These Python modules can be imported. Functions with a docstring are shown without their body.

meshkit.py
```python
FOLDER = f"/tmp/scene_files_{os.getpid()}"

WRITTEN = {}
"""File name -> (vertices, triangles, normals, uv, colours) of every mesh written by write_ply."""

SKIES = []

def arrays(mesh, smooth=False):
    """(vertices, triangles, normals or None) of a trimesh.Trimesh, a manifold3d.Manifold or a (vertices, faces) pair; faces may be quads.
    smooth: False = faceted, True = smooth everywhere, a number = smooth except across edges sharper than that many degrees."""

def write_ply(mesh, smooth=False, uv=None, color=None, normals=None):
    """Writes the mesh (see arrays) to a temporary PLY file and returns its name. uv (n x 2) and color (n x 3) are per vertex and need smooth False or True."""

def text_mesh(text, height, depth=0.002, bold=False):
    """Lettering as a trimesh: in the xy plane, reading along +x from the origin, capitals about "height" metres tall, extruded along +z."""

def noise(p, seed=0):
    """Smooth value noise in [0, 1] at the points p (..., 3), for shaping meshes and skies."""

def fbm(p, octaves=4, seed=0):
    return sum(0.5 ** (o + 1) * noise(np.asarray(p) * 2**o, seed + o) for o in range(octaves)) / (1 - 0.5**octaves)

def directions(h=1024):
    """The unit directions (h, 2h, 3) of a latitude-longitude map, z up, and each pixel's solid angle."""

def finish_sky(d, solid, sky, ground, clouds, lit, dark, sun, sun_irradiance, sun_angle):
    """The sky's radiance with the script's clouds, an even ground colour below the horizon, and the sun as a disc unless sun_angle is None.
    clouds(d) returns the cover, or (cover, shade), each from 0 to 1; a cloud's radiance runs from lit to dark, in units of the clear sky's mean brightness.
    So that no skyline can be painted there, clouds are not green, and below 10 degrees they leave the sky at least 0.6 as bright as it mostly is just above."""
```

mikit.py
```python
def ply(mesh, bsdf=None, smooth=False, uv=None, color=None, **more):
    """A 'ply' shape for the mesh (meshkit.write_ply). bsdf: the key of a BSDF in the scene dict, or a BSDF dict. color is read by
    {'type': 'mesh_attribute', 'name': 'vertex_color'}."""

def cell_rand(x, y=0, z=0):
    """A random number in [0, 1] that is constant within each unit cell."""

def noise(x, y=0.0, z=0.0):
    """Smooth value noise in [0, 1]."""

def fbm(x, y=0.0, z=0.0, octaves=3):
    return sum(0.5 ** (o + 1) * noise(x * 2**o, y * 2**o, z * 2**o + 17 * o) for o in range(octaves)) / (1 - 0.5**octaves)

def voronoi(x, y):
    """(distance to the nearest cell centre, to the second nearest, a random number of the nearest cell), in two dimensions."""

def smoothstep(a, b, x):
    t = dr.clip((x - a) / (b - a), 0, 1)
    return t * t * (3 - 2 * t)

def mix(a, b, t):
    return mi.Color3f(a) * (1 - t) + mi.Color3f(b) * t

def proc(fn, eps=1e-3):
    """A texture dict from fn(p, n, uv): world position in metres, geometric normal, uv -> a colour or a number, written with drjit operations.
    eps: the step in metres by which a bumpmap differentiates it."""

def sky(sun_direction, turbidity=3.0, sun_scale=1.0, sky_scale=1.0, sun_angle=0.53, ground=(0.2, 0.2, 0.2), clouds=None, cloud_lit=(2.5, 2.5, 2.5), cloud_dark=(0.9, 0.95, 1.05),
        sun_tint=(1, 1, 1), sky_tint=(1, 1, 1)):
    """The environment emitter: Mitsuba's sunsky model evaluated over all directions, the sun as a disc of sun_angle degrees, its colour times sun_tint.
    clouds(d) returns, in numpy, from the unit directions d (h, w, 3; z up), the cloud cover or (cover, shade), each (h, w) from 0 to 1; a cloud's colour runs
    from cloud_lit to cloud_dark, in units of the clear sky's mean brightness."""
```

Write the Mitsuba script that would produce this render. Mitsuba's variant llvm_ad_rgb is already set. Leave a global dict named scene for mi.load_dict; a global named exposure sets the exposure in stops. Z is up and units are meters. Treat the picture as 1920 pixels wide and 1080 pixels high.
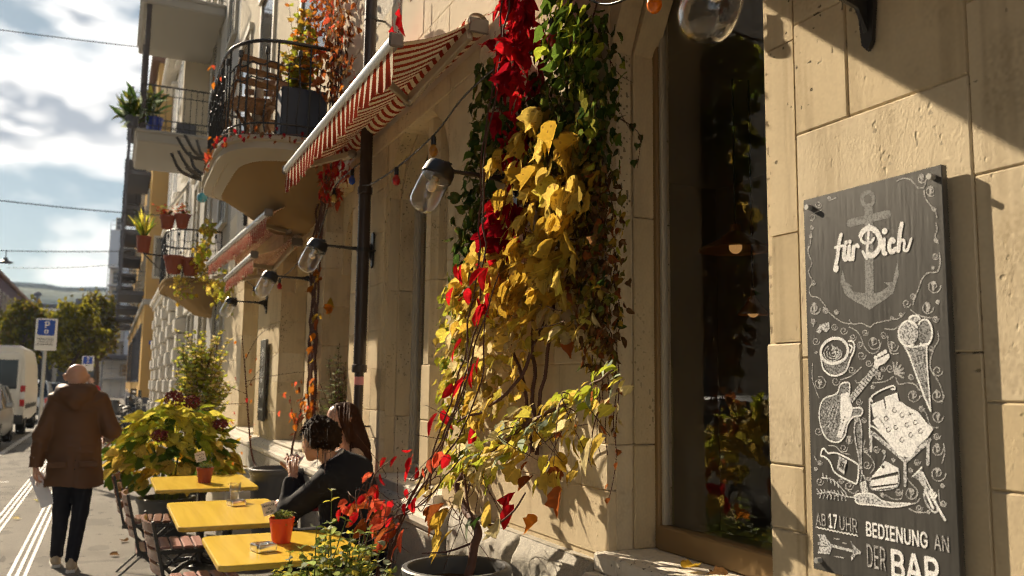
import math, random
import numpy as np
import drjit as dr
import mitsuba as mi
import trimesh
from shapely.geometry import Polygon, LineString
from shapely.ops import unary_union
import mikit, meshkit
from mikit import proc, noise, fbm, voronoi, cell_rand, smoothstep, mix

T = mi.ScalarTransform4f
PI = math.pi
scene, labels = {}, {}

# ------------------------------------------------------------------ camera, sky, exposure
EYE = np.array([0.0, 0.0, 1.60])
FWD = np.array([0.42056818, 0.8999278, 0.11511892])
UP = np.array([-0.06005908, -0.09899206, 0.99327412])
scene['camera'] = {'type': 'thinlens', 'fov': 61.93, 'fov_axis': 'x', 'near_clip': 0.05, 'far_clip': 3000.0,
                   'aperture_radius': 0.0040, 'focus_distance': 3.2,
                   'to_world': T().look_at(origin=EYE.tolist(), target=(EYE + FWD).tolist(), up=UP.tolist())}
SUN = (-1.0, 2.7, 1.80)


def clouds(d):
    """broken fair-weather clouds: bright tops, grey bellies"""
    az = np.arctan2(d[..., 0], d[..., 1])
    el = np.arcsin(np.clip(d[..., 2], -1, 1))
    p = np.stack([az * 6.0 + 0.3, el * 11.0 + 2.81, az * 0 + 0.4], -1)
    big = meshkit.fbm(p, 5, 11)
    fine = meshkit.fbm(p * np.array([2.2, 3.4, 1]) + 9, 4, 5)
    gap = 0.445 + 0.17 * np.clip((el - 0.45) / 0.5, 0, 1)        # gaps overhead, out of view, shaped to keep the ambient light low
    cover = np.clip((big + 0.35 * (fine - 0.5) - gap) / 0.13, 0, 1)
    thick = np.clip((big - 0.53) / 0.1, 0, 1)
    shade = thick * np.clip((meshkit.fbm(p + np.array([0, 0.18, 0]), 5, 11) - big + 0.05) / 0.08 + 0.4, 0, 1)
    return cover, shade


scene['sky'] = mikit.sky(SUN, turbidity=2.3, sky_scale=0.40, clouds=clouds, cloud_lit=(7.2, 7.05, 6.8), cloud_dark=(2.2, 2.45, 2.8), sun_tint=(0.95, 1.0, 1.10), sky_tint=(1.04, 1.0, 0.94), ground=(0.17, 0.16, 0.14))
exposure = 2.85

# ------------------------------------------------------------------ helpers
RNG = random.Random(7)
NP = np.random.default_rng(7)


def rgb(*c):
    return {'type': 'rgb', 'value': list(c)}


def mat(key, d):
    scene[key] = d
    return key


def plain(key, c, rough=0.7, spec=0.3, metallic=0.0, **kw):
    b = {'type': 'principled', 'base_color': rgb(*c) if isinstance(c, tuple) else c, 'roughness': rough, 'specular': spec}
    if metallic:
        b['metallic'] = metallic
    b.update(kw)
    return mat(key, {'type': 'twosided', 'bsdf': b})


def bumped(key, colfn, bumpfn, scale=1.0, rough=0.85, spec=0.25, eps=1e-3):
    return mat(key, {'type': 'twosided', 'bsdf': {'type': 'bumpmap', 'arbitrary': proc(bumpfn, eps), 'scale': scale,
               'bsdf': {'type': 'principled', 'base_color': proc(colfn) if callable(colfn) else rgb(*colfn), 'roughness': rough, 'specular': spec}}})


used = {}


def nm(key):
    """the key, or the key with the next three-digit number"""
    n = used.get(key)
    used[key] = 0 if n is None else n + 1
    k = key if n is None else '%s_%03d' % (key, n + 1)
    return k


def tag(key, label=None, cat=None, group=None, kind=None):
    e = labels.setdefault(key, {})
    for a, b in (('label', label), ('category', cat), ('group', group), ('kind', kind)):
        if b:
            e[a] = b
    return key


def thing(name, label, cat, group=None):
    return tag(nm(name), label, cat, group)


def put(parent, name, mesh, bsdf, smooth=False, kind=None, label=None, color=None, to=None, uv=None):
    """one mesh as ONE entry of the scene: a part of parent, or a top-level thing when parent is None"""
    key = nm(name if parent is None else parent + '__' + name)
    if isinstance(mesh, dict):
        d = dict(mesh)
    else:
        d = mikit.ply(mesh, bsdf, smooth, uv=uv, color=color)
    if to is not None:
        d['to_world'] = to
    scene[key] = d
    if kind or label:
        tag(key, label, None, None, kind)
    return key


def struct(name, mesh, bsdf, smooth=False, parent=None):
    k = put(parent, name, mesh, bsdf, smooth)
    if parent is None:
        tag(k, kind='structure')
    return k


def cat(parts):
    vs, fs, n = [], [], 0
    for p in parts:
        if hasattr(p, 'vertices'):
            p = (p.vertices, p.faces)
        v, f = np.asarray(p[0], float).reshape(-1, 3), np.asarray(p[1], int)
        if f.shape[1] == 4:
            f = np.vstack([f[:, [0, 1, 2]], f[:, [0, 2, 3]]])
        vs.append(v)
        fs.append(f + n)
        n += len(v)
    return np.vstack(vs), np.vstack(fs)


BOXF = np.array([[0, 1, 3, 2], [4, 6, 7, 5], [0, 4, 5, 1], [2, 3, 7, 6], [0, 2, 6, 4], [1, 5, 7, 3]])


def box(x0, x1, y0, y1, z0, z1):
    x0, x1 = sorted((x0, x1)); y0, y1 = sorted((y0, y1)); z0, z1 = sorted((z0, z1))
    v = np.array([[x, y, z] for x in (x0, x1) for y in (y0, y1) for z in (z0, z1)], float)
    return v, BOXF


def _bevel_template():
    pts, tagm = [], []
    for sx in (-1, 1):
        for sy in (-1, 1):
            for sz in (-1, 1):
                for ax in range(3):
                    s = np.array([sx, sy, sz], float)
                    m = np.array([1.0, 1, 1]); m[ax] = 0
                    pts.append(s * (1 - 0.2 * m)); tagm.append((s, m))
    h = trimesh.convex.convex_hull(np.array(pts))
    P = np.array(pts)
    idx = [int(np.argmin(np.linalg.norm(P - v, axis=1))) for v in h.vertices]
    return np.array([t[0] for t in tagm]), np.array([t[1] for t in tagm]), np.array(idx)[h.faces]


BS, BM, BF = _bevel_template()


def bbox(x0, x1, y0, y1, z0, z1, b=0.006):
    """box with bevelled edges, 44 triangles"""
    x0, x1 = sorted((x0, x1)); y0, y1 = sorted((y0, y1)); z0, z1 = sorted((z0, z1))
    c, h = np.array([x0 + x1, y0 + y1, z0 + z1]) / 2, np.array([x1 - x0, y1 - y0, z1 - z0]) / 2
    b = min(b, h.min() * 0.9)
    return c + BS * (h - b * BM), BF


def frame(t, hint=(0, 0, 1)):
    t = np.asarray(t, float); t = t / np.linalg.norm(t)
    h = np.asarray(hint, float)
    if abs(np.dot(h, t)) > 0.97:
        h = np.array([1.0, 0, 0])
    a = np.cross(h, t); a /= np.linalg.norm(a)
    return t, a, np.cross(t, a)


def tube(pts, r, n=7, cap=True, flat=1.0):
    """a tapered tube along a polyline"""
    p = np.asarray(pts, float)
    r = np.broadcast_to(np.asarray(r, float), (len(p),))
    t = np.gradient(p, axis=0)
    t /= np.linalg.norm(t, axis=1, keepdims=True) + 1e-12
    a = frame(t[0])[1]
    A = []
    for k in range(len(p)):
        a = a - t[k] * np.dot(a, t[k]); a /= np.linalg.norm(a) + 1e-12
        A.append(a)
    A = np.array(A); B = np.cross(t, A)
    ang = np.arange(n) * 2 * PI / n
    v = (p[:, None] + r[:, None, None] * (np.cos(ang)[None, :, None] * A[:, None] + flat * np.sin(ang)[None, :, None] * B[:, None])).reshape(-1, 3)
    i, j = np.meshgrid(np.arange(len(p) - 1), np.arange(n), indexing='ij')
    q = np.stack([i * n + j, i * n + (j + 1) % n, (i + 1) * n + (j + 1) % n, (i + 1) * n + j], -1).reshape(-1, 4)
    f = np.vstack([q[:, [0, 1, 2]], q[:, [0, 2, 3]]])
    if cap:
        v = np.vstack([v, p[:1], p[-1:]])
        k = np.arange(n)
        f = np.vstack([f, np.stack([k * 0 + len(v) - 2, (k + 1) % n, k], 1), np.stack([k * 0 + len(v) - 1, (len(p) - 1) * n + k, (len(p) - 1) * n + (k + 1) % n], 1)])
    return v, f


def bar(p, q, w, h=None, hint=(0, 0, 1), b=None):
    """a straight rectangular bar from p to q"""
    p, q = np.asarray(p, float), np.asarray(q, float)
    h = w if h is None else h
    t, a, c = frame(q - p, hint)
    L = np.linalg.norm(q - p)
    v, f = bbox(-w / 2, w / 2, -h / 2, h / 2, 0, L, b if b is not None else min(w, h) * 0.18)
    return p + v[:, :1] * a + v[:, 1:2] * c + v[:, 2:] * t, f


def lathe(prof, n=24, close=True):
    """profile of (r, z) around z"""
    pr = np.array(prof, float)
    a = np.arange(n) * 2 * PI / n
    v = np.stack([pr[:, None, 0] * np.cos(a), pr[:, None, 0] * np.sin(a), np.repeat(pr[:, 1:], n, 1)], -1).reshape(-1, 3)
    i, j = np.meshgrid(np.arange(len(pr) - 1), np.arange(n), indexing='ij')
    q = np.stack([i * n + j, i * n + (j + 1) % n, (i + 1) * n + (j + 1) % n, (i + 1) * n + j], -1).reshape(-1, 4)
    return v, np.vstack([q[:, [0, 1, 2]], q[:, [0, 2, 3]]])


def move(m, loc=(0, 0, 0), rotz=0.0, scale=1.0, M=None):
    v, f = (m.vertices, m.faces) if hasattr(m, 'vertices') else m
    v = np.asarray(v, float) * scale
    if M is not None:
        v = v @ np.asarray(M, float).T
    if rotz:
        c, s = math.cos(rotz), math.sin(rotz)
        v = v @ np.array([[c, s, 0], [-s, c, 0], [0, 0, 1]])
    return v + np.asarray(loc, float), f


def prism(poly, depth, to3=None):
    """extrude a 2-d polygon (list of points or shapely) by depth along its third axis; to3 maps (u, v, w) rows to xyz"""
    g = poly if hasattr(poly, 'geom_type') else Polygon(poly)
    if not g.is_valid:
        g = g.buffer(0)
    ms = [trimesh.creation.extrude_polygon(x, depth, engine='earcut') for x in getattr(g, 'geoms', [g]) if x.area > 1e-9 and x.geom_type == 'Polygon']
    m = trimesh.util.concatenate(ms)
    return (to3(np.array(m.vertices)) if to3 else m.vertices), m.faces


def sphere(c, r, n=10):
    m = trimesh.creation.uv_sphere(1.0, count=[n, n * 2])
    return np.array(m.vertices) * np.asarray(r) + np.asarray(c), m.faces


def grid_sheet(f, nu, nv, thick=None):
    """surface f(u, v) -> xyz over [0, 1]^2"""
    u, v = np.meshgrid(np.linspace(0, 1, nu), np.linspace(0, 1, nv), indexing='ij')
    P = np.asarray(f(u.ravel(), v.ravel()), float).T if not isinstance(f, np.ndarray) else f
    i, j = np.meshgrid(np.arange(nu - 1), np.arange(nv - 1), indexing='ij')
    q = np.stack([i * nv + j, (i + 1) * nv + j, (i + 1) * nv + j + 1, i * nv + j + 1], -1).reshape(-1, 4)
    return P, np.vstack([q[:, [0, 1, 2]], q[:, [0, 2, 3]]])


def smooth_path(pts, n=8):
    """Catmull-Rom through the points"""
    p = np.asarray(pts, float)
    q = np.vstack([2 * p[0] - p[1], p, 2 * p[-1] - p[-2]])
    out = []
    for i in range(len(p) - 1):
        a, b, c, d = q[i:i + 4]
        for t in np.linspace(0, 1, n, endpoint=False):
            out.append(0.5 * ((2 * b) + (c - a) * t + (2 * a - 5 * b + 4 * c - d) * t * t + (3 * b - 3 * c + d - a) * t ** 3))
    return np.array(out + [p[-1]])


def surface_nets(sdf, lo, hi, h):
    """closed smooth surface of a signed distance function (numpy, vectorised)"""
    lo, hi = np.asarray(lo, float), np.asarray(hi, float)
    n = np.ceil((hi - lo) / h).astype(int) + 1
    ax = [lo[k] + np.arange(n[k]) * h for k in range(3)]
    P = np.stack(np.meshgrid(*ax, indexing='ij'), -1)
    S = sdf(P.reshape(-1, 3)).reshape(n)
    ins = S < 0
    c = [np.s_[:-1], np.s_[1:]]
    corners = [(a, b, d) for a in (0, 1) for b in (0, 1) for d in (0, 1)]
    cnt = sum(ins[c[a], c[b], c[d]].astype(int) for a, b, d in corners)
    act = (cnt > 0) & (cnt < 8)
    acc, num = np.zeros(act.shape + (3,)), np.zeros(act.shape)
    for i, A in enumerate(corners):
        for B in corners[i + 1:]:
            if sum(abs(x - y) for x, y in zip(A, B)) != 1:
                continue
            sa, sb = S[c[A[0]], c[A[1]], c[A[2]]], S[c[B[0]], c[B[1]], c[B[2]]]
            cr = ((sa < 0) != (sb < 0)) & act
            t = np.where(cr, sa / np.where(sa == sb, 1, sa - sb), 0)
            acc += cr[..., None] * (np.array(A) + t[..., None] * (np.array(B) - np.array(A)))
            num += cr
    ids = -np.ones(act.shape, int)
    ids[act] = np.arange(act.sum())
    V = lo + (np.argwhere(act) + acc[act] / num[act][:, None]) * h
    F = []
    for k in range(3):
        u, v = [(1, 2), (2, 0), (0, 1)][k]
        sl0, sl1 = [slice(None)] * 3, [slice(None)] * 3
        sl0[k], sl1[k] = slice(0, -1), slice(1, None)
        for s_ in (sl0, sl1):
            s_[u] = slice(1, -1); s_[v] = slice(1, -1)
        a, b = ins[tuple(sl0)], ins[tuple(sl1)]
        at = np.argwhere(a != b)
        if not len(at):
            continue
        flip = a[tuple(at.T)]
        q = []
        for du, dv in ((0, 0), (1, 0), (1, 1), (0, 1)):
            o = at.copy(); o[:, u] += du; o[:, v] += dv
            q.append(ids[tuple(o.T)])
        q = np.stack(q, 1)
        q = np.where(flip[:, None], q, q[:, ::-1])
        F.append(q)
    F = np.vstack(F)
    F = F[(F >= 0).all(1)]
    return trimesh.Trimesh(V, np.vstack([F[:, [0, 1, 2]], F[:, [0, 2, 3]]]), process=False)


def smin(a, b, k):
    h = np.clip(0.5 + 0.5 * (b - a) / k, 0, 1)
    return b + (a - b) * h - k * h * (1 - h)


def cone_sdf(P, a, b, ra, rb, sq=None):
    """tapered capsule; sq scales the distance in x, y, z to flatten it"""
    a, b = np.asarray(a, float), np.asarray(b, float)
    if sq is not None:
        s = np.asarray(sq, float)
        P, a, b = P / s, a / s, b / s
    d = b - a
    t = np.clip((P - a) @ d / max(d @ d, 1e-9), 0, 1)
    return np.linalg.norm(P - a - t[:, None] * d, axis=1) - (ra + (rb - ra) * t)


def blob(parts, k=0.03):
    """smooth union of tapered capsules"""
    def f(P):
        s = None
        for p in parts:
            e = cone_sdf(P, *p)
            s = e if s is None else smin(s, e, k)
        return s
    return f
# ------------------------------------------------------------------ materials
def stone_fn(base, dark, seed):
    def f(p, n, uv):
        m = fbm(p.x * 2.3 + p.y * 2.1 + seed, p.z * 2.0, p.y * 1.3, 3)
        g = noise(p.y * 150 + seed, p.z * 150, p.x * 150)
        pit = smoothstep(0.76, 0.84, noise(p.y * 74 + 5, p.z * 74 + seed, p.x * 74)) * smoothstep(0.50, 0.70, fbm(p.y * 2.2 + seed * 3, p.z * 1.7, p.x * 2, 2))
        stripe = noise(p.y * 46, p.z * 1.6, p.x * 46)
        drip = smoothstep(0.62, 0.80, noise(p.y * 13 + seed, p.z * 0.9, p.x * 13)) * noise(p.y * 90, p.z * 6, 2.0)
        grime = smoothstep(0.56, 0.70, fbm(p.y * 5.1 + 31, p.z * 4.3, p.x * 5 + seed, 3)) * noise(p.y * 120, p.z * 120, p.x * 120)
        c = mix(base, dark, dr.clip(0.15 + 0.45 * (m - 0.3) + 0.22 * (g - 0.5) + 0.16 * (stripe - 0.5) + 0.42 * drip + 0.45 * grime, 0, 1))
        return c * (1 - 0.72 * pit)
    return f


def stone_bump(p, n, uv):
    return 0.0011 * fbm(p.x * 190, p.y * 190, p.z * 120, 2) + 0.0010 * fbm(p.x * 22, p.y * 22, p.z * 9, 2) - 0.003 * smoothstep(0.76, 0.84, noise(p.y * 74 + 5, p.z * 74 + 1.0, p.x * 74))


bumped('sandstone', stone_fn((0.625, 0.525, 0.355), (0.36, 0.285, 0.175), 1.0), stone_bump, 1.0, 0.9, 0.15)
bumped('sandstone_pale', stone_fn((0.655, 0.565, 0.405), (0.40, 0.325, 0.21), 2.3), stone_bump, 1.0, 0.9, 0.15)
bumped('sandstone_dark', stone_fn((0.565, 0.465, 0.30), (0.31, 0.245, 0.15), 5.1), stone_bump, 1.0, 0.9, 0.15)
bumped('pale_stone', stone_fn((0.64, 0.60, 0.52), (0.42, 0.39, 0.33), 4.0), stone_bump, 1.0, 0.9, 0.15)


def granite_col(p, n, uv):
    g = noise(p.x * 210, p.y * 210, p.z * 210)
    h = noise(p.x * 60 + 9, p.y * 60, p.z * 60)
    m = fbm(p.x * 3, p.y * 3, p.z * 3, 3)
    return mix((0.20, 0.19, 0.165), (0.47, 0.44, 0.37), dr.clip(0.55 * g + 0.3 * h + 0.45 * (m - 0.4), 0, 1))


bumped('granite', granite_col, lambda p, n, uv: 0.0025 * fbm(p.x * 60, p.y * 60, p.z * 60, 2) + 0.006 * fbm(p.x * 12, p.y * 12, p.z * 12, 2), 1.0, 0.8, 0.3)


def render_col(p, n, uv):
    m = fbm(p.y * 1.1, p.z * 0.9, p.x * 1.1, 4)
    st = noise(p.y * 7.0, p.z * 0.8, 2.0)
    return mix((0.66, 0.59, 0.46), (0.47, 0.41, 0.30), dr.clip(1.1 * (m - 0.28) + 0.25 * (st - 0.5), 0, 1))


bumped('render_wall', render_col, lambda p, n, uv: 0.003 * fbm(p.x * 40, p.y * 40, p.z * 40, 2), 1.0, 0.95, 0.1)
bumped('ochre_wall', lambda p, n, uv: mix((0.50, 0.32, 0.12), (0.38, 0.235, 0.085), fbm(p.x * 0.8, p.y * 0.8, p.z * 0.7, 3)), lambda p, n, uv: 0.003 * fbm(p.x * 20, p.y * 20, p.z * 20, 2), 1.0, 0.95, 0.1)


def asphalt_col(p, n, uv):
    g = noise(p.x * 120, p.y * 120, p.z)
    m = fbm(p.x * 0.9, p.y * 0.9, 0.0, 4)
    k = smoothstep(0.72, 0.8, noise(p.x * 3.1 + 7, p.y * 3.1, 1.0)) * 0.25
    spot = smoothstep(0.86, 0.9, noise(p.x * 9 + 3, p.y * 9, 4.0)) * 0.45
    c = mix((0.135, 0.125, 0.108), (0.215, 0.20, 0.175), dr.clip(0.4 * g + 0.9 * (m - 0.25), 0, 1))
    return c * (1 - k) * (1 - spot)


bumped('pavement_asphalt', asphalt_col, lambda p, n, uv: 0.003 * noise(p.x * 90, p.y * 90, p.z), 1.0, 0.85, 0.25)
bumped('road_asphalt', lambda p, n, uv: mix((0.10, 0.096, 0.088), (0.17, 0.163, 0.15), dr.clip(0.5 * noise(p.x * 90, p.y * 90, 0.0) + fbm(p.x * 0.7, p.y * 0.3, 0.0, 3) - 0.25, 0, 1)), lambda p, n, uv: 0.003 * noise(p.x * 70, p.y * 70, p.z), 1.0, 0.8, 0.3)
bumped('kerb_stone', lambda p, n, uv: mix((0.30, 0.29, 0.27), (0.45, 0.43, 0.40), noise(p.x * 60, p.y * 60, p.z * 60)), lambda p, n, uv: 0.002 * noise(p.x * 50, p.y * 50, p.z * 50), 1.0, 0.8, 0.3)
bumped('road_paint', lambda p, n, uv: mix((0.55, 0.55, 0.53), (0.80, 0.80, 0.79), dr.clip(fbm(p.x * 30, p.y * 12, 0.0, 3) * 1.6 - 0.2, 0, 1)), lambda p, n, uv: 0.0015 * noise(p.x * 90, p.y * 90, p.z), 1.0, 0.6, 0.4)

plain('black_iron', (0.018, 0.017, 0.016), 0.38, 0.5)
plain('brown_pipe', (0.035, 0.022, 0.017), 0.42, 0.5)
plain('copper_frame', (0.27, 0.18, 0.085), 0.38, 0.5, 0.35)
plain('grey_frame', (0.40, 0.37, 0.30), 0.4, 0.5)
plain('white_enamel', (0.78, 0.77, 0.74), 0.35, 0.5)
plain('grey_metal', (0.52, 0.52, 0.50), 0.33, 0.5, 0.6)
plain('dark_metal', (0.16, 0.135, 0.11), 0.45, 0.5)
plain('dark_room', (0.26, 0.21, 0.135), 0.8, 0.2)
plain('room_panel', (0.30, 0.26, 0.12), 0.6, 0.3)
mat('pane', {'type': 'thindielectric', 'int_ior': 1.52})
plain('dark_pane', (0.02, 0.022, 0.025), 0.06, 0.6)
plain('grey_wall', (0.36, 0.345, 0.31), 0.9, 0.15)
plain('dark_wall', (0.10, 0.105, 0.125), 0.9, 0.15)
plain('white_wall', (0.62, 0.62, 0.60), 0.9, 0.15)
plain('roof_tile', (0.16, 0.10, 0.075), 0.85, 0.2)
plain('terracotta', (0.22, 0.062, 0.036), 0.75, 0.3)  # colour taken darker for balcony pots that stand in shade
plain('red_plastic', (0.62, 0.045, 0.012), 0.35, 0.5)
plain('blue_glaze', (0.03, 0.05, 0.30), 0.25, 0.5)
plain('blue_sign', (0.012, 0.06, 0.40), 0.4, 0.5)
plain('white_paint', (0.80, 0.80, 0.78), 0.5, 0.4)
plain('soil', (0.045, 0.03, 0.02), 0.95, 0.1)
plain('planter_grey', (0.075, 0.078, 0.082), 0.5, 0.4)
plain('stem_brown', (0.105, 0.05, 0.035), 0.7, 0.3)
plain('stem_green', (0.13, 0.16, 0.04), 0.6, 0.3)
plain('bark', (0.12, 0.085, 0.055), 0.9, 0.2)


def wood(key, a, b, axis, rough, coat=0.0, scale=1.0):
    def f(p, n, uv):
        q = (p.x, p.y) if axis == 'y' else (p.y, p.x)
        r = fbm(q[0] * 55 * scale + 3 * noise(q[0] * 5, q[1] * 2.2, p.z * 5), q[1] * 2.6 * scale, p.z * 55, 3)
        return mix(a, b, dr.clip(r * 1.5 - 0.25, 0, 1))
    d = {'type': 'principled', 'base_color': proc(f), 'roughness': rough, 'specular': 0.5}
    if coat:
        d.update(clearcoat=coat, clearcoat_gloss=0.93)
    return mat(key, {'type': 'twosided', 'bsdf': d})


wood('yellow_table', (0.50, 0.32, 0.025), (0.62, 0.43, 0.06), 'y', 0.20, 1.0, 0.5)
wood('rose_slat', (0.25, 0.125, 0.105), (0.38, 0.21, 0.18), 'y', 0.30, 0.4)
wood('brown_slat', (0.10, 0.035, 0.018), (0.17, 0.06, 0.03), 'y', 0.35, 0.3)
wood('chair_wood', (0.12, 0.055, 0.02), (0.21, 0.105, 0.04), 'y', 0.55)


BLOTCHED = ('leaf_red', 'leaf_coral', 'leaf_yellow', 'leaf_gold', 'leaf_lemon', 'leaf_cream', 'leaf_lime')
LEAFC = {}


def thin_leaf(key, c, trans=1.0, rough=0.36):
    """each leaf colour in three tints"""
    if key in BLOTCHED:
        def f(p, n, uv):
            m = noise(p.x * 13, p.y * 13, p.z * 13)
            q = noise(p.x * 75, p.y * 75, p.z * 75)
            brown = smoothstep(0.66, 0.84, q * 0.75 + 0.42 * uv.x * m)
            vein = 1 - smoothstep(0.0, 0.035, uv.y)
            b = mi.Color3f(*c) * (0.66 + 0.62 * m) * (0.86 + 0.28 * q)
            return mix(b * (1 + 0.35 * vein), mi.Color3f(0.16, 0.07, 0.025), 0.8 * brown)
        mat(key + '_0', {'type': 'principledthin', 'base_color': proc(f), 'roughness': 0.36, 'diff_trans': trans, 'spec_tint': 0.0, 'eta': 1.4})
        LEAFC[key] = c
        return
    LEAFC[key] = c
    for i, (k, w) in enumerate(((1.0, 0.0), (0.66, -0.02), (1.25, 0.03))):
        mat(key + '_%d' % i, {'type': 'principledthin', 'base_color': rgb(*[min(0.85, max(0.004, x * k + w * x)) for x in c]), 'roughness': rough, 'diff_trans': trans, 'spec_tint': 0.0, 'eta': 1.4})


for k_, c_ in dict(leaf_red=(0.50, 0.012, 0.018), leaf_red_dark=(0.30, 0.006, 0.014), leaf_coral=(0.60, 0.10, 0.05), leaf_orange=(0.52, 0.17, 0.02), leaf_rust=(0.33, 0.095, 0.025),
                   leaf_yellow=(0.66, 0.48, 0.10), leaf_gold=(0.50, 0.32, 0.04), leaf_lemon=(0.66, 0.58, 0.09), leaf_cream=(0.68, 0.58, 0.30), leaf_lime=(0.40, 0.45, 0.045),
                   leaf_green=(0.10, 0.165, 0.025), leaf_dark=(0.045, 0.085, 0.018), leaf_olive=(0.20, 0.19, 0.035), leaf_brown=(0.16, 0.085, 0.035), leaf_mint=(0.32, 0.42, 0.13), leaf_sage=(0.38, 0.45, 0.33)).items():
    thin_leaf(k_, c_, 1.05 if 'red' in k_ or 'coral' in k_ else 0.95)
thin_leaf('leaf_far', (0.12, 0.135, 0.02), 0.8)
thin_leaf('leaf_far_yellow', (0.30, 0.29, 0.022), 0.8)
thin_leaf('leaf_far_brown', (0.17, 0.13, 0.02), 0.8)
# ------------------------------------------------------------------ the setting: ground, kerb, road, hill
g = []
xs = np.concatenate([[-2.0], np.linspace(-1.9, 2.6, 4), [60.0]])
struct('pavement', box(-2.0, 60, -12, 155, -0.3, 0.0), 'pavement_asphalt')
struct('road', box(-9.0, -2.14, -12, 400, -0.32, -0.12), 'road_asphalt')
struct('far_pavement', box(-60, -9.0, -12, 400, -0.3, 0.0), 'pavement_asphalt')
struct('far_ground', box(-1500, 1500, -400, 1500, -1.2, -0.5), 'road_asphalt')
ks = bbox(-2.14, -2.0, 0, 0.985, -0.25, 0.004, 0.012)
kd = mikit.ply(ks, 'kerb_stone')
for i in range(60):
    put('kerb', 'kerb_stone', kd, None, to=T().translate([0, -4 + i * 1.0, 0]))
scene['kerb'] = mikit.ply(box(-2.13, -2.01, -4, 56, -0.29, -0.03), 'kerb_stone')
tag('kerb', kind='structure')
# the raised white guide strips for the blind
for x in (-1.085, -1.025, -0.965):
    for y0, y1 in ((2.0, 6.98), (7.0, 12.6), (12.62, 18.4), (18.42, 24.5)):
        put('pavement', 'guide_strip', bbox(x - 0.015, x + 0.015, y0, y1, -0.001, 0.005, 0.003), 'road_paint')
for x in (-0.655, -0.595, -0.535):
    for y0, y1 in ((2.0, 6.2), (6.22, 9.62), (9.64, 15.0), (15.02, 21.4)):
        put('pavement', 'guide_strip', bbox(x - 0.015, x + 0.015, y0, y1, -0.001, 0.005, 0.003), 'road_paint')
put('pavement', 'guide_strip', bbox(-1.95, -1.35, 15.9, 15.96, -0.001, 0.004, 0.003), 'road_paint')

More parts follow.
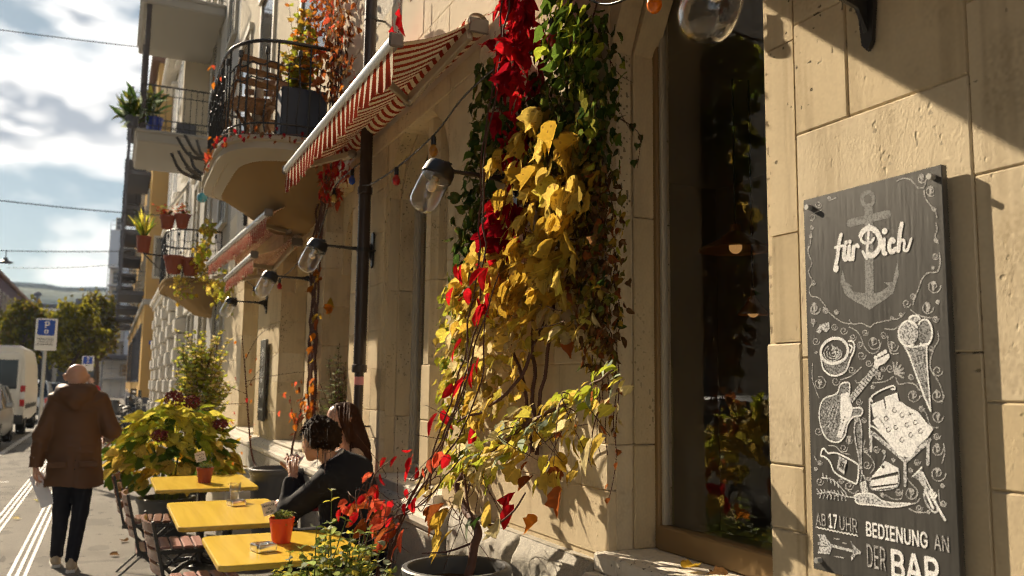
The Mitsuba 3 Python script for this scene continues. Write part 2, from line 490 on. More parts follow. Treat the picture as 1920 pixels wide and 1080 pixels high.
hx = np.linspace(-520, 620, 90)
hz = 87 + 18 * meshkit.fbm(np.stack([hx / 210, hx * 0, hx * 0], -1), 4, 3) + 8 * meshkit.fbm(np.stack([hx / 22, hx * 0 + 3, hx * 0], -1), 3, 8)
V, F = [], []
for r, (yy, k) in enumerate(((760, 0.0), (800, 0.45), (850, 0.8), (900, 1.0), (1000, 0.7))):
    V.append(np.stack([hx * (yy / 900), yy + 12 * meshkit.noise(np.stack([hx / 40, hx * 0 + r, hx * 0], -1)), hz * k - 6], -1))
n_ = len(hx)
for r in range(4):
    for i in range(n_ - 1):
        F.append([r * n_ + i, r * n_ + i + 1, (r + 1) * n_ + i + 1, (r + 1) * n_ + i])
plain('hill_forest', (0.065, 0.085, 0.05), 0.95, 0.1)
struct('hill', (np.vstack(V), np.array(F)), 'hill_forest', 60)
# ------------------------------------------------------------------ the café building: piers of stone blocks, windows, plinth, wall above
X0 = 1.75
CAFE = thing('cafe_building', 'sandstone building with tall shop windows, awnings and a bow balcony along the right side', 'building')
SILL_Z, HEAD_Z = 0.985, 3.357


STONES = ('sandstone', 'sandstone', 'sandstone_pale', 'sandstone_dark')


def block(y0, y1, z0, z1, xf=X0, depth=0.30, chamfer=False, name='stone_block', m='sandstone', jit=0.0):
    g_ = 0.0014
    y0, y1 = sorted((y0, y1))
    dx = RNG.uniform(-0.0015, 0.0015)
    put(CAFE, name, bbox(xf + dx, xf + depth, y0 + g_, y1 - g_, z0 + g_, z1 - g_, 0.003 + RNG.uniform(0, 0.002)), RNG.choice(STONES) if m == 'sandstone' else m)


def chamfer_block(y0, y1, z0, z1, side, c=0.035, stop=True):
    """a quoin whose street-side edge is cut off at 45 degrees; side -1: the low-y edge, 1: the high-y edge"""
    g_ = 0.0025
    a, b = y0 + g_, y1 - g_
    pts = [(X0, a), (X0, b), (X0 + 0.3, b), (X0 + 0.3, a)]
    if side > 0:
        pts = [(X0, a), (X0, b - c), (X0 + c, b), (X0 + 0.3, b), (X0 + 0.3, a)]
    else:
        pts = [(X0 + c, a), (X0, a + c), (X0, b), (X0 + 0.3, b), (X0 + 0.3, a)]
    v, f = prism(pts, z1 - z0 - 2 * g_)
    put(CAFE, 'stone_block', (np.asarray(v) + [0, 0, z0 + g_], f), RNG.choice(STONES))


# mortar core behind the blocks
for a, b in ((-3.0, 1.955), (2.865, 4.646), (5.95, 6.875), (7.875, 8.59), (10.1, 11.73), (13.26, 15.6)):
    put(CAFE, 'mortar_core', box(X0 + 0.006, X0 + 0.29, a, b, 0.9, 3.36), 'sandstone')

# right pier, by the chalkboard
block(1.275, 1.825, 0.95, 1.69); block(1.275, 1.825, 1.69, 2.33)
block(1.275, 1.63, 2.33, 2.9); block(1.63, 1.825, 2.33, 2.66); block(1.63, 1.825, 2.66, 2.9); block(1.275, 1.825, 2.9, HEAD_Z)
block(1.825, 1.965, 0.95, 1.21); block(1.825, 1.965, 1.21, 1.39); block(1.825, 1.965, 1.39, 1.735)
for z0, z1 in ((1.735, 2.05), (2.05, 2.62), (2.62, 2.95), (2.95, HEAD_Z)):
    chamfer_block(1.825, 1.965, z0, z1, 1, 0.03)
for z0, z1 in ((0.95, 1.39), (1.39, 1.58), (1.58, 2.09), (2.09, 2.5), (2.5, 2.9), (2.9, HEAD_Z)):
    block(0.55, 1.275, z0, z1); block(-0.6, 0.55, z0, z1); block(-3.0, -0.6, z0, z1)
# pier with the vines
for z0, z1, ys in ((0.96, 1.21, (2.855, 3.24, 4.1, 4.656)), (1.21, 1.385, (2.855, 3.06, 3.7, 4.656)), (1.385, 1.70, (2.855, 3.5, 4.2, 4.656)), (1.70, 2.33, (2.855, 3.3, 4.0, 4.656)), (2.33, 2.85, (2.855, 3.55, 4.656)), (2.85, HEAD_Z, (2.855, 3.3, 3.9, 4.656))):
    for a, b in zip(ys[:-1], ys[1:]):
        block(a, b, z0, z1)
# pier with the drainpipe
for z0, z1 in ((0.96, 1.22), (1.22, 1.42), (1.42, 1.72)):
    block(5.938, 6.2, z0, z1); block(6.2, 6.885, z0, z1)
for z0, z1 in ((1.72, 2.0), (2.0, 2.34), (2.34, 2.72), (2.72, 3.05), (3.05, HEAD_Z)):
    chamfer_block(5.938, 6.3, z0, z1, -1, 0.03); block(6.3, 6.885, z0, z1)
zc = (0.96, 1.28, 1.62, 1.96, 2.32, 2.68, 3.02, HEAD_Z)
for a, b in ((7.867, 8.6), (10.093, 11.742), (13.25, 15.6)):
    for z0, z1 in zip(zc[:-1], zc[1:]):
        block(a, b, z0, z1)
        # the deep jamb that looks back to the camera
        for q in (0, 1):
            g_ = 0.004
            xa = X0 + 0.30 + q * 0.34
            put(CAFE, 'jamb_stone', bbox(xa + g_, xa + 0.34 - g_, a + RNG.uniform(-0.002, 0.002), a + 0.25, z0 + g_ - 0.02 * q, z1 - g_ - 0.02 * q, 0.006), RNG.choice(STONES))
for a in (2.855 + 0, ):
    pass


def opening(y0, y1, head_drop=0.40, head_in=0.26, two=False):
    """window: sill, grooved jambs that are part of the reveal, cut-off head corners, frame, pane"""
    xf = 1.955
    # jamb mouldings on the far side (facing the camera) and the near side
    for s, yj in ((-1, y1), (1, y0)):
        for k, (xa, xb, d) in enumerate(((X0 + 0.035, X0 + 0.105, 0.004), (X0 + 0.112, xf + 0.02, 0.016))):
            for z0, z1 in ((SILL_Z + 0.003, 1.38), (1.384, 2.28), (2.284, HEAD_Z - head_drop)):
                put(CAFE, 'jamb_moulding', bbox(xa, xb, yj, yj + s * d, z0, z1, 0.004), RNG.choice(STONES))
    # cut-off head corners
    for s, yj in ((1, y0), (-1, y1)):
        for xa, xb, e in ((X0 + 0.012, X0 + 0.108, 0.0), (X0 + 0.115, xf + 0.02, 0.022)):
            pts = [(yj, HEAD_Z), (yj, HEAD_Z - head_drop - e), (yj + s * (head_in * 0.45 + e), HEAD_Z - head_drop * 0.42 - e), (yj + s * (head_in + e), HEAD_Z - 0.06 - e), (yj + s * (head_in + 0.1), HEAD_Z)]
            put(CAFE, 'head_haunch', prism(pts, xb - xa, lambda v, xa=xa: np.stack([v[:, 2] + xa, v[:, 0], v[:, 1]], 1)), 'sandstone')
    put(CAFE, 'window_sill', bbox(X0 - 0.055, xf + 0.02, y0 - 0.02, y1 + 0.02, SILL_Z - 0.07, SILL_Z, 0.008), 'pale_stone')


def window(y0, y1, z0, z1, fmat, x=1.955, w=0.04, bottom=0.09, arch=0.0):
    k = put(CAFE, 'window', cat([bbox(x, x + 0.05, y0, y0 + w, z0, z1), bbox(x, x + 0.05, y1 - w, y1, z0, z1), bbox(x - 0.012, x + 0.05, y0 + w, y1 - w, z0, z0 + bottom), bbox(x, x + 0.05, y0 + w, y1 - w, z1 - w, z1)]), fmat)
    put(k, 'inner_frame', cat([bbox(x + 0.012, x + 0.04, y0 + w, y0 + w + 0.018, z0 + bottom, z1 - w, 0.003), bbox(x + 0.012, x + 0.04, y1 - w - 0.018, y1 - w, z0 + bottom, z1 - w, 0.003)]), 'grey_frame')
    put(k, 'pane', (np.array([[x + 0.026, y0 + w, z0 + bottom], [x + 0.026, y1 - w, z0 + bottom], [x + 0.026, y1 - w, z1 - w], [x + 0.026, y0 + w, z1 - w]]), np.array([[0, 1, 2, 3]])), 'pane')
    return k


opening(1.965, 2.855)
window(1.965, 2.855, SILL_Z + 0.002, HEAD_Z - 0.002, 'copper_frame')
# double window: a stone mullion stands between two lights
opening(4.656, 5.938)
MY0, MY1 = 5.13, 5.30
for z0, z1 in ((SILL_Z + 0.003, 1.38), (1.384, 1.735)):
    put(CAFE, 'mullion', bbox(1.83, 2.02, MY0, MY1, z0, z1, 0.006), 'sandstone')
for z0, z1 in ((1.738, 2.28), (2.284, 3.0), (3.004, HEAD_Z - 0.002)):
    c_ = 0.04
    v, f = prism([(1.83, MY0 + c_), (1.83, MY1 - c_), (1.83 + c_, MY1), (2.02, MY1), (2.02, MY0), (1.83 + c_, MY0)], z1 - z0)
    put(CAFE, 'mullion', (np.asarray(v) + [0, 0, z0], f), 'sandstone')
for z0, z1 in ((SILL_Z + 0.003, 1.38), (1.384, 2.28), (2.284, 3.0)):
    put(CAFE, 'jamb_moulding', bbox(1.905, 1.955, MY0 - 0.010, MY0, z0, z1, 0.004), 'sandstone')
window(5.30, 5.938, SILL_Z + 0.002, HEAD_Z - 0.002, 'grey_frame', 1.965, 0.045, 0.07)
window(4.656, 5.13, SILL_Z + 0.002, HEAD_Z - 0.002, 'grey_frame', 1.965, 0.045, 0.07)

# rooms behind the windows
put(CAFE, 'room', cat([box(5.2, 5.3, -3, 6.6, 0, 3.6), box(2.06, 5.2, -3, 6.6, 0.2, 0.3), box(2.06, 5.2, 6.5, 6.6, 0.3, 3.6), box(2.06, 5.2, -3, -2.9, 0.3, 3.6)]), 'dark_room')
put(CAFE, 'room_ceiling', box(2.06, 5.2, -2.9, 6.5, 3.52, 3.6), 'dark_room')
put(CAFE, 'partition', cat([bbox(2.5, 2.56, 3.55, 4.6, 0.3, 1.75), bbox(3.2, 3.3, 4.6, 5.4, 0.3, 3.5)]), 'room_panel')

# lintel course of single stones, then the wall above
ys = [-3.0, -2.1, -1.2, -0.3, 0.5, 1.3, 1.965, 2.45, 2.93, 3.35, 3.78, 4.2, 4.65, 5.05, 5.5, 5.95, 6.4, 6.9, 7.4, 7.9, 8.6, 9.3, 10.1, 10.9, 11.7, 12.5, 13.3, 14.4, 15.6]
for a, b in zip(ys[:-1], ys[1:]):
    put(CAFE, 'lintel_stone', bbox(X0 - 0.004 + RNG.uniform(-0.002, 0.002), 2.06, a + 0.0015, b - 0.0015, HEAD_Z + 0.002, 3.475, 0.004), RNG.choice(STONES))
zb = [3.478, 3.95, 4.45, 4.95]
for k, (z0, z1) in enumerate(zip(zb[:-1], zb[1:])):
    yy = -3.0 + (0.3 if k % 2 else 0)
    e = [-3.0] + list(np.arange(-2.6 + 0.5 * (k % 2), 15.2, 1.05)) + [15.6]
    for a, b in zip(e[:-1], e[1:]):
        put(CAFE, 'wall_stone', bbox(X0 + 0.022 + RNG.uniform(-0.003, 0.003), 2.06, a + 0.0015, b - 0.0015, z0 + 0.0015, z1 - 0.0015, 0.004), 'pale_stone' if RNG.random() < 0.3 else 'render_wall')
put(CAFE, 'upper_wall', box(X0 + 0.02, 2.06, -3.0, 15.6, 4.952, 13.5), 'render_wall')
put(CAFE, 'back_wall', box(2.075, 2.5, 6.7, 15.6, 0.0, 13.5), 'sandstone')
put(CAFE, 'roof', cat([box(1.3, 2.5, -3.0, 15.6, 13.5, 13.7), box(2.5, 9, -3, 15.6, 13.3, 13.5), box(8.9, 9, -3, 15.6, 0, 13.3), box(2.5, 9, 15.5, 15.6, 0, 13.3), box(2.06, 9, -3.1, -3.0, 0, 13.3)]), 'render_wall')

# plinth: rough blocks, with a smooth moulded cap; under the vine pier the face is hewn
for a, b in ((-3.0, -1.2), (-1.2, 0.4), (0.4, 1.9), (1.9, 2.9)):
    put(CAFE, 'plinth_stone', bbox(1.66, 2.06, a + 0.003, b - 0.003, 0.0, 0.86, 0.012), 'granite')
rng = np.random.default_rng(3)
for a, b in ((2.9, 3.55), (3.55, 4.42), (4.42, 5.2), (5.2, 6.3), (6.3, 7.4), (7.4, 8.7), (8.7, 10.1), (10.1, 11.5), (11.5, 13.0), (13.0, 14.4), (14.4, 15.6)):
    if b < 4.5:
        nu, nv = 46, 40
        def hewn(u, v, a=a, b=b):
            y, z = a + 0.004 + u * (b - a - 0.008), v * 0.935
            e = np.minimum.reduce([u * 12, (1 - u) * 12, (1 - v) * 14, np.ones_like(u)])
            d = 0.035 * meshkit.fbm(np.stack([y * 13, z * 13, y * 0], -1), 4, 4) + 0.045 * meshkit.fbm(np.stack([y * 4, z * 5, y * 0 + 2], -1), 2, 9)
            return np.stack([1.715 - e * d * 1.25, y, z])
        put(CAFE, 'plinth_stone', grid_sheet(hewn, nu, nv), 'granite', True)
        put(CAFE, 'plinth_stone', box(1.716, 2.06, a + 0.004, b - 0.004, 0, 0.94), 'granite')
    else:
        put(CAFE, 'plinth_stone', bbox(1.645, 2.06, a + 0.003, b - 0.003, 0.0, 0.80, 0.014), 'granite')
for a, b in ((4.44, 5.3), (5.3, 6.2), (6.2, 7.4), (7.4, 8.7), (8.7, 10.1), (10.1, 11.5), (11.5, 13.0), (13.0, 14.4), (14.4, 15.6)):
    pts = [(1.70, 0.80), (1.64, 0.803), (1.628, 0.83), (1.632, 0.862), (1.66, 0.875), (1.672, 0.90), (1.69, 0.92), (1.745, 0.935), (2.06, 0.94), (2.06, 0.80)]
    put(CAFE, 'plinth_cap', prism(pts, b - a - 0.005, lambda v, a=a: np.stack([v[:, 0], v[:, 2] + a + 0.0025, v[:, 1]], 1)), 'pale_stone')
for a, b in ((1.95, 2.88), (0.6, 1.94), (-1.5, 0.59)):
    put(CAFE, 'plinth_cap', bbox(1.648, 2.06, a, b, 0.862, 0.913, 0.01), 'pale_stone')
# arched recess and door recess behind
for (a, b) in ((6.885, 7.867), (8.6, 10.093), (11.742, 13.25)):
    put(CAFE, 'recess_wall', cat([box(2.42, 2.5, a, b, 0.95, HEAD_Z), box(2.05, 2.45, a, b, HEAD_Z - 0.02, HEAD_Z + 0.05)]), 'sandstone')
    put(CAFE, 'recess_sill', bbox(X0 - 0.03, 2.44, a + 0.004, b - 0.004, 0.942, 0.965, 0.006), 'pale_stone')
    cx, hw = (a + b) / 2, (b - a) / 2
    arc = [(cx + (hw - 0.03) * math.cos(t), 2.62 + 0.62 * math.sin(t)) for t in np.linspace(0, PI, 17)]
    put(CAFE, 'arch', prism(Polygon([(a, HEAD_Z)] + [(a, 2.62)] + arc[::-1] + [(b, 2.62), (b, HEAD_Z)]), 0.24, lambda v: np.stack([v[:, 2] + X0 + 0.16, v[:, 0], v[:, 1]], 1)), 'sandstone')
put(CAFE, 'door', cat([bbox(2.30, 2.36, 8.7, 9.99, 0.97, 3.2), bbox(2.285, 2.3, 8.85, 9.85, 1.2, 1.9), bbox(2.285, 2.3, 8.85, 9.85, 2.0, 3.0)]), 'grey_frame')
put(CAFE, 'shop_window', cat([bbox(2.30, 2.36, 6.9, 6.98, 0.97, 3.3), bbox(2.30, 2.36, 7.78, 7.86, 0.97, 3.3), bbox(2.30, 2.36, 6.98, 7.78, 0.97, 1.08), box(2.33, 2.34, 6.98, 7.78, 1.08, 3.3)]), 'dark_pane')
# tall windows of the floor above, partly hidden by the balcony
for y0, y1 in ((8.2, 9.5), (11.6, 12.7), (2.2, 3.2), (4.8, 5.8), (13.9, 14.9)):
    for zz in (4.98, 8.6):
        k = put(CAFE, 'window', cat([bbox(X0 - 0.02, X0 + 0.03, y0 - 0.1, y0, zz, zz + 2.3), bbox(X0 - 0.02, X0 + 0.03, y1, y1 + 0.1, zz, zz + 2.3), bbox(X0 - 0.05, X0 + 0.03, y0 - 0.15, y1 + 0.15, zz + 2.3, zz + 2.42)]), 'grey_frame')
        put(k, 'pane', box(X0 + 0.004, X0 + 0.012, y0, y1, zz, zz + 2.3), 'dark_pane')
# the pale stone ledge along the foot of the wall
LEDGE = thing('stone_ledge', 'long low ledge of pale stone slabs at the foot of the wall behind the tables', 'ledge')
for a, b in ((8.9, 10.2), (10.2, 11.5), (11.5, 12.8), (12.8, 14.1), (14.1, 15.5)):
    put(LEDGE, 'slab', bbox(1.12, 1.642, a + 0.003, b - 0.003, 0.0, 0.54, 0.015), 'pale_stone')
# ------------------------------------------------------------------ balcony of the café building, drainpipe, awnings, lamps, bulbs
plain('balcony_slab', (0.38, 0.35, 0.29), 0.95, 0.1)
plain('soffit_shade_ochre', (0.25, 0.165, 0.075), 0.95, 0.1)  # ochre darker than the slab, standing in for the shade underneath
BAL = nm(CAFE + '__balcony')
by0, by1, bx = 7.5, 10.1, 0.78


def bow(t):
    """plan of the balcony's edge from the near wall end to the far wall end, 0..1"""
    pts = np.array([[X0 + 0.02, by0 + 0.02], [1.45, by0], [1.15, by0 + 0.02], [0.92, by0 + 0.16], [bx, by0 + 0.5], [bx - 0.02, 8.8], [bx, by1 - 0.4], [0.9, by1 - 0.12], [1.15, by1], [X0 + 0.02, by1]])
    p = smooth_path(pts, 8)
    s = np.concatenate([[0], np.cumsum(np.linalg.norm(np.diff(p, axis=0), axis=1))])
    s /= s[-1]
    return np.stack([np.interp(t, s, p[:, 0]), np.interp(t, s, p[:, 1])], -1)


tt = np.linspace(0, 1, 60)
E_ = bow(tt)
cen = np.array([X0 + 0.02, 8.8])
rings = []
for s_, z in ((0.0, 3.80), (0.97, 3.80), (1.0, 3.785), (1.0, 3.74), (0.975, 3.725), (0.975, 3.665), (0.90, 3.63), (0.885, 3.645), (0.80, 3.60), (0.62, 3.47), (0.45, 3.33), (0.30, 3.22), (0.0, 3.16)):
    q = cen + (E_ - cen) * [s_, 0.25 + 0.75 * s_ if s_ < 0.9 else s_]
    rings.append(np.column_stack([np.minimum(q[:, 0], X0 + 0.02), q[:, 1], np.full(len(q), z)]))
R_ = np.array(rings)
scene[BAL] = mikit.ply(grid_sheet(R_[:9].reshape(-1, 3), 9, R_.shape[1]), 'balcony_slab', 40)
put(BAL, 'soffit', grid_sheet(R_[8:].reshape(-1, 3), R_.shape[0] - 8, R_.shape[1]), 'soffit_shade_ochre', 40)


def rail(parent, plan, z0, h, nbars, m='black_iron', tops=True, waves=True):
    """wrought-iron balustrade on a plan path: each upright a bar, wavy horizontals"""
    t = np.linspace(0, 1, 70)
    P = plan(t)
    for z, r in ((z0 + h, 0.017), (z0 + 0.10, 0.009)):
        put(parent, 'rail', tube(np.column_stack([P, np.full(len(P), z)]), r, 6), m, True)
    if waves:
        for z in (z0 + h * 0.76, z0 + h * 0.60):
            put(parent, 'rail', tube(np.column_stack([P, z + 0.022 * np.sin(t * nbars / 2 * 2 * PI)]), 0.007, 5), m, True)
    for i in range(nbars + 1):
        u = i / nbars
        p = plan(np.array([u]))[0]
        if i % 3 == 0 or not waves:
            put(parent, 'bar', tube([[*p, z0], [*p, z0 + h]], 0.010, 5), m, True)
        elif i % 3 == 1:
            zz = np.linspace(z0 + 0.02, z0 + h * 0.88, 14)
            w = 0.018 * np.sin(np.linspace(0, 2.5 * PI, 14)) * np.linspace(1, 0.1, 14)
            d = plan(np.array([min(1, u + 0.01)]))[0] - plan(np.array([max(0, u - 0.01)]))[0]
            d = d / (np.linalg.norm(d) + 1e-9)
            put(parent, 'bar', cat([tube(np.column_stack([p[0] + w * d[0], p[1] + w * d[1], zz]), 0.007, 5), bbox(p[0] - 0.02, p[0] + 0.02, p[1] - 0.02, p[1] + 0.02, z0 + h * 0.86, z0 + h * 0.93)]), m, True)
        else:
            put(parent, 'bar', tube([[*p, z0], [*p, z0 + h * 0.76]], 0.006, 5), m, True)


rail(BAL, lambda t: (lambda q: cen + (q - cen) * [0.955, 0.955])(bow(t)), 3.80, 0.86, 42)

# the drainpipe, a thing of its own
DP = thing('drainpipe', 'dark brown drainpipe running down the sandstone pier beside the striped awning', 'drainpipe')
put(DP, 'pipe', cat([tube([[1.655, 6.17, 1.72], [1.655, 6.17, 12.6]], 0.046, 14), tube([[1.655, 6.17, 0.92], [1.655, 6.17, 1.75]], 0.034, 14)]), 'brown_pipe', True)
for z in (1.72, 3.05, 5.2, 7.4, 9.6):
    put(DP, 'collar', move(lathe([(0.046, -0.03), (0.056, -0.026), (0.056, 0.026), (0.046, 0.03)], 14), (1.655, 6.17, z)), 'brown_pipe', 40)
for z in (1.3, 2.6, 4.4, 6.3):
    put(DP, 'clamp', cat([bar((1.70, 6.17, z), (1.78, 6.17, z), 0.02, 0.012), move(lathe([(0.047, -0.014), (0.051, -0.014), (0.051, 0.014), (0.047, 0.014)], 14), (1.655, 6.17, z))]), 'black_iron')
plain('pink_paper', (0.62, 0.28, 0.30), 0.7, 0.2)
put(DP, 'sticker', move(lathe([(0.0355, -0.03), (0.0355, 0.03)], 14), (1.655, 6.17, 1.63)), 'pink_paper', True)

# ---------------------------------------------------------------- awnings
plain('arm_beige', (0.36, 0.31, 0.23), 0.4, 0.5)
def stripes(period, red, white, ph=0.0):
    def f(p, n, uv):
        s = p.y / period + ph
        a = s - dr.floor(s)
        m = smoothstep(0.0, 0.02, a) * (1 - smoothstep(0.48, 0.50, a))
        w = noise(p.x * 400, p.y * 400, p.z * 400)
        return mix(white, red, m) * (0.93 + 0.12 * w)
    return f


mat('awning_cloth', {'type': 'principledthin', 'base_color': proc(stripes(0.118, (0.30, 0.042, 0.02), (0.70, 0.62, 0.48))), 'roughness': 0.8, 'diff_trans': 0.05, 'eta': 1.3})
mat('awning_valance', {'type': 'principledthin', 'base_color': proc(stripes(0.118, (0.30, 0.042, 0.02), (0.70, 0.62, 0.48))), 'roughness': 0.8, 'diff_trans': 0.35, 'eta': 1.3})


def awning(label, y0, y1, xw, zw, xf, zf, drop=0.19, group='striped awnings', lift=0.0):
    k = thing('awning', label, 'awning', group)
    L = y1 - y0
    n = int(L / 0.059)
    def cloth(u, v):
        y = y0 + u * L
        return np.stack([xw + (xf - xw) * v, y, zw + (zf + lift * u - zw) * v - 0.035 * np.sin(PI * v) + 0.006 * np.sin(y * 9) * np.sin(PI * v)])
    put(k, 'cloth', grid_sheet(cloth, n + 1, 10), 'awning_cloth', True)
    def val(u, v):
        y = y0 + u * L
        sc = 0.74 + 0.26 * np.abs(np.sin(PI * (y - y0) / 0.295)) ** 0.6
        x = xf - 0.012 + 0.007 * np.sin(2 * PI * y / 0.118 + 1.2) * v + 0.012 * np.sin(y * 5.1) * v
        return np.stack([x, y, zf + lift * u - 0.02 - drop * v * sc])
    put(k, 'valance', grid_sheet(val, n * 4 + 1, 7), 'awning_valance', True)
    put(k, 'front_bar', tube([[xf - 0.005, y0 - 0.015, zf + 0.005], [xf - 0.005, y1 + 0.015, zf + lift + 0.005]], 0.034, 12), 'grey_metal', 50)
    for yy, dz in ((y0 - 0.02, 0), (y1 + 0.02, lift)):
        put(k, 'end_cap', bbox(xf - 0.042, xf + 0.036, yy - 0.010, yy + 0.010, zf + dz - 0.034, zf + dz + 0.042, 0.012), 'dark_metal')
    put(k, 'roller', tube([[xw - 0.055, y0 + 0.03, zw - 0.068], [xw - 0.055, y1 - 0.03, zw - 0.068]], 0.062, 18), 'awning_cloth', True)
    for yy in (y0 + 0.012, y1 - 0.012):
        put(k, 'bracket', bbox(xw - 0.115, xw, yy - 0.008, yy + 0.008, zw - 0.130, zw - 0.045, 0.01), 'dark_metal')
    # the folding arms: shoulder at the wall end, elbow, forearm to the front bar
    for yy, s in ((y0, 1), (y1, -1)):
        a = np.array([xw - 0.10, yy + s * 0.03, zw - 0.135])
        m = np.array([xf + 0.33, yy + s * 0.80, zf - 0.015])
        b = np.array([xf + 0.02, yy + s * 0.34, zf - 0.055])
        arm = put(k, 'arm', bar(a, m, 0.032, 0.062), 'arm_beige')
        put(arm, 'forearm', bar(m, b, 0.026, 0.046), 'arm_beige')
        put(arm, 'elbow', sphere(m, 0.034, 8), 'dark_metal', True)
    return k


awning('red and cream striped awning above the vine, nearest one wholly in view', 4.062, 6.99, 1.745, 3.618, 1.223, 3.345)
awning('red and cream striped awning below the bow balcony, second from the vine', 8.18, 13.6, 1.745, 3.56, 1.27, 3.205, lift=0.20)
awning('small striped awning half hidden behind the second one, farthest along the wall', 8.9, 11.2, 1.745, 3.16, 1.26, 2.90, 0.16)
awning('striped awning over the tall window that throws its shade on the chalkboard wall', -1.6, 2.90, 1.745, 3.618, 0.93, 3.205)

# ---------------------------------------------------------------- jar lamps on wall brackets
mat('jar_glass', {'type': 'dielectric', 'int_ior': 1.5})


def jar_lamp(label, y, xl, z=2.615, tilt=26):
    k = thing('wall_lamp', label, 'wall lamp', 'glass jar lamps on wall brackets')
    put(k, 'plate', cat([prism([(-0.028, 0.13), (0.028, 0.13), (0.034, 0.06), (0.016, -0.12), (0.0, -0.14), (-0.016, -0.12), (-0.034, 0.06)], 0.014, lambda v: np.stack([X0 - 0.018 + v[:, 2], v[:, 0] + y, v[:, 1] + z], 1)),
                         prism([(X0 - 0.008, z - 0.11), (X0 - 0.008, z + 0.05), (X0 - 0.14, z + 0.005), (X0 - 0.14, z - 0.01), (X0 - 0.05, z - 0.03)], 0.012, lambda v: np.stack([v[:, 0], v[:, 2] + y - 0.006, v[:, 1]], 1))]), 'black_iron')
    j = np.array([xl + 0.085, y, z + 0.005])
    put(k, 'arm', cat([tube([[X0 - 0.02, y, z], [X0 - 0.16, y, z], [xl + 0.16, y, z + 0.003], j], [0.014, 0.014, 0.010, 0.010], 8), sphere(j, 0.024, 8), tube([j + [0, 0, -0.01], j + [-0.01, 0, 0.04]], 0.012, 8), bar(j + [0.012, -0.008, 0.03], j + [-0.05, 0, 0.045], 0.01)]), 'black_iron', 40)
    # the cap's axis leans outward: the jar hangs down and away from the wall, a little towards the street's end
    a = math.radians(tilt)
    ax = np.array([-math.sin(a), 0.0, -math.cos(a)])
    c0 = j + np.array([-0.045, 0.0, -0.002])
    t, u, w = frame(ax, (0, 1, 0))
    M = np.stack([u, w, t], 1)
    put(k, 'cap', move(lathe([(0.0, -0.035), (0.045, -0.034), (0.066, -0.022), (0.074, 0.0), (0.076, 0.040), (0.070, 0.046), (0.0, 0.046)], 28), c0, M=M), 'black_iron', 40)
    g = [(0.0685, 0.047), (0.071, 0.06), (0.070, 0.075), (0.070, 0.155), (0.066, 0.185), (0.054, 0.208), (0.034, 0.221), (0.014, 0.225), (0.0004, 0.2255)]
    th = 0.0042
    gi = [(0.0004, 0.2255 - th), (0.013, 0.2245 - th), (0.032, 0.216), (0.050, 0.203), (0.0615, 0.182), (0.070 - th, 0.153), (0.070 - th, 0.075), (0.071 - th, 0.06), (0.0685 - th, 0.047), (0.0685, 0.047)]
    v, f = lathe(g + gi, 36)
    v = np.asarray(v)
    wob = 0.0007 * (meshkit.noise(v * 60, 3) - 0.5)
    v = v + wob[:, None] * np.column_stack([v[:, :2] / (np.linalg.norm(v[:, :2], axis=1, keepdims=True) + 1e-6), np.zeros(len(v))])
    put(k, 'glass_jar', move((v, f), c0, M=M), 'jar_glass', 60)
    b = put(k, 'bulb', move(lathe([(0.0003, 0.118), (0.014, 0.115), (0.024, 0.102), (0.026, 0.09), (0.018, 0.072), (0.0135, 0.062), (0.0135, 0.056)], 16), c0, M=M), 'bulb_white', True)
    put(b, 'socket', move(lathe([(0.0, 0.062), (0.017, 0.062), (0.019, 0.045), (0.0, 0.045)], 14), c0, M=M), 'bulb_socket', 40)


plain('bulb_white', (0.72, 0.62, 0.46), 0.25, 0.5)
plain('bulb_socket', (0.50, 0.40, 0.22), 0.35, 0.5, 0.4)
jar_lamp('glass jar lamp on a black arm in front of the red creeper', 3.68, 1.30, 2.60)
jar_lamp('glass jar lamp whose black arm crosses the brown drainpipe', 6.22, 1.29)
jar_lamp('glass jar lamp just left of the one at the drainpipe', 8.25, 1.285)
jar_lamp('smallest glass jar lamp, the last one along the wall', 11.05, 1.28)
jar_lamp('large glass jar lamp hanging before the tall window by the chalkboard wall', 1.545, 1.24, 2.62, 22)

# ---------------------------------------------------------------- strings of coloured bulbs
BC = dict(red=(0.40, 0.012, 0.012), orange=(0.72, 0.17, 0.008), amber=(0.42, 0.18, 0.02), blue=(0.02, 0.07, 0.45), yellow=(0.60, 0.50, 0.16), white=(0.7, 0.66, 0.55), green=(0.03, 0.2, 0.08), teal=(0.05, 0.25, 0.32))
for c_, v_ in BC.items():
    plain('bulb_' + c_ + '_paint', v_, 0.14, 0.6)


def light_string(label, pts, bulbs):
    k = thing('light_string', label, 'string lights', 'strings of coloured party bulbs')
    put(k, 'cable', tube(smooth_path(pts, 8), 0.0055, 6), 'black_iron', True)
    for p, c, tilt in bulbs:
        b = put(k, 'bulb', move(lathe([(0.0003, -0.118), (0.012, -0.116), (0.022, -0.105), (0.0265, -0.09), (0.024, -0.072), (0.015, -0.055), (0.0125, -0.048)], 16), p, M=np.array([[1, 0, tilt], [0, 1, 0], [0, 0, 1]])), 'bulb_' + c + '_paint', True)
        put(b, 'socket', move(lathe([(0.0, 0.004), (0.012, 0.004), (0.0155, -0.004), (0.0155, -0.048), (0.0, -0.05)], 12), p, M=np.array([[1, 0, tilt], [0, 1, 0], [0, 0, 1]])), 'black_iron', 40)
    return k


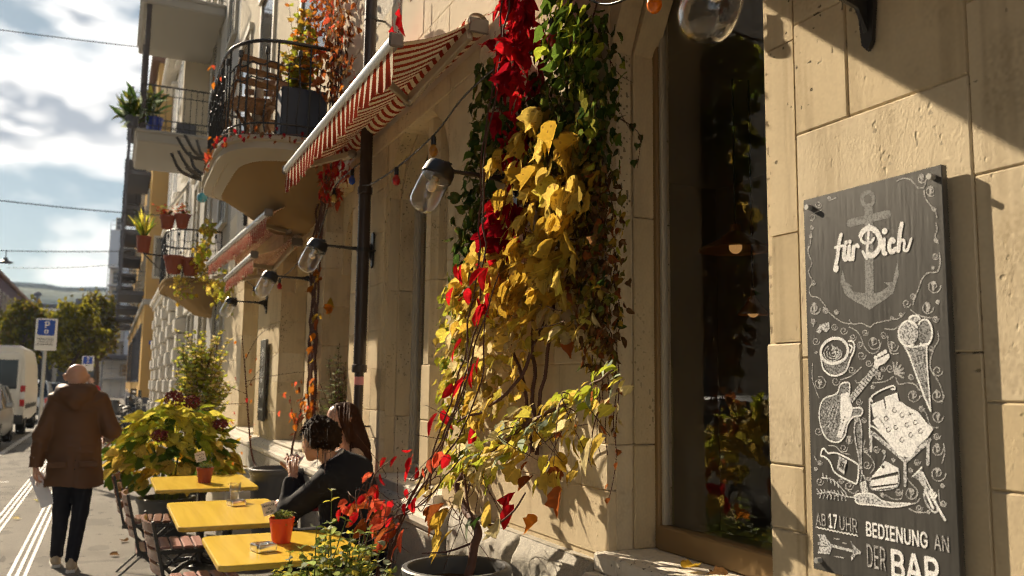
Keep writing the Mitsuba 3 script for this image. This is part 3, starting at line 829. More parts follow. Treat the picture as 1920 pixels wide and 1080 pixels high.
light_string('string of coloured bulbs sagging from the vine to the drainpipe', [(1.64, 2.9, 3.20), (1.62, 3.2, 3.16), (1.60, 4.0, 3.12), (1.60, 4.5, 3.03), (1.60, 5.2, 3.0), (1.60, 5.8, 3.02), (1.63, 6.2, 3.10)],
             [((1.60, 3.05, 3.14), 'red', 0), ((1.60, 4.51, 3.02), 'amber', 0), ((1.60, 5.21, 3.0), 'red', 0)])
light_string('string of bulbs with one orange bulb in front of the tall window', [(1.62, 2.9, 3.2), (1.60, 2.6, 3.02), (1.60, 2.31, 2.985), (1.60, 1.9, 3.0), (1.60, 1.2, 3.15)], [((1.60, 2.31, 2.985), 'orange', 0), ((1.60, 1.75, 3.04), 'red', 0)])
light_string('string of small bulbs left of the drainpipe with a blue and a pale bulb', [(1.63, 6.2, 3.28), (1.60, 6.4, 3.25), (1.60, 6.95, 3.22), (1.60, 7.6, 2.86), (1.62, 8.6, 2.78), (1.6, 9.6, 2.72), (1.6, 11.0, 2.8), (1.62, 12.5, 3.1)],
             [((1.60, 6.36, 3.25), 'blue', 0), ((1.60, 6.94, 3.22), 'yellow', 0), ((1.60, 7.55, 2.88), 'amber', 0), ((1.6, 9.35, 2.73), 'red', 0), ((1.6, 10.2, 2.74), 'blue', 0), ((1.6, 11.2, 2.82), 'yellow', 0)])
CHALK = {
 'anchor': [
  ('g',10.5,'241,-45 240,-50 237,-55 233,-58 228,-60 222,-60 217,-58 212,-54 208,-49 206,-44 205,-38 206,-32 209,-27 213,-24 219,-23 224,-23 230,-25 235,-28 238,-33 241,-39 241,-45'),
  ('g',26,'225,-64 217,-300'),
  ('g',21.1,'162,-92 282,-90'),
  ('g',0,'133,-212 125,-241 139,-276 164,-294 191,-306 216,-322 240,-310 254,-305 289,-287 308,-243 306,-208 295,-242 290,-259 264,-258 278,-268 250,-281 228,-282 218,-284 197,-278 167,-272 154,-257 165,-258 142,-243'),
 ],
 'title_lettering': [
  ('w',11.8,'116,-203 113,-209 108,-207 111,-196 118,-176 124,-146 129,-126 133,-119'),
  ('w',11.8,'144,-151 140,-176 144,-185 154,-178 159,-153'),
  ('w',11.8,'159,-153 156,-180 162,-187'),
  ('w',11.8,'173,-156 169,-187'),
  ('w',11.8,'269,-152 266,-181 272,-187'),
  ('w',11.8,'298,-160 291,-155 284,-167 285,-181 293,-186 301,-180'),
  ('w',11.8,'323,-121 316,-146 310,-185'),
  ('w',7.4,'111,-149 138,-148'),
  ('w',7.4,'311,-170 323,-161 329,-168 326,-184 333,-189 340,-181 348,-162'),
  ('w',7.4,'196,-133 201,-146 216,-153 230,-152 238,-144'),
  ('w',7.4,'202,-172 207,-182 214,-192'),
  ('w',7.4,'225,-107 220,-146 215,-178'),
  ('w',14.3,'197,-130 208,-119 226,-115 243,-124 255,-142 257,-163 246,-179 231,-187 218,-181'),
  ('w',11.2,'148,-141 148,-142'),
  ('w',11.2,'161,-141 161,-141'),
  ('w',16.1,'271,-131 272,-132'),
  ('w',9.3,'172,-164 178,-156 185,-153 189,-158'),
 ],
 'scroll_work': [
  ('l',2.8,'69,-25 66,-30 60,-32 54,-31 49,-27 47,-22 48,-18 52,-16 57,-16 61,-18 63,-21 62,-24 60,-26 57,-27 55,-25 53,-23 53,-22'),
  ('l',2.8,'34,-64 28,-61 24,-56 24,-51 28,-48 33,-47 38,-49 41,-52 41,-56 40,-59 36,-60 33,-59 30,-57 30,-55 31,-53 32,-52 34,-52'),
  ('l',2.8,'88,-13 90,-10 93,-9 97,-9 99,-11 100,-14 100,-17 98,-18 95,-18 93,-17 92,-15 92,-13 93,-12 95,-12 96,-12 97,-13 97,-14'),
  ('l',2.8,'397,-25 394,-30 390,-33 385,-33 380,-31 376,-27 375,-22 376,-18 379,-16 382,-15 386,-17 388,-19 389,-22 389,-24 388,-26 386,-26 384,-26'),
  ('l',2.8,'414,-70 407,-70 401,-67 397,-62 395,-56 397,-51 401,-48 405,-47 410,-49 413,-52 415,-56 414,-59 412,-62 409,-62 407,-62 405,-60 404,-58'),
  ('l',2.8,'38,-82 36,-85 33,-87 29,-86 26,-84 25,-81 26,-79 28,-77 31,-77 33,-79 34,-81 34,-82 33,-84 31,-84 30,-83 29,-82 29,-81'),
  ('l',2.8,'31,-105 29,-108 26,-109 23,-108 21,-107 20,-104 20,-102 22,-101 25,-101 27,-102 28,-104 27,-105 26,-106 25,-106 23,-106 23,-105 23,-104'),
  ('l',2.8,'39,-234 37,-238 33,-240 28,-240 24,-237 23,-234 24,-230 27,-229 30,-228 33,-230 35,-232 34,-234 33,-236 31,-236 29,-236 28,-234 28,-233'),
  ('l',2.8,'52,-305 49,-312 42,-317 34,-318 26,-315 21,-311 19,-305 20,-300 24,-296 30,-294 35,-295 39,-298 41,-302 40,-305 38,-307 35,-308 32,-308'),
  ('l',2.8,'75,-320 70,-320 65,-318 62,-314 63,-310 66,-307 70,-306 74,-308 76,-310 76,-313 75,-315 72,-316 69,-316 68,-314 67,-313 68,-311 69,-310'),
  ('l',2.8,'116,-320 114,-323 110,-325 106,-325 102,-323 101,-320 102,-316 105,-315 108,-314 111,-316 112,-318 112,-320 110,-321 108,-322 106,-321 105,-320 105,-319'),
  ('l',2.8,'419,-102 417,-104 414,-106 411,-105 409,-103 408,-100 409,-98 410,-97 413,-97 415,-98 416,-100 415,-102 414,-103 413,-103 412,-102 411,-101 411,-100'),
  ('l',2.8,'420,-176 419,-179 416,-180 413,-180 411,-178 410,-175 411,-173 412,-171 415,-171 417,-173 417,-174 417,-176 416,-177 415,-177 414,-177 413,-176 413,-175'),
  ('l',2.8,'419,-217 415,-220 410,-219 407,-217 405,-213 406,-210 408,-207 412,-207 415,-208 416,-211 416,-214 415,-215 413,-216 411,-215 409,-214 409,-212 410,-211'),
  ('l',2.8,'408,-238 407,-240 405,-241 403,-241 401,-240 400,-238 401,-236 402,-235 404,-235 405,-236 406,-237 406,-238 405,-239 404,-239 403,-239 402,-238 402,-237'),
  ('l',2.8,'422,-283 419,-291 412,-296 404,-297 397,-294 392,-289 390,-282 391,-276 395,-272 401,-271 406,-272 409,-275 411,-279 411,-282 409,-285 406,-286 403,-286'),
  ('l',2.8,'354,-300 352,-304 348,-306 344,-306 340,-303 339,-300 340,-296 343,-294 346,-294 349,-295 350,-298 350,-300 348,-302 346,-302 344,-302 343,-300 343,-299'),
  ('l',2.8,'401,-331 398,-338 392,-342 384,-344 378,-341 373,-337 371,-331 373,-325 376,-321 381,-320 386,-321 389,-324 391,-327 390,-331 388,-333 386,-334 383,-334'),
  ('l',2.8,'339,-316 337,-320 332,-324 327,-324 323,-323 319,-319 318,-315 319,-312 322,-309 325,-308 328,-309 331,-311 332,-313 331,-315 330,-317 328,-318 327,-317'),
  ('l',2.8,'413,-324 410,-322 408,-320 408,-317 410,-315 412,-315 414,-315 416,-317 416,-319 415,-320 414,-321 412,-321 411,-320 411,-319 411,-318 412,-317 413,-317'),
  ('l',2.4,'52,-309 48,-316 41,-320 33,-321 25,-319 19,-314 17,-308 19,-303 23,-299 29,-298 34,-299 38,-301 40,-305 39,-308 37,-311 34,-312 31,-311'),
  ('l',2.4,'82,-313 80,-317 75,-320 69,-320 64,-317 63,-313 64,-309 67,-306 71,-306 75,-308 77,-310 76,-313 75,-315 72,-315 70,-315 68,-313 68,-312'),
  ('l',2.4,'117,-319 115,-322 112,-324 108,-323 105,-321 104,-318 104,-316 107,-314 110,-314 112,-315 113,-317 113,-319 112,-320 110,-320 108,-320 108,-319 108,-318'),
  ('l',2.4,'36,-339 34,-343 29,-346 24,-345 20,-343 18,-339 19,-336 22,-334 26,-333 29,-335 31,-337 31,-340 29,-341 27,-342 25,-341 23,-340 23,-338'),
  ('l',2.4,'111,-359 109,-364 103,-366 97,-366 92,-363 90,-359 92,-355 95,-352 100,-352 103,-353 105,-356 105,-359 103,-361 100,-362 98,-361 96,-359 96,-358'),
  ('l',2.4,'143,-370 141,-375 137,-378 131,-379 126,-378 122,-374 121,-370 122,-367 125,-364 128,-363 132,-363 135,-365 136,-368 135,-370 134,-372 132,-372 130,-372'),
  ('l',2.4,'47,-393 45,-398 40,-401 34,-402 28,-401 24,-398 23,-393 24,-390 27,-387 31,-386 35,-386 37,-388 39,-391 38,-393 37,-395 35,-395 33,-395'),
  ('l',2.4,'200,-435 197,-440 193,-444 187,-445 181,-444 177,-440 176,-436 177,-432 180,-429 184,-428 188,-428 190,-430 192,-433 191,-435 190,-437 188,-438 186,-438'),
  ('l',2.4,'171,-389 169,-394 164,-397 158,-396 153,-394 152,-389 153,-385 156,-383 160,-382 164,-384 166,-387 165,-389 163,-391 161,-392 158,-391 157,-390 157,-388'),
  ('l',2.4,'183,-417 177,-415 174,-411 175,-406 177,-403 182,-401 186,-402 189,-405 189,-408 188,-411 185,-413 182,-412 180,-411 179,-409 180,-407 182,-406 183,-406'),
  ('l',2.4,'267,-387 265,-392 260,-395 255,-395 251,-392 249,-388 250,-384 253,-381 257,-381 260,-382 262,-385 262,-388 260,-390 257,-390 255,-390 254,-388 254,-387'),
  ('l',2.4,'248,-405 244,-413 237,-419 227,-421 218,-419 212,-413 210,-406 211,-399 216,-394 223,-392 229,-393 233,-396 235,-401 235,-405 232,-408 229,-409 226,-409'),
  ('l',2.4,'210,-378 208,-383 203,-385 198,-385 194,-383 192,-379 193,-375 197,-373 200,-372 204,-374 205,-376 205,-379 203,-381 201,-381 199,-380 198,-379 198,-378'),
  ('l',2.4,'299,-416 296,-422 291,-427 284,-428 277,-426 273,-422 271,-417 272,-412 276,-408 281,-407 285,-407 288,-410 290,-413 289,-416 288,-418 285,-419 283,-419'),
  ('l',2.4,'219,-455 217,-460 212,-463 206,-463 202,-461 200,-457 201,-453 204,-450 209,-449 212,-451 214,-453 213,-456 211,-458 209,-459 207,-458 206,-457 206,-455'),
  ('l',2.4,'284,-469 281,-474 277,-477 272,-478 267,-477 264,-474 262,-470 263,-466 266,-463 270,-462 273,-463 275,-464 276,-467 276,-469 275,-471 273,-471 271,-471'),
  ('l',2.4,'259,-470 257,-474 254,-476 249,-476 246,-474 245,-471 246,-468 248,-466 251,-465 254,-466 255,-468 255,-470 253,-472 252,-472 250,-472 249,-471 249,-470'),
  ('l',2.4,'250,-486 248,-491 243,-495 238,-496 233,-495 229,-492 228,-488 229,-484 232,-481 235,-480 239,-480 241,-482 242,-484 242,-487 241,-488 239,-489 237,-489'),
  ('l',2.4,'165,-470 162,-475 158,-478 153,-479 148,-478 145,-475 144,-471 145,-468 147,-465 151,-464 154,-465 156,-466 157,-468 157,-470 156,-472 154,-473 152,-472'),
  ('l',2.4,'63,-504 59,-512 52,-517 43,-519 35,-518 29,-513 27,-507 28,-501 33,-497 39,-495 44,-496 48,-498 50,-502 50,-505 48,-508 45,-509 42,-509'),
  ('l',2.4,'112,-500 110,-505 105,-509 99,-510 93,-509 89,-505 88,-501 89,-497 92,-494 96,-493 100,-493 102,-495 104,-498 103,-500 102,-502 100,-503 98,-503'),
  ('l',2.4,'38,-422 36,-425 34,-426 30,-426 28,-425 27,-423 28,-421 29,-419 32,-419 34,-420 35,-421 35,-423 34,-424 32,-424 31,-424 30,-423 30,-422'),
  ('l',2.4,'47,-631 45,-637 40,-641 33,-642 27,-641 23,-638 22,-634 23,-630 26,-627 30,-625 34,-625 37,-627 39,-629 38,-632 37,-634 34,-635 32,-635'),
  ('l',2.4,'354,-533 351,-541 344,-546 336,-548 329,-546 323,-542 322,-536 323,-530 327,-525 333,-523 338,-524 342,-526 343,-530 343,-534 341,-536 338,-538 335,-537'),
  ('l',2.4,'417,-476 415,-482 410,-486 404,-488 398,-486 394,-483 393,-478 394,-473 397,-470 401,-468 405,-469 408,-471 409,-474 409,-477 407,-479 405,-480 403,-479'),
  ('l',2.4,'418,-532 415,-540 409,-545 401,-547 394,-545 389,-541 387,-535 389,-529 393,-525 398,-523 403,-523 406,-526 408,-529 407,-533 405,-535 403,-537 400,-536'),
  ('l',2.4,'414,-579 411,-586 405,-591 398,-593 392,-591 388,-587 386,-582 387,-577 391,-573 395,-571 400,-572 403,-574 404,-577 404,-580 402,-582 400,-584 398,-583'),
  ('l',2.4,'413,-358 411,-362 407,-365 402,-364 399,-362 397,-358 398,-354 401,-352 405,-352 407,-353 409,-356 409,-358 407,-360 405,-360 403,-360 402,-358 402,-357'),
  ('l',2.4,'316,-341 315,-344 312,-345 308,-345 306,-343 305,-341 306,-338 308,-337 310,-337 312,-338 313,-339 313,-341 312,-342 310,-343 309,-342 308,-341 308,-340'),
  ('l',2.4,'288,-346 286,-349 284,-350 282,-350 279,-348 279,-346 279,-344 281,-343 283,-343 284,-344 285,-345 285,-347 284,-347 283,-348 282,-347 281,-347 281,-346'),
  ('l',2.4,'364,-562 362,-566 358,-569 354,-569 351,-567 350,-564 351,-561 353,-559 356,-558 359,-559 360,-561 360,-563 358,-565 356,-566 355,-565 354,-564 354,-563'),
  ('l',2.4,'339,-490 337,-494 333,-496 329,-496 326,-494 324,-491 325,-488 328,-485 331,-485 333,-486 335,-488 334,-490 333,-492 331,-493 329,-492 328,-491 329,-490'),
  ('l',2.4,'397,-425 395,-429 392,-431 388,-430 385,-429 384,-426 385,-423 387,-421 390,-420 392,-421 393,-423 393,-425 392,-427 390,-427 388,-427 388,-426 388,-425'),
  ('l',2.4,'224,-513 222,-517 219,-518 216,-519 213,-517 212,-514 213,-512 215,-510 217,-510 219,-511 221,-512 220,-514 219,-515 218,-516 216,-515 215,-514 215,-513'),
  ('l',2.4,'184,-551 181,-556 176,-559 171,-559 166,-556 165,-552 166,-548 169,-546 173,-545 177,-546 178,-549 178,-552 176,-554 174,-554 171,-554 170,-552 170,-551'),
  ('l',2.4,'195,-596 193,-600 189,-602 185,-603 181,-601 180,-598 181,-595 184,-592 187,-592 189,-593 191,-595 191,-597 189,-599 187,-599 185,-599 184,-598 184,-597'),
  ('l',2.4,'403,-624 401,-628 397,-631 392,-632 388,-630 387,-626 388,-622 391,-620 394,-619 397,-620 398,-622 398,-625 397,-627 394,-628 393,-627 392,-626 392,-624'),
  ('l',2.4,'171,-596 169,-599 166,-601 162,-602 158,-600 157,-597 158,-594 160,-592 163,-592 166,-592 167,-594 167,-596 165,-598 164,-598 162,-598 161,-597 161,-596'),
  ('l',2.6,'149,-648 146,-654 141,-657 134,-658 129,-655 127,-651 129,-646 132,-643 137,-642 141,-643 143,-646 142,-649 140,-652 137,-653 135,-652 134,-651 134,-649'),
  ('l',2.6,'131,-669 129,-674 125,-678 119,-679 114,-679 110,-676 109,-672 110,-668 113,-665 116,-664 120,-664 123,-666 124,-668 123,-670 122,-672 120,-673 118,-673'),
  ('l',2.6,'43,-713 41,-717 37,-720 33,-720 29,-718 28,-716 29,-713 31,-710 35,-710 37,-710 39,-712 39,-714 37,-716 35,-717 33,-716 32,-715 32,-714'),
  ('l',2.6,'26,-730 25,-733 22,-735 18,-736 16,-734 15,-732 15,-730 17,-728 20,-728 22,-728 23,-730 23,-731 22,-732 20,-733 19,-733 18,-732 18,-731'),
  ('l',2.6,'205,-705 202,-710 198,-714 192,-715 187,-715 183,-712 182,-708 183,-704 186,-701 190,-700 193,-700 196,-701 197,-703 197,-706 195,-708 193,-709 191,-709'),
  ('l',2.6,'232,-665 230,-670 225,-674 220,-674 216,-672 214,-668 215,-664 218,-661 222,-660 226,-661 227,-664 227,-667 225,-669 223,-670 220,-669 219,-668 219,-666'),
  ('l',2.6,'249,-669 248,-672 246,-673 243,-674 240,-672 240,-670 240,-668 242,-667 244,-666 246,-667 247,-668 246,-670 245,-671 244,-671 243,-671 242,-670 242,-669'),
  ('l',2.6,'197,-669 195,-673 192,-676 187,-676 184,-675 183,-672 183,-668 186,-666 189,-666 192,-666 193,-668 193,-670 191,-672 189,-673 188,-672 187,-671 187,-670'),
  ('l',2.6,'277,-687 275,-690 272,-692 269,-693 267,-691 266,-689 266,-687 268,-685 271,-684 273,-685 273,-687 273,-688 272,-689 271,-690 269,-690 269,-689 269,-688'),
  ('l',2.6,'409,-653 406,-660 401,-665 394,-667 388,-666 383,-662 382,-657 383,-652 386,-648 391,-646 395,-646 398,-648 400,-651 399,-654 398,-657 395,-658 393,-658'),
  ('l',2.6,'413,-706 410,-715 402,-722 393,-725 385,-724 379,-719 377,-712 378,-705 383,-700 389,-697 395,-697 399,-700 401,-704 400,-708 398,-711 395,-713 392,-713'),
  ('l',2.6,'337,-757 334,-765 327,-771 319,-774 311,-773 306,-769 304,-763 306,-757 310,-752 315,-750 320,-750 324,-752 326,-755 325,-759 323,-762 320,-764 318,-764'),
  ('l',2.6,'347,-686 345,-691 341,-694 336,-694 333,-692 331,-689 332,-685 335,-683 338,-682 341,-683 342,-685 342,-687 341,-689 339,-690 337,-690 336,-689 336,-687'),
  ('l',2.6,'325,-706 324,-710 321,-712 317,-712 315,-711 314,-708 314,-706 316,-704 319,-703 321,-704 322,-706 322,-707 321,-709 319,-709 318,-709 317,-708 317,-707'),
  ('l',2.6,'292,-761 290,-766 285,-769 280,-770 276,-768 275,-764 276,-760 279,-757 283,-756 286,-757 287,-759 287,-762 285,-764 283,-765 281,-765 280,-764 280,-762'),
  ('l',2.6,'242,-773 241,-776 237,-779 234,-779 231,-778 230,-775 230,-772 233,-770 235,-770 237,-770 239,-772 238,-774 237,-775 235,-776 234,-776 233,-775 233,-774'),
  ('l',2.6,'348,-790 346,-796 341,-799 336,-800 332,-798 331,-794 332,-790 335,-787 339,-786 342,-787 343,-789 343,-792 341,-794 339,-795 337,-795 336,-794 336,-792'),
  ('l',2.6,'367,-797 366,-799 364,-801 362,-801 360,-800 360,-799 360,-797 362,-795 363,-795 364,-795 365,-796 365,-798 364,-799 363,-799 362,-799 362,-798 362,-798'),
  ('l',2.6,'411,-772 409,-776 405,-779 401,-780 397,-778 396,-775 397,-772 400,-769 403,-768 405,-769 407,-771 406,-773 405,-775 403,-776 401,-776 400,-775 400,-773'),
  ('l',2.6,'147,-761 144,-767 139,-771 133,-773 127,-772 123,-769 121,-765 122,-761 126,-758 130,-756 134,-756 137,-757 138,-760 138,-762 136,-764 134,-765 132,-765'),
  ('l',2.6,'115,-753 113,-757 109,-759 104,-760 101,-758 99,-755 100,-752 103,-750 106,-749 109,-750 110,-751 110,-754 109,-755 107,-756 105,-756 104,-755 104,-754'),
  ('l',2.6,'47,-761 44,-767 39,-771 33,-772 28,-772 24,-769 23,-765 24,-761 27,-758 30,-757 34,-757 37,-758 38,-760 38,-763 37,-764 34,-765 32,-766'),
  ('l',2.6,'201,-739 199,-742 196,-744 193,-744 190,-743 189,-741 190,-738 192,-737 194,-736 196,-737 197,-738 197,-740 196,-741 195,-742 193,-741 192,-741 192,-740'),
  ('l',2.6,'408,-733 407,-736 404,-738 402,-738 399,-737 399,-735 399,-732 401,-731 403,-730 405,-731 406,-732 405,-734 404,-735 403,-735 402,-735 401,-734 401,-734'),
  ('l',3.1,'314,-13 331,-11 351,-17 363,-30 374,-43 389,-44 395,-32'),
  ('l',3.1,'389,-53 391,-69 402,-88 416,-106 420,-122'),
  ('l',3.1,'417,-135 419,-152 413,-165 420,-183'),
  ('l',3.1,'422,-206 423,-230 414,-249 388,-249 371,-264 362,-284 350,-303 345,-319'),
  ('l',3.1,'16,-127 14,-150 27,-180 13,-202 27,-231 14,-249 21,-270 47,-276 71,-301'),
  ('l',3.1,'27,-93 24,-124 15,-139'),
  ('l',3.1,'66,-40 40,-43'),
  ('l',3.1,'120,-16 97,-20'),
  ('l',2.7,'63,-303 92,-326 121,-345 149,-353 158,-352'),
  ('l',2.7,'150,-343 161,-355 189,-354 216,-365 228,-358 258,-353 280,-352'),
  ('l',2.7,'281,-350 302,-350 321,-337'),
  ('l',2.7,'338,-331 358,-345 385,-353 408,-354'),
  ('l',2.7,'149,-361 173,-373 188,-393 195,-412 210,-428 228,-431 244,-417 241,-398'),
  ('l',2.7,'261,-372 287,-375 301,-368'),
  ('l',2.7,'269,-390 269,-411 277,-433 298,-433'),
  ('l',2.7,'115,-496 144,-489 164,-479 185,-464'),
  ('l',2.7,'218,-504 255,-501 281,-489'),
  ('l',2.7,'288,-492 295,-507 319,-504 340,-507 353,-521'),
  ('l',2.7,'394,-431 387,-447 385,-470 394,-487'),
  ('l',2.7,'409,-386 410,-406 398,-422'),
  ('l',2.7,'398,-490 409,-510 415,-532 411,-549'),
  ('l',2.7,'351,-559 367,-572 379,-603 398,-605'),
  ('l',2.7,'19,-452 16,-491 28,-524 38,-544'),
  ('l',2.7,'38,-488 51,-488 64,-501'),
  ('l',2.7,'207,-480 175,-504 163,-498'),
  ('l',2.8,'67,-667 92,-668 109,-681 137,-685'),
  ('l',2.8,'16,-698 25,-711 44,-717'),
  ('l',2.8,'188,-646 183,-669 207,-690 214,-709 201,-726'),
  ('l',2.8,'227,-771 251,-775 262,-780 289,-777 294,-757'),
  ('l',2.8,'307,-710 307,-725 324,-742 335,-753 330,-775'),
  ('l',2.8,'311,-797 329,-802 347,-801 365,-797'),
  ('l',2.8,'392,-746 394,-770 407,-780'),
  ('l',2.8,'411,-641 412,-662 405,-683'),
  ('l',2.8,'118,-770 144,-781 161,-772'),
  ('l',2.8,'315,-786 333,-780 341,-770'),
  ('l',4.8,'285,-481 282,-456'),
  ('l',4.8,'285,-481 293,-456'),
  ('l',4.8,'285,-481 303,-462'),
  ('l',4.8,'285,-481 310,-470'),
  ('l',4.8,'285,-481 312,-481'),
  ('l',4.8,'285,-481 309,-491'),
  ('l',5,'383,-22 379,-13'),
  ('l',5,'383,-22 384,-13'),
  ('l',5,'383,-22 388,-15'),
  ('l',5,'383,-22 383,-32'),
  ('l',5,'406,-56 402,-47'),
  ('l',5,'406,-56 406,-47'),
  ('l',5,'406,-56 411,-49'),
  ('l',5,'406,-56 405,-66'),
  ('l',5,'402,-281 398,-272'),
  ('l',5,'402,-281 403,-272'),
  ('l',5,'402,-281 407,-273'),
  ('l',5,'402,-281 402,-290'),
  ('l',5,'384,-328 380,-319'),
  ('l',5,'384,-328 384,-318'),
  ('l',5,'384,-328 388,-320'),
  ('l',5,'384,-328 383,-337'),
  ('l',5,'30,-302 25,-292'),
  ('l',5,'30,-302 30,-291'),
  ('l',5,'30,-302 36,-293'),
  ('l',5,'30,-302 30,-312'),
  ('l',4.2,'222,-403 218,-396'),
  ('l',4.2,'222,-403 222,-395'),
  ('l',4.2,'222,-403 227,-396'),
  ('l',4.2,'222,-403 222,-412'),
  ('l',4.2,'279,-413 276,-406'),
  ('l',4.2,'279,-413 280,-405'),
  ('l',4.2,'279,-413 284,-406'),
  ('l',4.2,'279,-413 279,-422'),
  ('l',4.2,'335,-532 332,-525'),
  ('l',4.2,'335,-532 336,-524'),
  ('l',4.2,'335,-532 340,-525'),
  ('l',4.2,'335,-532 335,-540'),
  ('l',4.2,'399,-529 396,-523'),
  ('l',4.2,'399,-529 399,-521'),
  ('l',4.2,'399,-529 403,-523'),
  ('l',4.2,'399,-529 398,-537'),
  ('l',4.2,'399,-584 396,-577'),
  ('l',4.2,'399,-584 400,-576'),
  ('l',4.2,'399,-584 403,-577'),
  ('l',4.2,'399,-584 399,-592'),
  ('l',4.2,'237,-486 233,-479'),
  ('l',4.2,'237,-486 238,-478'),
  ('l',4.2,'237,-486 242,-479'),
  ('l',4.2,'237,-486 237,-495'),
  ('l',4.2,'42,-508 37,-500'),
  ('l',4.2,'42,-508 42,-499'),
  ('l',4.2,'42,-508 47,-500'),
  ('l',4.2,'42,-508 41,-517'),
  ('l',4.2,'26,-342 21,-333'),
  ('l',4.2,'26,-342 26,-333'),
  ('l',4.2,'26,-342 31,-334'),
  ('l',4.2,'26,-342 25,-351'),
  ('l',4.2,'386,-330 383,-323'),
  ('l',4.2,'386,-330 386,-322'),
  ('l',4.2,'386,-330 390,-323'),
  ('l',4.2,'386,-330 386,-338'),
  ('l',4.2,'32,-299 27,-290'),
  ('l',4.2,'32,-299 32,-289'),
  ('l',4.2,'32,-299 37,-291'),
  ('l',4.2,'32,-299 32,-308'),
  ('l',4.6,'393,-651 390,-644'),
  ('l',4.6,'393,-651 394,-643'),
  ('l',4.6,'393,-651 397,-644'),
  ('l',4.6,'393,-651 393,-660'),
  ('l',4.6,'390,-705 387,-698'),
  ('l',4.6,'390,-705 391,-697'),
  ('l',4.6,'390,-705 395,-697'),
  ('l',4.6,'390,-705 390,-713'),
  ('l',4.6,'318,-761 314,-754'),
  ('l',4.6,'318,-761 318,-752'),
  ('l',4.6,'318,-761 322,-753'),
  ('l',4.6,'318,-761 317,-769'),
  ('l',4.6,'137,-649 132,-641'),
  ('l',4.6,'137,-649 137,-639'),
  ('l',4.6,'137,-649 142,-640'),
  ('l',4.6,'137,-649 136,-658'),
 ],
 'whistle': [
  ('m',0,'34,-367 50,-349 81,-344 84,-360 72,-371 58,-364 47,-373'),
 ],
 'coffee_cup': [
  ('w',8,'140,-407 143,-417 142,-427 136,-437 127,-445 114,-450 100,-453 86,-453 72,-450 61,-444 53,-435 50,-425 52,-414 58,-405 68,-397 81,-391 95,-388 110,-389 123,-392 133,-399 140,-407'),
  ('m',3.2,'123,-424 123,-428 121,-432 118,-437 113,-440 108,-443 102,-445 96,-447 89,-447 83,-447 77,-445 72,-443 67,-440 64,-436 62,-432 61,-428 61,-423 63,-419 67,-414 71,-411 76,-408'),
  ('m',3.2,'116,-418 117,-421 118,-425 117,-428 115,-432 112,-435 108,-437 104,-439 99,-441 94,-441 89,-441 84,-440 80,-438 76,-436 73,-433 72,-430 71,-426 71,-423 73,-419 76,-416 79,-413'),
  ('m',3.2,'109,-415 111,-417 112,-419 113,-421 113,-423 113,-426 112,-428 110,-430 108,-431 106,-433 103,-434 100,-435 96,-435 93,-435 90,-435 87,-434 85,-432 83,-431 81,-429 80,-427 80,-424'),
  ('m',4.8,'90,-404 105,-437'),
  ('m',4.8,'98,-411 89,-418'),
  ('m',4.8,'100,-415 108,-412'),
  ('m',4.8,'101,-423 90,-427'),
  ('m',4.8,'103,-426 112,-421'),
  ('w',4.8,'50,-436 56,-465 71,-479 88,-485 111,-484 134,-473 146,-451 151,-442'),
  ('w',4.8,'147,-397 160,-399 165,-412 160,-428 150,-442'),
  ('w',4.8,'149,-407 157,-413 150,-427'),
  ('d',0,'57,-449 78,-456 112,-450 146,-435 134,-470 111,-481 82,-481 65,-470'),
 ],
 'guitar': [
  ('d',0,'38,-599 41,-570 58,-545 101,-532 114,-509 133,-503 145,-508 142,-536 152,-567 176,-566 184,-575 175,-586 149,-592 132,-613 125,-636 108,-653 87,-657 60,-648 45,-625'),
  ('w',4.2,'38,-599 41,-570 58,-545 101,-532 114,-509 133,-503 145,-508 142,-536'),
  ('w',4.2,'152,-568 176,-566 184,-575 175,-586 149,-592 132,-613 125,-636 108,-653 87,-657 60,-648 45,-625 38,-599'),
  ('w',0,'115,-533 138,-528 143,-545 153,-568 147,-589 131,-605 113,-645 96,-643 112,-606 111,-577'),
  ('b',4.2,'125,-591 125,-592'),
  ('b',4.2,'121,-599 121,-600'),
  ('b',4.2,'117,-608 118,-609'),
  ('b',4.2,'109,-625 110,-626'),
  ('m',3.7,'47,-589 70,-566'),
  ('m',3.7,'58,-591 79,-564'),
  ('m',3.7,'69,-593 89,-561'),
  ('m',3.7,'80,-596 98,-559'),
  ('m',3.7,'91,-598 107,-557'),
  ('m',3.7,'50,-621 72,-604'),
  ('m',3.7,'62,-624 81,-604'),
  ('m',3.7,'74,-626 89,-603'),
  ('m',3.7,'86,-629 98,-603'),
  ('m',0,'137,-544 222,-463 238,-473 152,-554'),
  ('w',0,'223,-463 227,-449 258,-438 270,-432 273,-442 257,-457 238,-463 235,-471'),
  ('b',1.9,'144,-537 157,-549'),
  ('b',1.9,'151,-530 164,-542'),
  ('b',1.9,'158,-524 171,-535'),
  ('b',1.9,'165,-517 178,-528'),
  ('b',1.9,'172,-510 185,-522'),
  ('b',1.9,'179,-504 192,-515'),
  ('b',1.9,'186,-497 199,-508'),
  ('b',1.9,'193,-490 206,-502'),
  ('b',1.9,'200,-484 213,-495'),
  ('b',1.9,'207,-477 219,-489'),
  ('b',1.9,'213,-471 226,-482'),
  ('b',1.9,'220,-464 233,-476'),
  ('w',10.6,'230,-442 231,-443'),
  ('w',10.6,'241,-436 241,-436'),
  ('w',10.6,'250,-432 251,-432'),
  ('w',10.6,'259,-428 259,-428'),
 ],
 'ice_cream': [
  ('m',0,'356,-389 354,-397 350,-405 344,-411 336,-415 328,-416 320,-414 312,-410 306,-403 303,-395 302,-386 304,-377 308,-369 314,-363 322,-360 331,-359 339,-361 346,-365 352,-372 355,-380 356,-389'),
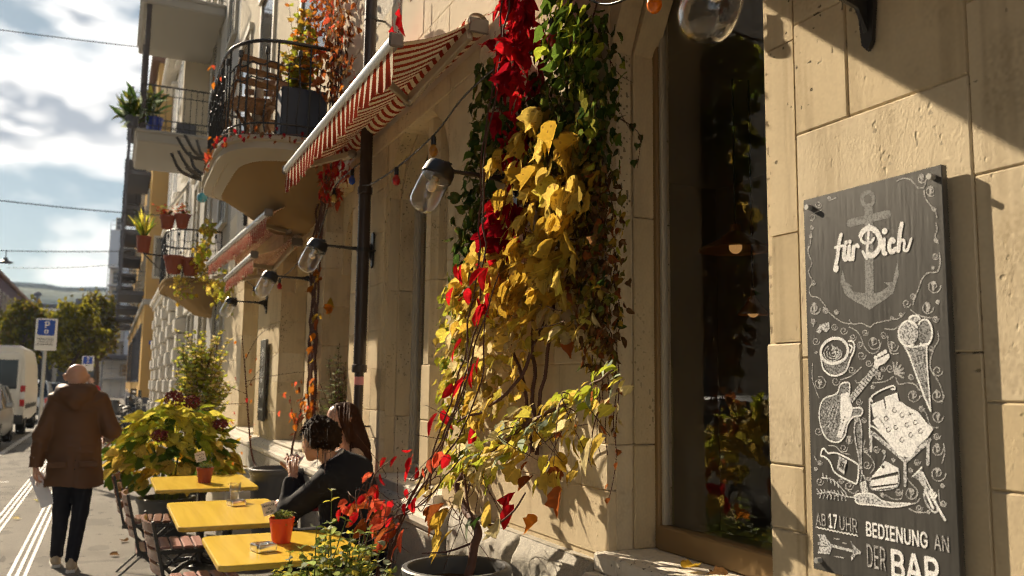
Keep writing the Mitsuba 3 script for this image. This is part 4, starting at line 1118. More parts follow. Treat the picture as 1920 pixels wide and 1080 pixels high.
  ('d',0,'393,-388 392,-397 388,-405 384,-412 378,-415 372,-417 366,-415 361,-411 357,-404 355,-396 354,-386 356,-377 359,-369 363,-363 369,-359 375,-358 381,-360 386,-364 390,-371 392,-379 393,-388'),
  ('m',0,'361,-355 360,-357 358,-359 355,-360 351,-361 347,-361 343,-361 340,-360 337,-358 335,-355 334,-353 335,-351 337,-349 340,-347 344,-346 348,-346 352,-347 356,-348 358,-350 360,-352 361,-355'),
  ('w',4.8,'342,-414 336,-416 329,-417 323,-417 316,-414 311,-410 306,-405 303,-399 301,-392 301,-385 302,-378 305,-372 309,-366 314,-362 320,-359 327,-357 334,-358 340,-360 346,-363 351,-368 354,-374'),
  ('w',4.8,'359,-367 362,-362 367,-359 371,-357 376,-357 381,-358 385,-361 388,-365 391,-370 393,-377 394,-383 394,-390 393,-397 391,-403 388,-408 384,-413 380,-416 375,-418 371,-418 366,-416 362,-413'),
  ('w',4.8,'335,-357 334,-356 333,-354 333,-353 334,-351 334,-350 336,-349 337,-348 339,-347 342,-346 344,-346 347,-346 349,-346 352,-346 354,-347 357,-348 358,-349 360,-350 361,-352 362,-353 362,-355'),
  ('d',0,'317,-418 378,-413 377,-464 381,-568'),
  ('w',4.8,'316,-416 331,-443 358,-516 381,-568'),
  ('w',3.7,'378,-413 377,-464 381,-568'),
  ('w',3.7,'316,-416 344,-420 378,-413'),
  ('m',2.1,'333,-434 379,-421'),
  ('m',2.1,'336,-449 378,-437'),
  ('m',2.1,'339,-464 377,-453'),
  ('m',2.1,'341,-478 376,-469'),
  ('m',2.1,'344,-493 376,-484'),
  ('m',2.1,'347,-507 375,-500'),
  ('m',2.1,'350,-521 374,-515'),
  ('m',2.1,'352,-536 373,-531'),
  ('m',2.1,'327,-420 360,-504'),
  ('m',2.1,'339,-420 366,-504'),
  ('m',2.1,'351,-420 371,-504'),
  ('m',2.1,'363,-421 376,-504'),
 ],
 'bed': [
  ('w',0,'211,-557 249,-544 256,-576 218,-589'),
  ('w',0,'253,-538 290,-527 295,-551 257,-567'),
  ('w',0,'213,-597 256,-567 300,-548 317,-559 347,-571 369,-595 386,-609 371,-628 343,-650 323,-678 287,-677 249,-638'),
  ('b',2.1,'287,-569 286,-572 284,-574 281,-574 278,-574 276,-572 275,-570 276,-567 278,-565 280,-564 283,-564'),
  ('b',2.1,'307,-580 307,-583 305,-585 302,-585 299,-585 297,-583 296,-581 297,-578 299,-576 301,-575 304,-575'),
  ('b',2.1,'261,-591 260,-593 258,-595 255,-596 252,-596 250,-594 249,-592 249,-589 251,-587 254,-585 257,-586'),
  ('b',2.1,'320,-603 319,-605 317,-607 315,-608 312,-608 310,-606 309,-604 310,-601 311,-599 314,-598 317,-598'),
  ('b',2.1,'288,-610 288,-612 285,-614 283,-615 280,-615 278,-613 277,-611 277,-608 279,-606 282,-605 285,-605'),
  ('b',2.1,'344,-596 344,-598 342,-600 339,-601 336,-601 334,-599 334,-597 334,-594 336,-592 338,-591 341,-591'),
  ('b',2.1,'357,-615 356,-618 354,-620 352,-620 349,-620 347,-619 346,-616 347,-614 348,-612 351,-610 354,-610'),
  ('b',2.1,'329,-625 329,-628 327,-630 324,-631 321,-630 319,-629 318,-626 319,-624 321,-622 323,-620 326,-620'),
  ('b',2.1,'305,-638 304,-641 302,-643 299,-644 296,-643 294,-642 293,-639 294,-637 296,-634 298,-633 301,-633'),
  ('b',2.1,'267,-617 266,-619 264,-621 261,-622 258,-622 256,-620 255,-618 255,-615 257,-613 260,-612 263,-612'),
  ('b',2.1,'323,-574 328,-579'),
  ('b',2.1,'319,-580 332,-575'),
  ('b',2.1,'255,-582 262,-590'),
  ('b',2.1,'236,-591 250,-609'),
  ('w',4.2,'208,-544 220,-533 243,-522 266,-514 281,-511 284,-519 274,-519'),
  ('w',4.2,'207,-544 216,-550 212,-544'),
  ('w',4.2,'207,-544 203,-638'),
  ('w',4.2,'207,-609 224,-616 249,-635'),
  ('m',10.3,'212,-627 305,-687'),
  ('m',10.3,'307,-687 374,-634'),
  ('m',8.5,'207,-625 205,-671'),
  ('m',8.5,'305,-687 302,-744'),
  ('m',8.5,'370,-644 367,-689'),
 ],
 'bottle': [
  ('w',4.6,'46,-677 54,-677 66,-687 89,-684 122,-692 158,-705 165,-716 158,-753 141,-753 102,-742 82,-730 71,-709 52,-697 39,-695 46,-677'),
  ('m',0,'102,-691 126,-700 115,-735 93,-725'),
  ('b',2.8,'103,-719 109,-706'),
  ('b',2.8,'109,-706 114,-709 106,-713 113,-717 103,-719'),
  ('b',2.8,'112,-724 118,-709'),
  ('b',2.8,'119,-727 125,-711'),
  ('w',2.8,'127,-701 116,-735'),
 ],
 'fork': [
  ('m',4,'166,-590 157,-608 156,-641 167,-693 173,-732 169,-754 174,-781 191,-779 183,-739 175,-728 174,-692 178,-626 174,-597 166,-590'),
  ('d',0,'159,-607 175,-607 173,-693 174,-725 167,-693'),
  ('w',3.4,'176,-780 173,-751'),
  ('w',3.4,'182,-780 178,-749'),
  ('w',3.4,'187,-778 183,-747'),
 ],
 'cake': [
  ('w',0,'247,-692 286,-706 283,-714 202,-737'),
  ('w',0,'202,-743 283,-722 282,-741 203,-757'),
  ('w',0,'203,-762 281,-745 279,-750 207,-765'),
  ('m',3.4,'202,-737 205,-765 279,-750 285,-707'),
  ('b',8,'240,-707 240,-708'),
  ('m',3.4,'240,-702 240,-692 247,-680 246,-671'),
 ],
 'carrot': [
  ('m',0,'149,-786 161,-780 205,-775 234,-788 273,-789 317,-785 265,-799 202,-802 157,-804'),
  ('w',3.4,'149,-786 161,-780 205,-775 234,-788 273,-789 317,-785 265,-799 202,-802 157,-804 149,-786'),
 ],
 'rosemary': [
  ('m',3.4,'22,-796 69,-786 109,-791 148,-791'),
  ('m',3.4,'40,-753 79,-754 114,-778'),
  ('m',3.4,'31,-794 22,-784'),
  ('m',3.4,'44,-793 35,-784'),
  ('m',3.4,'56,-793 47,-783'),
  ('m',3.4,'68,-793 59,-782'),
  ('m',3.4,'79,-792 71,-782'),
  ('m',3.4,'91,-792 82,-781'),
  ('m',3.4,'103,-792 94,-781'),
  ('m',3.4,'114,-791 106,-780'),
  ('m',3.4,'125,-791 117,-779'),
  ('m',3.4,'36,-794 31,-806'),
  ('m',3.4,'48,-794 44,-805'),
  ('m',3.4,'60,-793 57,-805'),
  ('m',3.4,'72,-793 70,-804'),
  ('m',3.4,'84,-793 82,-804'),
  ('m',3.4,'95,-792 95,-803'),
  ('m',3.4,'107,-792 107,-803'),
  ('m',3.4,'118,-791 120,-802'),
  ('m',3.4,'47,-754 44,-741'),
  ('m',3.4,'60,-758 57,-745'),
  ('m',3.4,'72,-763 69,-749'),
  ('m',3.4,'85,-767 82,-754'),
  ('m',3.4,'97,-771 94,-758'),
 ],
 'trumpet': [
  ('m',0,'324,-722 351,-698 352,-709 362,-738 377,-757 368,-761 355,-746 341,-728'),
  ('w',3.4,'324,-722 351,-698'),
  ('w',3.4,'352,-709 378,-754'),
  ('w',6.3,'372,-758 406,-809'),
  ('w',6.3,'357,-750 376,-787'),
  ('m',5.1,'381,-767 385,-774 387,-781 387,-787 386,-792 383,-795 379,-796 374,-794 369,-791 364,-785 359,-779 356,-771 354,-764 353,-758 355,-753 357,-750 362,-749 366,-751 372,-755 377,-760 381,-767'),
  ('w',5.1,'363,-759 376,-747'),
  ('w',5.1,'372,-764 383,-752'),
  ('w',5.1,'377,-769 387,-757'),
 ],
 'arrow': [
  ('m',7.4,'23,-924 68,-922 159,-924'),
  ('m',0,'130,-899 145,-912 166,-922 146,-932 132,-948 131,-937 140,-927 138,-916'),
  ('m',0,'20,-901 44,-898 68,-921 33,-923'),
  ('m',0,'26,-931 68,-925 60,-945 18,-950'),
  ('l',2.8,'75,-903 95,-902'),
  ('l',2.8,'104,-909 117,-909'),
  ('l',2.8,'76,-947 107,-946'),
 ],
 'underline': [
  ('w',2.8,'15,-883 21,-882 27,-885 33,-882 39,-885 45,-882 51,-885 57,-882 63,-885 69,-882 75,-885 81,-882 86,-885 92,-882 98,-885 104,-882 109,-885 115,-882 121,-885 126,-881 132,-885 138,-881 143,-885 149,-881 154,-885'),
 ],
}
# ------------------------------------------------------------------ the chalkboard
CB = thing('chalkboard', 'large upright chalkboard bolted to the sandstone wall, with anchor, lettering and chalk drawings', 'chalkboard')
XB, YL, ZT, BW, BH = 1.715, 1.766, 2.125, 0.437, 0.992
bumped('slate_black', lambda p, n, uv: mix((0.036, 0.035, 0.032), (0.078, 0.076, 0.071), dr.clip(fbm(p.y * 26, p.z * 2.2, 1.0, 3) * 0.9 + 0.35 * noise(p.y * 240, p.z * 11, 3.0) - 0.15, 0, 1)), lambda p, n, uv: 0.0005 * noise(p.y * 160, p.z * 14, 0.0), 1.0, 0.42, 0.5)
put(CB, 'panel', bbox(XB, XB + 0.019, YL - BW, YL, ZT - BH, ZT, 0.0015), 'slate_black')


def chalk(key, a, b):
    mat(key, {'type': 'twosided', 'bsdf': {'type': 'principled', 'base_color': proc(lambda p, n, uv: mix(a, b, smoothstep(0.30, 0.62, fbm(p.y * 330, p.z * 330, 0.0, 2)))), 'roughness': 0.95, 'specular': 0.1}})


chalk('chalk_white', (0.62, 0.63, 0.64), (0.86, 0.87, 0.87))
chalk('chalk_mid', (0.16, 0.165, 0.17), (0.62, 0.63, 0.64))
chalk('chalk_line', (0.20, 0.20, 0.20), (0.50, 0.50, 0.50))
chalk('chalk_grey', (0.165, 0.165, 0.165), (0.30, 0.31, 0.31))
chalk('chalk_dim', (0.075, 0.074, 0.072), (0.30, 0.31, 0.315))
CM = {'g': ('chalk_grey', 0), 'd': ('chalk_dim', 0), 'l': ('chalk_line', 1), 'm': ('chalk_mid', 2), 'w': ('chalk_white', 3), 'b': ('slate_black', 4)}
for name, items in CHALK.items():
    layers = {}
    for col, w, pts in items:
        P = [tuple(float(a) / 1000 for a in q.split(',')) for q in pts.split()]
        if w:
            if len(P) == 2 and np.hypot(P[0][0] - P[1][0], P[0][1] - P[1][1]) < 0.0015:
                P = [P[0], (P[0][0] + 0.0015, P[0][1])]
            pp = smooth_path(P, 3)[:, :2] if len(P) > 2 else np.array(P)
            shp = LineString(pp).buffer(w / 2000, quad_segs=2)
        else:
            shp = Polygon(P).buffer(0)
        layers.setdefault(col, []).append(shp)
    key = None
    for col in sorted(layers, key=lambda c: CM[c][1]):
        m, lv = CM[col]
        g_ = unary_union(layers[col]).simplify(0.0003)
        me = prism(g_, 0.0003, lambda v: np.stack([XB - 0.0002 - 0.00035 * lv - v[:, 2], YL - v[:, 0], ZT + v[:, 1]], 1))
        if key is None:
            key = put(CB, name, me, m)
        else:
            put(key, 'chalk_stroke', me, m)


def board_text(text, u0, v0, u1, h, bold):
    m = meshkit.text_mesh(text, h, 0.0003, bold)
    v = np.array(m.vertices)
    v[:, 0] = (v[:, 0] - v[:, 0].min()) / (v[:, 0].max() - v[:, 0].min()) * (u1 - u0) + u0
    put(CB, 'lettering', (np.stack([XB - 0.0012 - v[:, 2], YL - v[:, 0], ZT + v0 + v[:, 1]], 1), m.faces[:, ::-1]), 'chalk_white' if bold else 'chalk_line')


board_text('AB', 0.016, -0.877, 0.050, 0.032, False)
board_text('17', 0.060, -0.877, 0.089, 0.035, True)
board_text('UHR', 0.097, -0.877, 0.154, 0.034, False)
board_text('BEDIENUNG', 0.182, -0.879, 0.358, 0.034, True)
board_text('AN', 0.375, -0.879, 0.413, 0.035, False)
board_text('DER', 0.182, -0.953, 0.238, 0.055, False)
board_text('BAR', 0.254, -0.962, 0.386, 0.063, True)
for u, v in ((0.027, -0.026), (0.415, -0.026), (0.026, -0.966), (0.412, -0.966)):
    c = np.array([XB, YL - u, ZT + v])
    b = put(CB, 'bolt', cat([tube([c + [-0.016, 0, 0], c + [0.002, 0, 0]], 0.0075, 12), tube([c + [0.02, 0, 0], c + [0.04, 0, 0]], 0.007, 10)]), 'grey_metal', 40)
# the far, blank-looking board on the pier behind the tables
CB2 = thing('chalkboard', 'narrow grey chalkboard on the sunlit pier behind the seated couple, seen almost edge-on', 'chalkboard')
put(CB2, 'panel', bbox(1.69, 1.72, 10.65, 11.05, 1.15, 2.14, 0.003), 'slate_black')
put(CB2, 'drawing', cat([prism(LineString(smooth_path(p, 4)[:, :2]).buffer(0.012), 0.001, lambda v: np.stack([1.689 - v[:, 2], 11.05 - v[:, 0], 2.14 + v[:, 1]], 1)) for p in ([(0.1, -0.2), (0.2, -0.12), (0.3, -0.2)], [(0.2, -0.1), (0.2, -0.5)], [(0.08, -0.6), (0.2, -0.7), (0.33, -0.6)], [(0.06, -0.85), (0.34, -0.85)], [(0.1, -0.4), (0.2, -0.52), (0.32, -0.4)])]), 'chalk_mid')
# ------------------------------------------------------------------ the houses along the street and at its end
def window_on(parent, face, a0, a1, z0, z1, at, frame_m='white_enamel', pane_m='dark_pane', sill=True, bars=True):
    """a window on a wall that faces -x (face 'x'), +x ('X') or -y ('y')"""
    def P(m):
        v = np.asarray(m[0], float)
        if face == 'x':
            v = np.stack([at - v[:, 2], v[:, 0], v[:, 1]], 1)
        elif face == 'X':
            v = np.stack([at + v[:, 2], v[:, 0], v[:, 1]], 1)
        else:
            v = np.stack([v[:, 0], at - v[:, 2], v[:, 1]], 1)
        return v, m[1]
    w = 0.09
    fr = [box(a0 - w, a0, z0 - w, z1 + w, -0.02, 0.06), box(a1, a1 + w, z0 - w, z1 + w, -0.02, 0.06), box(a0, a1, z1, z1 + w, -0.02, 0.06), box(a0, a1, z0 - w, z0, -0.02, 0.09)]
    if bars:
        fr += [box((a0 + a1) / 2 - 0.03, (a0 + a1) / 2 + 0.03, z0, z1, -0.02, 0.035), box(a0, (a0 + a1) / 2 - 0.03, z0 + (z1 - z0) * 0.68, z0 + (z1 - z0) * 0.72, -0.02, 0.03)]
    k = put(parent, 'window', P(cat(fr)), frame_m)
    put(k, 'pane', P(box(a0, a1, z0, z1, -0.02, 0.012)), pane_m)
    return k


def iron_balcony(parent, x0, x1, y0, y1, zs, m='black_iron', slab='grey_wall', h=0.95, nb=14, t=0.24):
    b = put(parent, 'balcony', cat([bbox(x0, x1, y0, y1, zs - t, zs, 0.03), bbox(x0 - 0.04, x1, y0 - 0.04, y1 + 0.04, zs - 0.07, zs - 0.001, 0.02)]), slab)
    L = [(x1, y0 + 0.04), (x0 + 0.04, y0 + 0.04), (x0 + 0.04, y1 - 0.04), (x1, y1 - 0.04)]
    for z in (zs + h, zs + h * 0.8, zs + 0.1):
        put(b, 'rail', cat([bar((*p, z), (*q, z), 0.03 if z > zs + h - .01 else 0.018) for p, q in zip(L[:-1], L[1:])]), m)
    d = np.cumsum([0] + [math.dist(p, q) for p, q in zip(L[:-1], L[1:])])
    for u in np.linspace(0, d[-1], nb * 3):
        i = min(2, int(np.searchsorted(d, u, side='right') - 1))
        w = (u - d[i]) / (d[i + 1] - d[i])
        p = np.array(L[i]) * (1 - w) + np.array(L[i + 1]) * w
        put(b, 'bar', bar((*p, zs), (*p, zs + h), 0.014), m)
    return b


# the house with the loggia balconies, next to the café
LOG = thing('loggia_house', 'pale plaster house next to the café with stacked box balconies and a corner post', 'building')
put(LOG, 'wall', box(1.78, 8, 15.61, 24.5, 0, 15.0), 'grey_wall')
put(LOG, 'base', bbox(1.70, 1.79, 15.62, 24.5, 0, 0.95, 0.02), 'granite')
put(LOG, 'side_wall', box(1.2, 1.79, 21.45, 21.75, 6.7, 9.4), 'render_wall')
for zz in (1.3, 4.6, 8.2, 11.6):
    for y in (16.2, 19.2, 22.3):
        window_on(LOG, 'x', y, y + 1.1, zz, zz + 2.0, 1.78, 'grey_frame')
for z in (3.4, 7.0, 10.6, 14.6):
    put(LOG, 'string_course', bbox(1.68, 1.79, 15.62, 24.5, z, z + 0.22, 0.02), 'pale_stone')
iron_balcony(LOG, 0.20, 1.78, 18.4, 20.95, 6.70, slab='grey_wall', nb=16, t=0.26)
b3 = iron_balcony(LOG, 0.15, 1.78, 18.4, 21.5, 9.62, slab='grey_wall', nb=16, t=0.26)
for q_ in (bbox(0.24, 0.34, 18.44, 18.54, 6.70, 9.36, 0.01), bbox(0.24, 0.34, 20.8, 20.9, 6.70, 9.36, 0.01)):
    put(LOG, 'post', q_, 'brown_pipe')
# a second bow balcony, on this house
B2 = nm(LOG + '__bow_balcony')
scene[B2] = mikit.ply((R_.reshape(-1, 3) * [1, 1, 1] + [0.03, 9.25, -0.25], grid_sheet(R_.reshape(-1, 3), *R_.shape[:2])[1]), 'soffit_shade_ochre', 40)  # whole balcony in the same ochre, shade put into its colour
rail(B2, lambda t: (lambda q: cen + (q - cen) * [0.955, 0.955] + [0, 9.25])(bow(t)), 3.55, 0.9, 36)

# the house of rusticated pilasters
PIL = thing('pilaster_house', 'grey stone house with four pilasters of alternating blocks below a heavy cornice', 'building')
put(PIL, 'wall', box(1.85, 9, 24.5, 40, 0, 14.6), 'pale_stone')
for j, y in enumerate((25.2, 28.6, 32.4, 36.4, 39.0)):
    for k in range(11):
        z = 0.02 + k * 0.42
        e = 0.10 if k % 2 else 0.0
        put(PIL, 'pilaster_block', bbox(1.56 - e * 0.6, 1.86, y - 0.32 - e, y + 0.32 + e, z + 0.01, z + 0.40, 0.03), 'pale_stone')
for q_ in (bbox(1.50, 1.86, 24.5, 40, 4.66, 4.82, 0.03), bbox(1.38, 1.86, 24.5, 40.1, 4.83, 5.0, 0.04), bbox(1.30, 1.86, 24.5, 40.1, 14.4, 14.75, 0.08)):
    put(PIL, 'cornice', q_, 'pale_stone')
for y in (26.3, 29.9, 33.8, 37.3):
    window_on(PIL, 'x', y, y + 1.4, 0.9, 3.7, 1.85, 'pale_stone', bars=False)
    for zz in (5.6, 8.8, 11.8):
        window_on(PIL, 'x', y + 0.1, y + 1.3, zz, zz + 2.0, 1.85, 'white_enamel')
        put(PIL, 'hood', bbox(1.62, 1.86, y - 0.15, y + 1.55, zz + 2.15, zz + 2.3, 0.03), 'pale_stone')
put(PIL, 'awning', grid_sheet(lambda u, v: np.stack([1.82 - 0.55 * v, 26.5 + u * 1.6, 7.6 - 0.9 * v]), 3, 3), 'white_paint')

# the ochre corner house that stands forward
OCH = thing('ochre_house', 'tall ochre corner house with dark iron balconies and a blue street plate', 'building')
put(OCH, 'wall', box(1.24, 10, 42.0, 78, 0.9, 16.5), 'ochre_wall')
put(OCH, 'base', bbox(1.20, 10, 41.96, 78, 0, 0.92, 0.02), 'dark_wall')
put(OCH, 'string_course', bbox(1.12, 10, 41.88, 78, 5.1, 5.35, 0.04), 'grey_wall')
put(OCH, 'roof', bbox(0.9, 10, 41.7, 78.3, 16.5, 16.9, 0.08), 'roof_tile')
for y in (44.5, 49, 54, 59, 65, 71):
    window_on(OCH, 'x', y, y + 2.2, 1.7, 4.3, 1.24, 'dark_wall', bars=False)
    for zz in (6.2, 9.2, 12.2, 14.6):
        window_on(OCH, 'x', y, y + 1.6, zz, zz + 1.7, 1.24, 'grey_frame')
for y in (44.0, 53.0, 62.0, 70.5):
    for zz in (5.9, 8.8, 11.7, 14.4):
        iron_balcony(OCH, 0.1, 1.24, y, y + 4.6, zz, slab='dark_wall', nb=5, t=0.2)
for y in (43.9, 52.9, 61.9):
    put(OCH, 'glazing_post', cat([bbox(0.14, 0.24, y, y + 0.1, 5.9, 15.8, 0.01), bbox(0.14, 0.24, y + 4.5, y + 4.6, 5.9, 15.8, 0.01)]), 'dark_wall')
    put(OCH, 'screen', box(0.16, 0.19, y + 0.1, y + 4.5, 6.9, 8.5), 'dark_pane')
window_on(OCH, 'y', 1.55, 1.85, 6.4, 8.2, 42.0, 'grey_frame', bars=False)
PL = thing('street_plate', 'small blue street name plate on the ochre house corner', 'sign')
put(PL, 'plate', bbox(1.52, 1.94, 41.93, 41.96, 3.30, 3.48, 0.008), 'blue_sign')
put(PL, 'lettering', cat([box(1.58 + i * 0.055, 1.615 + i * 0.055, 41.926, 41.929, 3.355, 3.42) for i in range(6)]), 'white_paint')

# scaffolded building at the end
SC = thing('scaffold_tower', 'pale building wrapped in blue grey scaffolding at the end of the street', 'building')
put(SC, 'wall', box(-0.7, 9, 101.4, 112, 0, 17.5), 'white_wall')
plain('scaffold_net', (0.44, 0.50, 0.58), 0.8, 0.2)
plain('scaffold_steel', (0.36, 0.38, 0.42), 0.45, 0.5)
for k in range(9):
    put(SC, 'deck', box(-0.85, 3.2, 100.0, 101.3, 1.98 * k + 1.9, 1.98 * k + 2.0), 'scaffold_steel')
    put(SC, 'guard_rail', cat([bar((-0.85, 100.0, 1.98 * k + 2.5), (3.2, 100.0, 1.98 * k + 2.5), 0.06), bar((-0.85, 100.0, 1.98 * k + 3.0), (3.2, 100.0, 1.98 * k + 3.0), 0.06)]), 'scaffold_steel')
    for x, w in ((-0.3, 0.7), (1.0, 0.9)):
        if (k + int(x)) % 3:
            window_on(SC, 'y', x, x + w, 1.98 * k + 2.3, 1.98 * k + 3.5, 101.4, 'grey_frame', bars=False)
for i in range(5):
    put(SC, 'upright', cat([bar((-0.85 + i, 100.0, 0), (-0.85 + i, 100.0, 18.6), 0.06), bar((-0.85 + i, 101.2, 0), (-0.85 + i, 101.2, 18.6), 0.06)]), 'scaffold_steel')
for i, (x, z0, z1) in enumerate(((0.2, 8.1, 13.8), (1.2, 4.2, 8.0), (-0.8, 13.9, 17.8))):
    put(SC, 'net', box(x, x + 1.0, 99.9, 99.93, z0, z1), 'scaffold_net')
put(SC, 'canopy', bbox(-5.5, 3.2, 97.5, 101, 4.0, 4.4, 0.04), 'dark_wall')

G1 = thing('office_building', 'low grey white flat roofed block behind the street trees, with an added dark recess below', 'building')
put(G1, 'wall', box(-22, -0.9, 120, 135, 5.4, 10.6), 'white_wall')
put(G1, 'back_wall', box(-22, -0.9, 129, 135, 0, 5.4), 'dark_wall')  # recess made up, its dark wall giving the shade under the trees
for x in np.arange(-21.5, -0.8, 5.0):
    put(G1, 'column', bbox(x, x + 0.5, 120.2, 120.7, 0, 5.4, 0.05), 'grey_wall')  # columns of the same added recess
put(G1, 'roof_edge', bbox(-22.2, -0.8, 119.8, 135.1, 10.6, 11.1, 0.05), 'dark_wall')
put(G1, 'roof_house', bbox(-4.6, -1.8, 124, 130, 11.1, 12.3, 0.05), 'dark_wall')
for z in (5.9, 8.2):
    for x in np.arange(-21, -2, 2.4):
        window_on(G1, 'y', x, x + 1.7, z, z + 1.5, 120, 'grey_wall', bars=False)

# the left side of the street
def left_house(name, label, y0, y1, h, m, floors, step, roof=True, bal=False):
    k = thing(name, label, 'building')
    put(k, 'wall', box(-20, -9.2, y0, y1, 0, h), m)
    put(k, 'cornice', bbox(-20, -8.9, y0 - 0.05, y1 + 0.05, h, h + 0.35, 0.06), 'roof_tile')
    for f_ in range(floors):
        z = 1.0 + f_ * (h - 0.6) / floors
        for y in np.arange(y0 + 1.0, y1 - 1.6, step):
            window_on(k, 'X', y, y + 1.25, z, z + 1.8, -9.2, 'grey_frame')
        if bal and f_:
            for y in np.arange(y0 + 2.0, y1 - 4, 6.4):
                b = put(k, 'balcony', bbox(-9.2, -8.1, y, y + 2.8, z - 0.42, z - 0.25, 0.02), 'grey_wall')
                put(b, 'rail', cat([bar((-8.13, y, z + 0.65), (-8.13, y + 2.8, z + 0.65), 0.04), bar((-9.2, y, z + 0.65), (-8.13, y, z + 0.65), 0.04), bar((-9.2, y + 2.8, z + 0.65), (-8.13, y + 2.8, z + 0.65), 0.04)]), 'black_iron')
                for u in np.linspace(0, 2.8, 20):
                    put(b, 'bar', bar((-8.13, y + u, z - 0.25), (-8.13, y + u, z + 0.65), 0.02), 'black_iron')
    return k


left_house('opposite_house', 'shaded plaster house across the street, mirrored in the tall shop window', -14, 17.5, 14.5, 'grey_wall', 4, 3.2, bal=True)
plain('plum_wall', (0.085, 0.062, 0.075), 0.9, 0.15)
left_house('dark_house', 'dark plum coloured house front on the left side of the street far off', 70, 133, 10.6, 'plum_wall', 3, 3.0)
left_house('far_left_house', 'low dark house with a pale gable at the left end of the street', 134, 150, 11.6, 'grey_wall', 3, 3.4)
CH = thing('chimney_group', 'dark roof structures on the skyline at far left', 'chimney')
put(CH, 'stack', cat([bbox(-10.6, -9.5, 131, 132.5, 10.9, 12.2, 0.05), bbox(-9.5, -9.2, 129, 130, 10.9, 13.0, 0.05)]), 'dark_wall')
put(CH, 'cowl', move(lathe([(0.0, 0.7), (0.5, 0.4), (0.5, 0.2), (0.25, 0.0)], 10), (-9.35, 129.5, 12.8)), 'dark_wall')

# overhead wires and the hanging street lamp
def wire(label, p, q, sag, r=0.018):
    t = np.linspace(0, 1, 24)[:, None]
    pts = np.array(p) * (1 - t) + np.array(q) * t
    pts[:, 2] -= sag * 4 * (t * (1 - t))[:, 0]
    k = put(None, 'overhead_wire', tube(pts, r, 5), 'black_iron', True)
    tag(k, label, 'wire')


wire('overhead wire crossing the street lowest over the parked van', (-9.2, 30, 7.55), (1.85, 30, 7.1), 0.22)
wire('overhead wire carrying the street lamp at far left', (-9.2, 60, 9.4), (1.24, 60, 10.1), 0.12, 0.03)
wire('short thin wire slanting from the clouds to the box balcony', (-9.2, 27, 11.4), (0.18, 21.4, 9.5), 0.1, 0.012)
wire('faint low wire above the wooded hill', (-9.2, 90, 11.9), (1.2, 75, 11.2), 0.2, 0.03)
SL = thing('street_lamp', 'small dark street lamp hanging from the overhead wire at far left', 'street lamp')
put(SL, 'shade', move(lathe([(0.0, 0.35), (0.10, 0.33), (0.14, 0.18), (0.42, 0.05), (0.42, 0.0), (0.30, 0.0)], 16), (-6.2, 60, 8.75)), 'black_iron', 40)
put(SL, 'hanger', tube([(-6.2, 60, 9.08), (-6.2, 60, 9.48)], 0.03, 6), 'black_iron')

# wrought-iron hooks that stick out by the bow balcony
HK = thing('iron_bracket', 'black wrought iron bracket of curled prongs beside the bow balcony', 'bracket')
A_ = np.array([1.75, 13.5, 4.62])
put(HK, 'stem', cat([tube(smooth_path([A_ + [0, 0, -0.25], [1.35, 13.5, 4.58], [1.05, 13.45, 4.68], [0.85, 13.4, 4.82]], 6), 0.032, 8), tube([A_ + [0, 0, -0.6], A_ + [-0.02, 0, 0.35]], 0.03, 8)]), 'black_iron', True)
for a, b, c in (((1.18, 13.48, 4.64), (0.80, 13.45, 4.74), (0.63, 13.4, 5.00)), ((1.05, 13.45, 4.70), (0.86, 13.3, 4.80), (0.72, 13.3, 5.02)), ((1.22, 13.5, 4.98), (0.90, 13.5, 5.02), (0.70, 13.5, 5.28)), ((1.12, 13.5, 5.0), (0.96, 13.4, 5.06), (0.80, 13.4, 5.30)), ((1.3, 13.5, 4.7), (1.0, 13.6, 4.84), (0.90, 13.6, 5.1)), ((1.4, 13.5, 5.0), (1.1, 13.6, 5.06), (0.99, 13.6, 5.3))):
    put(HK, 'prong', cat([tube(smooth_path([a, b, c], 6), np.linspace(0.030, 0.022, 13), 7)]), 'black_iron', True)
put(HK, 'upper_stem', tube(smooth_path([A_ + [0, 0, 0.3], [1.4, 13.5, 4.98], [1.1, 13.5, 5.0]], 6), 0.03, 8), 'black_iron', True)
LN = thing('glass_ball', 'teal glass ball hanging below the curled iron bracket', 'ornament')
put(LN, 'ball', sphere((1.10, 13.45, 4.38), 0.075, 10), 'bulb_teal_paint', True)
put(LN, 'cap', tube([(1.10, 13.45, 4.45), (1.10, 13.45, 4.60)], 0.012, 6), 'black_iron')
# ------------------------------------------------------------------ vehicles and signs
plain('van_white', (0.62, 0.60, 0.54), 0.3, 0.5, clearcoat=0.6)
plain('car_silver', (0.42, 0.46, 0.50), 0.28, 0.6, 0.4, clearcoat=0.8)
plain('car_grey', (0.30, 0.30, 0.29), 0.3, 0.6, 0.4, clearcoat=0.8)
plain('car_black', (0.02, 0.022, 0.026), 0.2, 0.6, clearcoat=0.9)
plain('tyre', (0.02, 0.02, 0.02), 0.85, 0.2)
plain('tail_red', (0.40, 0.015, 0.012), 0.18, 0.6)
plain('lamp_clear', (0.75, 0.73, 0.70), 0.15, 0.6)
plain('black_plastic', (0.03, 0.03, 0.03), 0.5, 0.4)
plain('car_glass', (0.012, 0.018, 0.024), 0.06, 0.45)


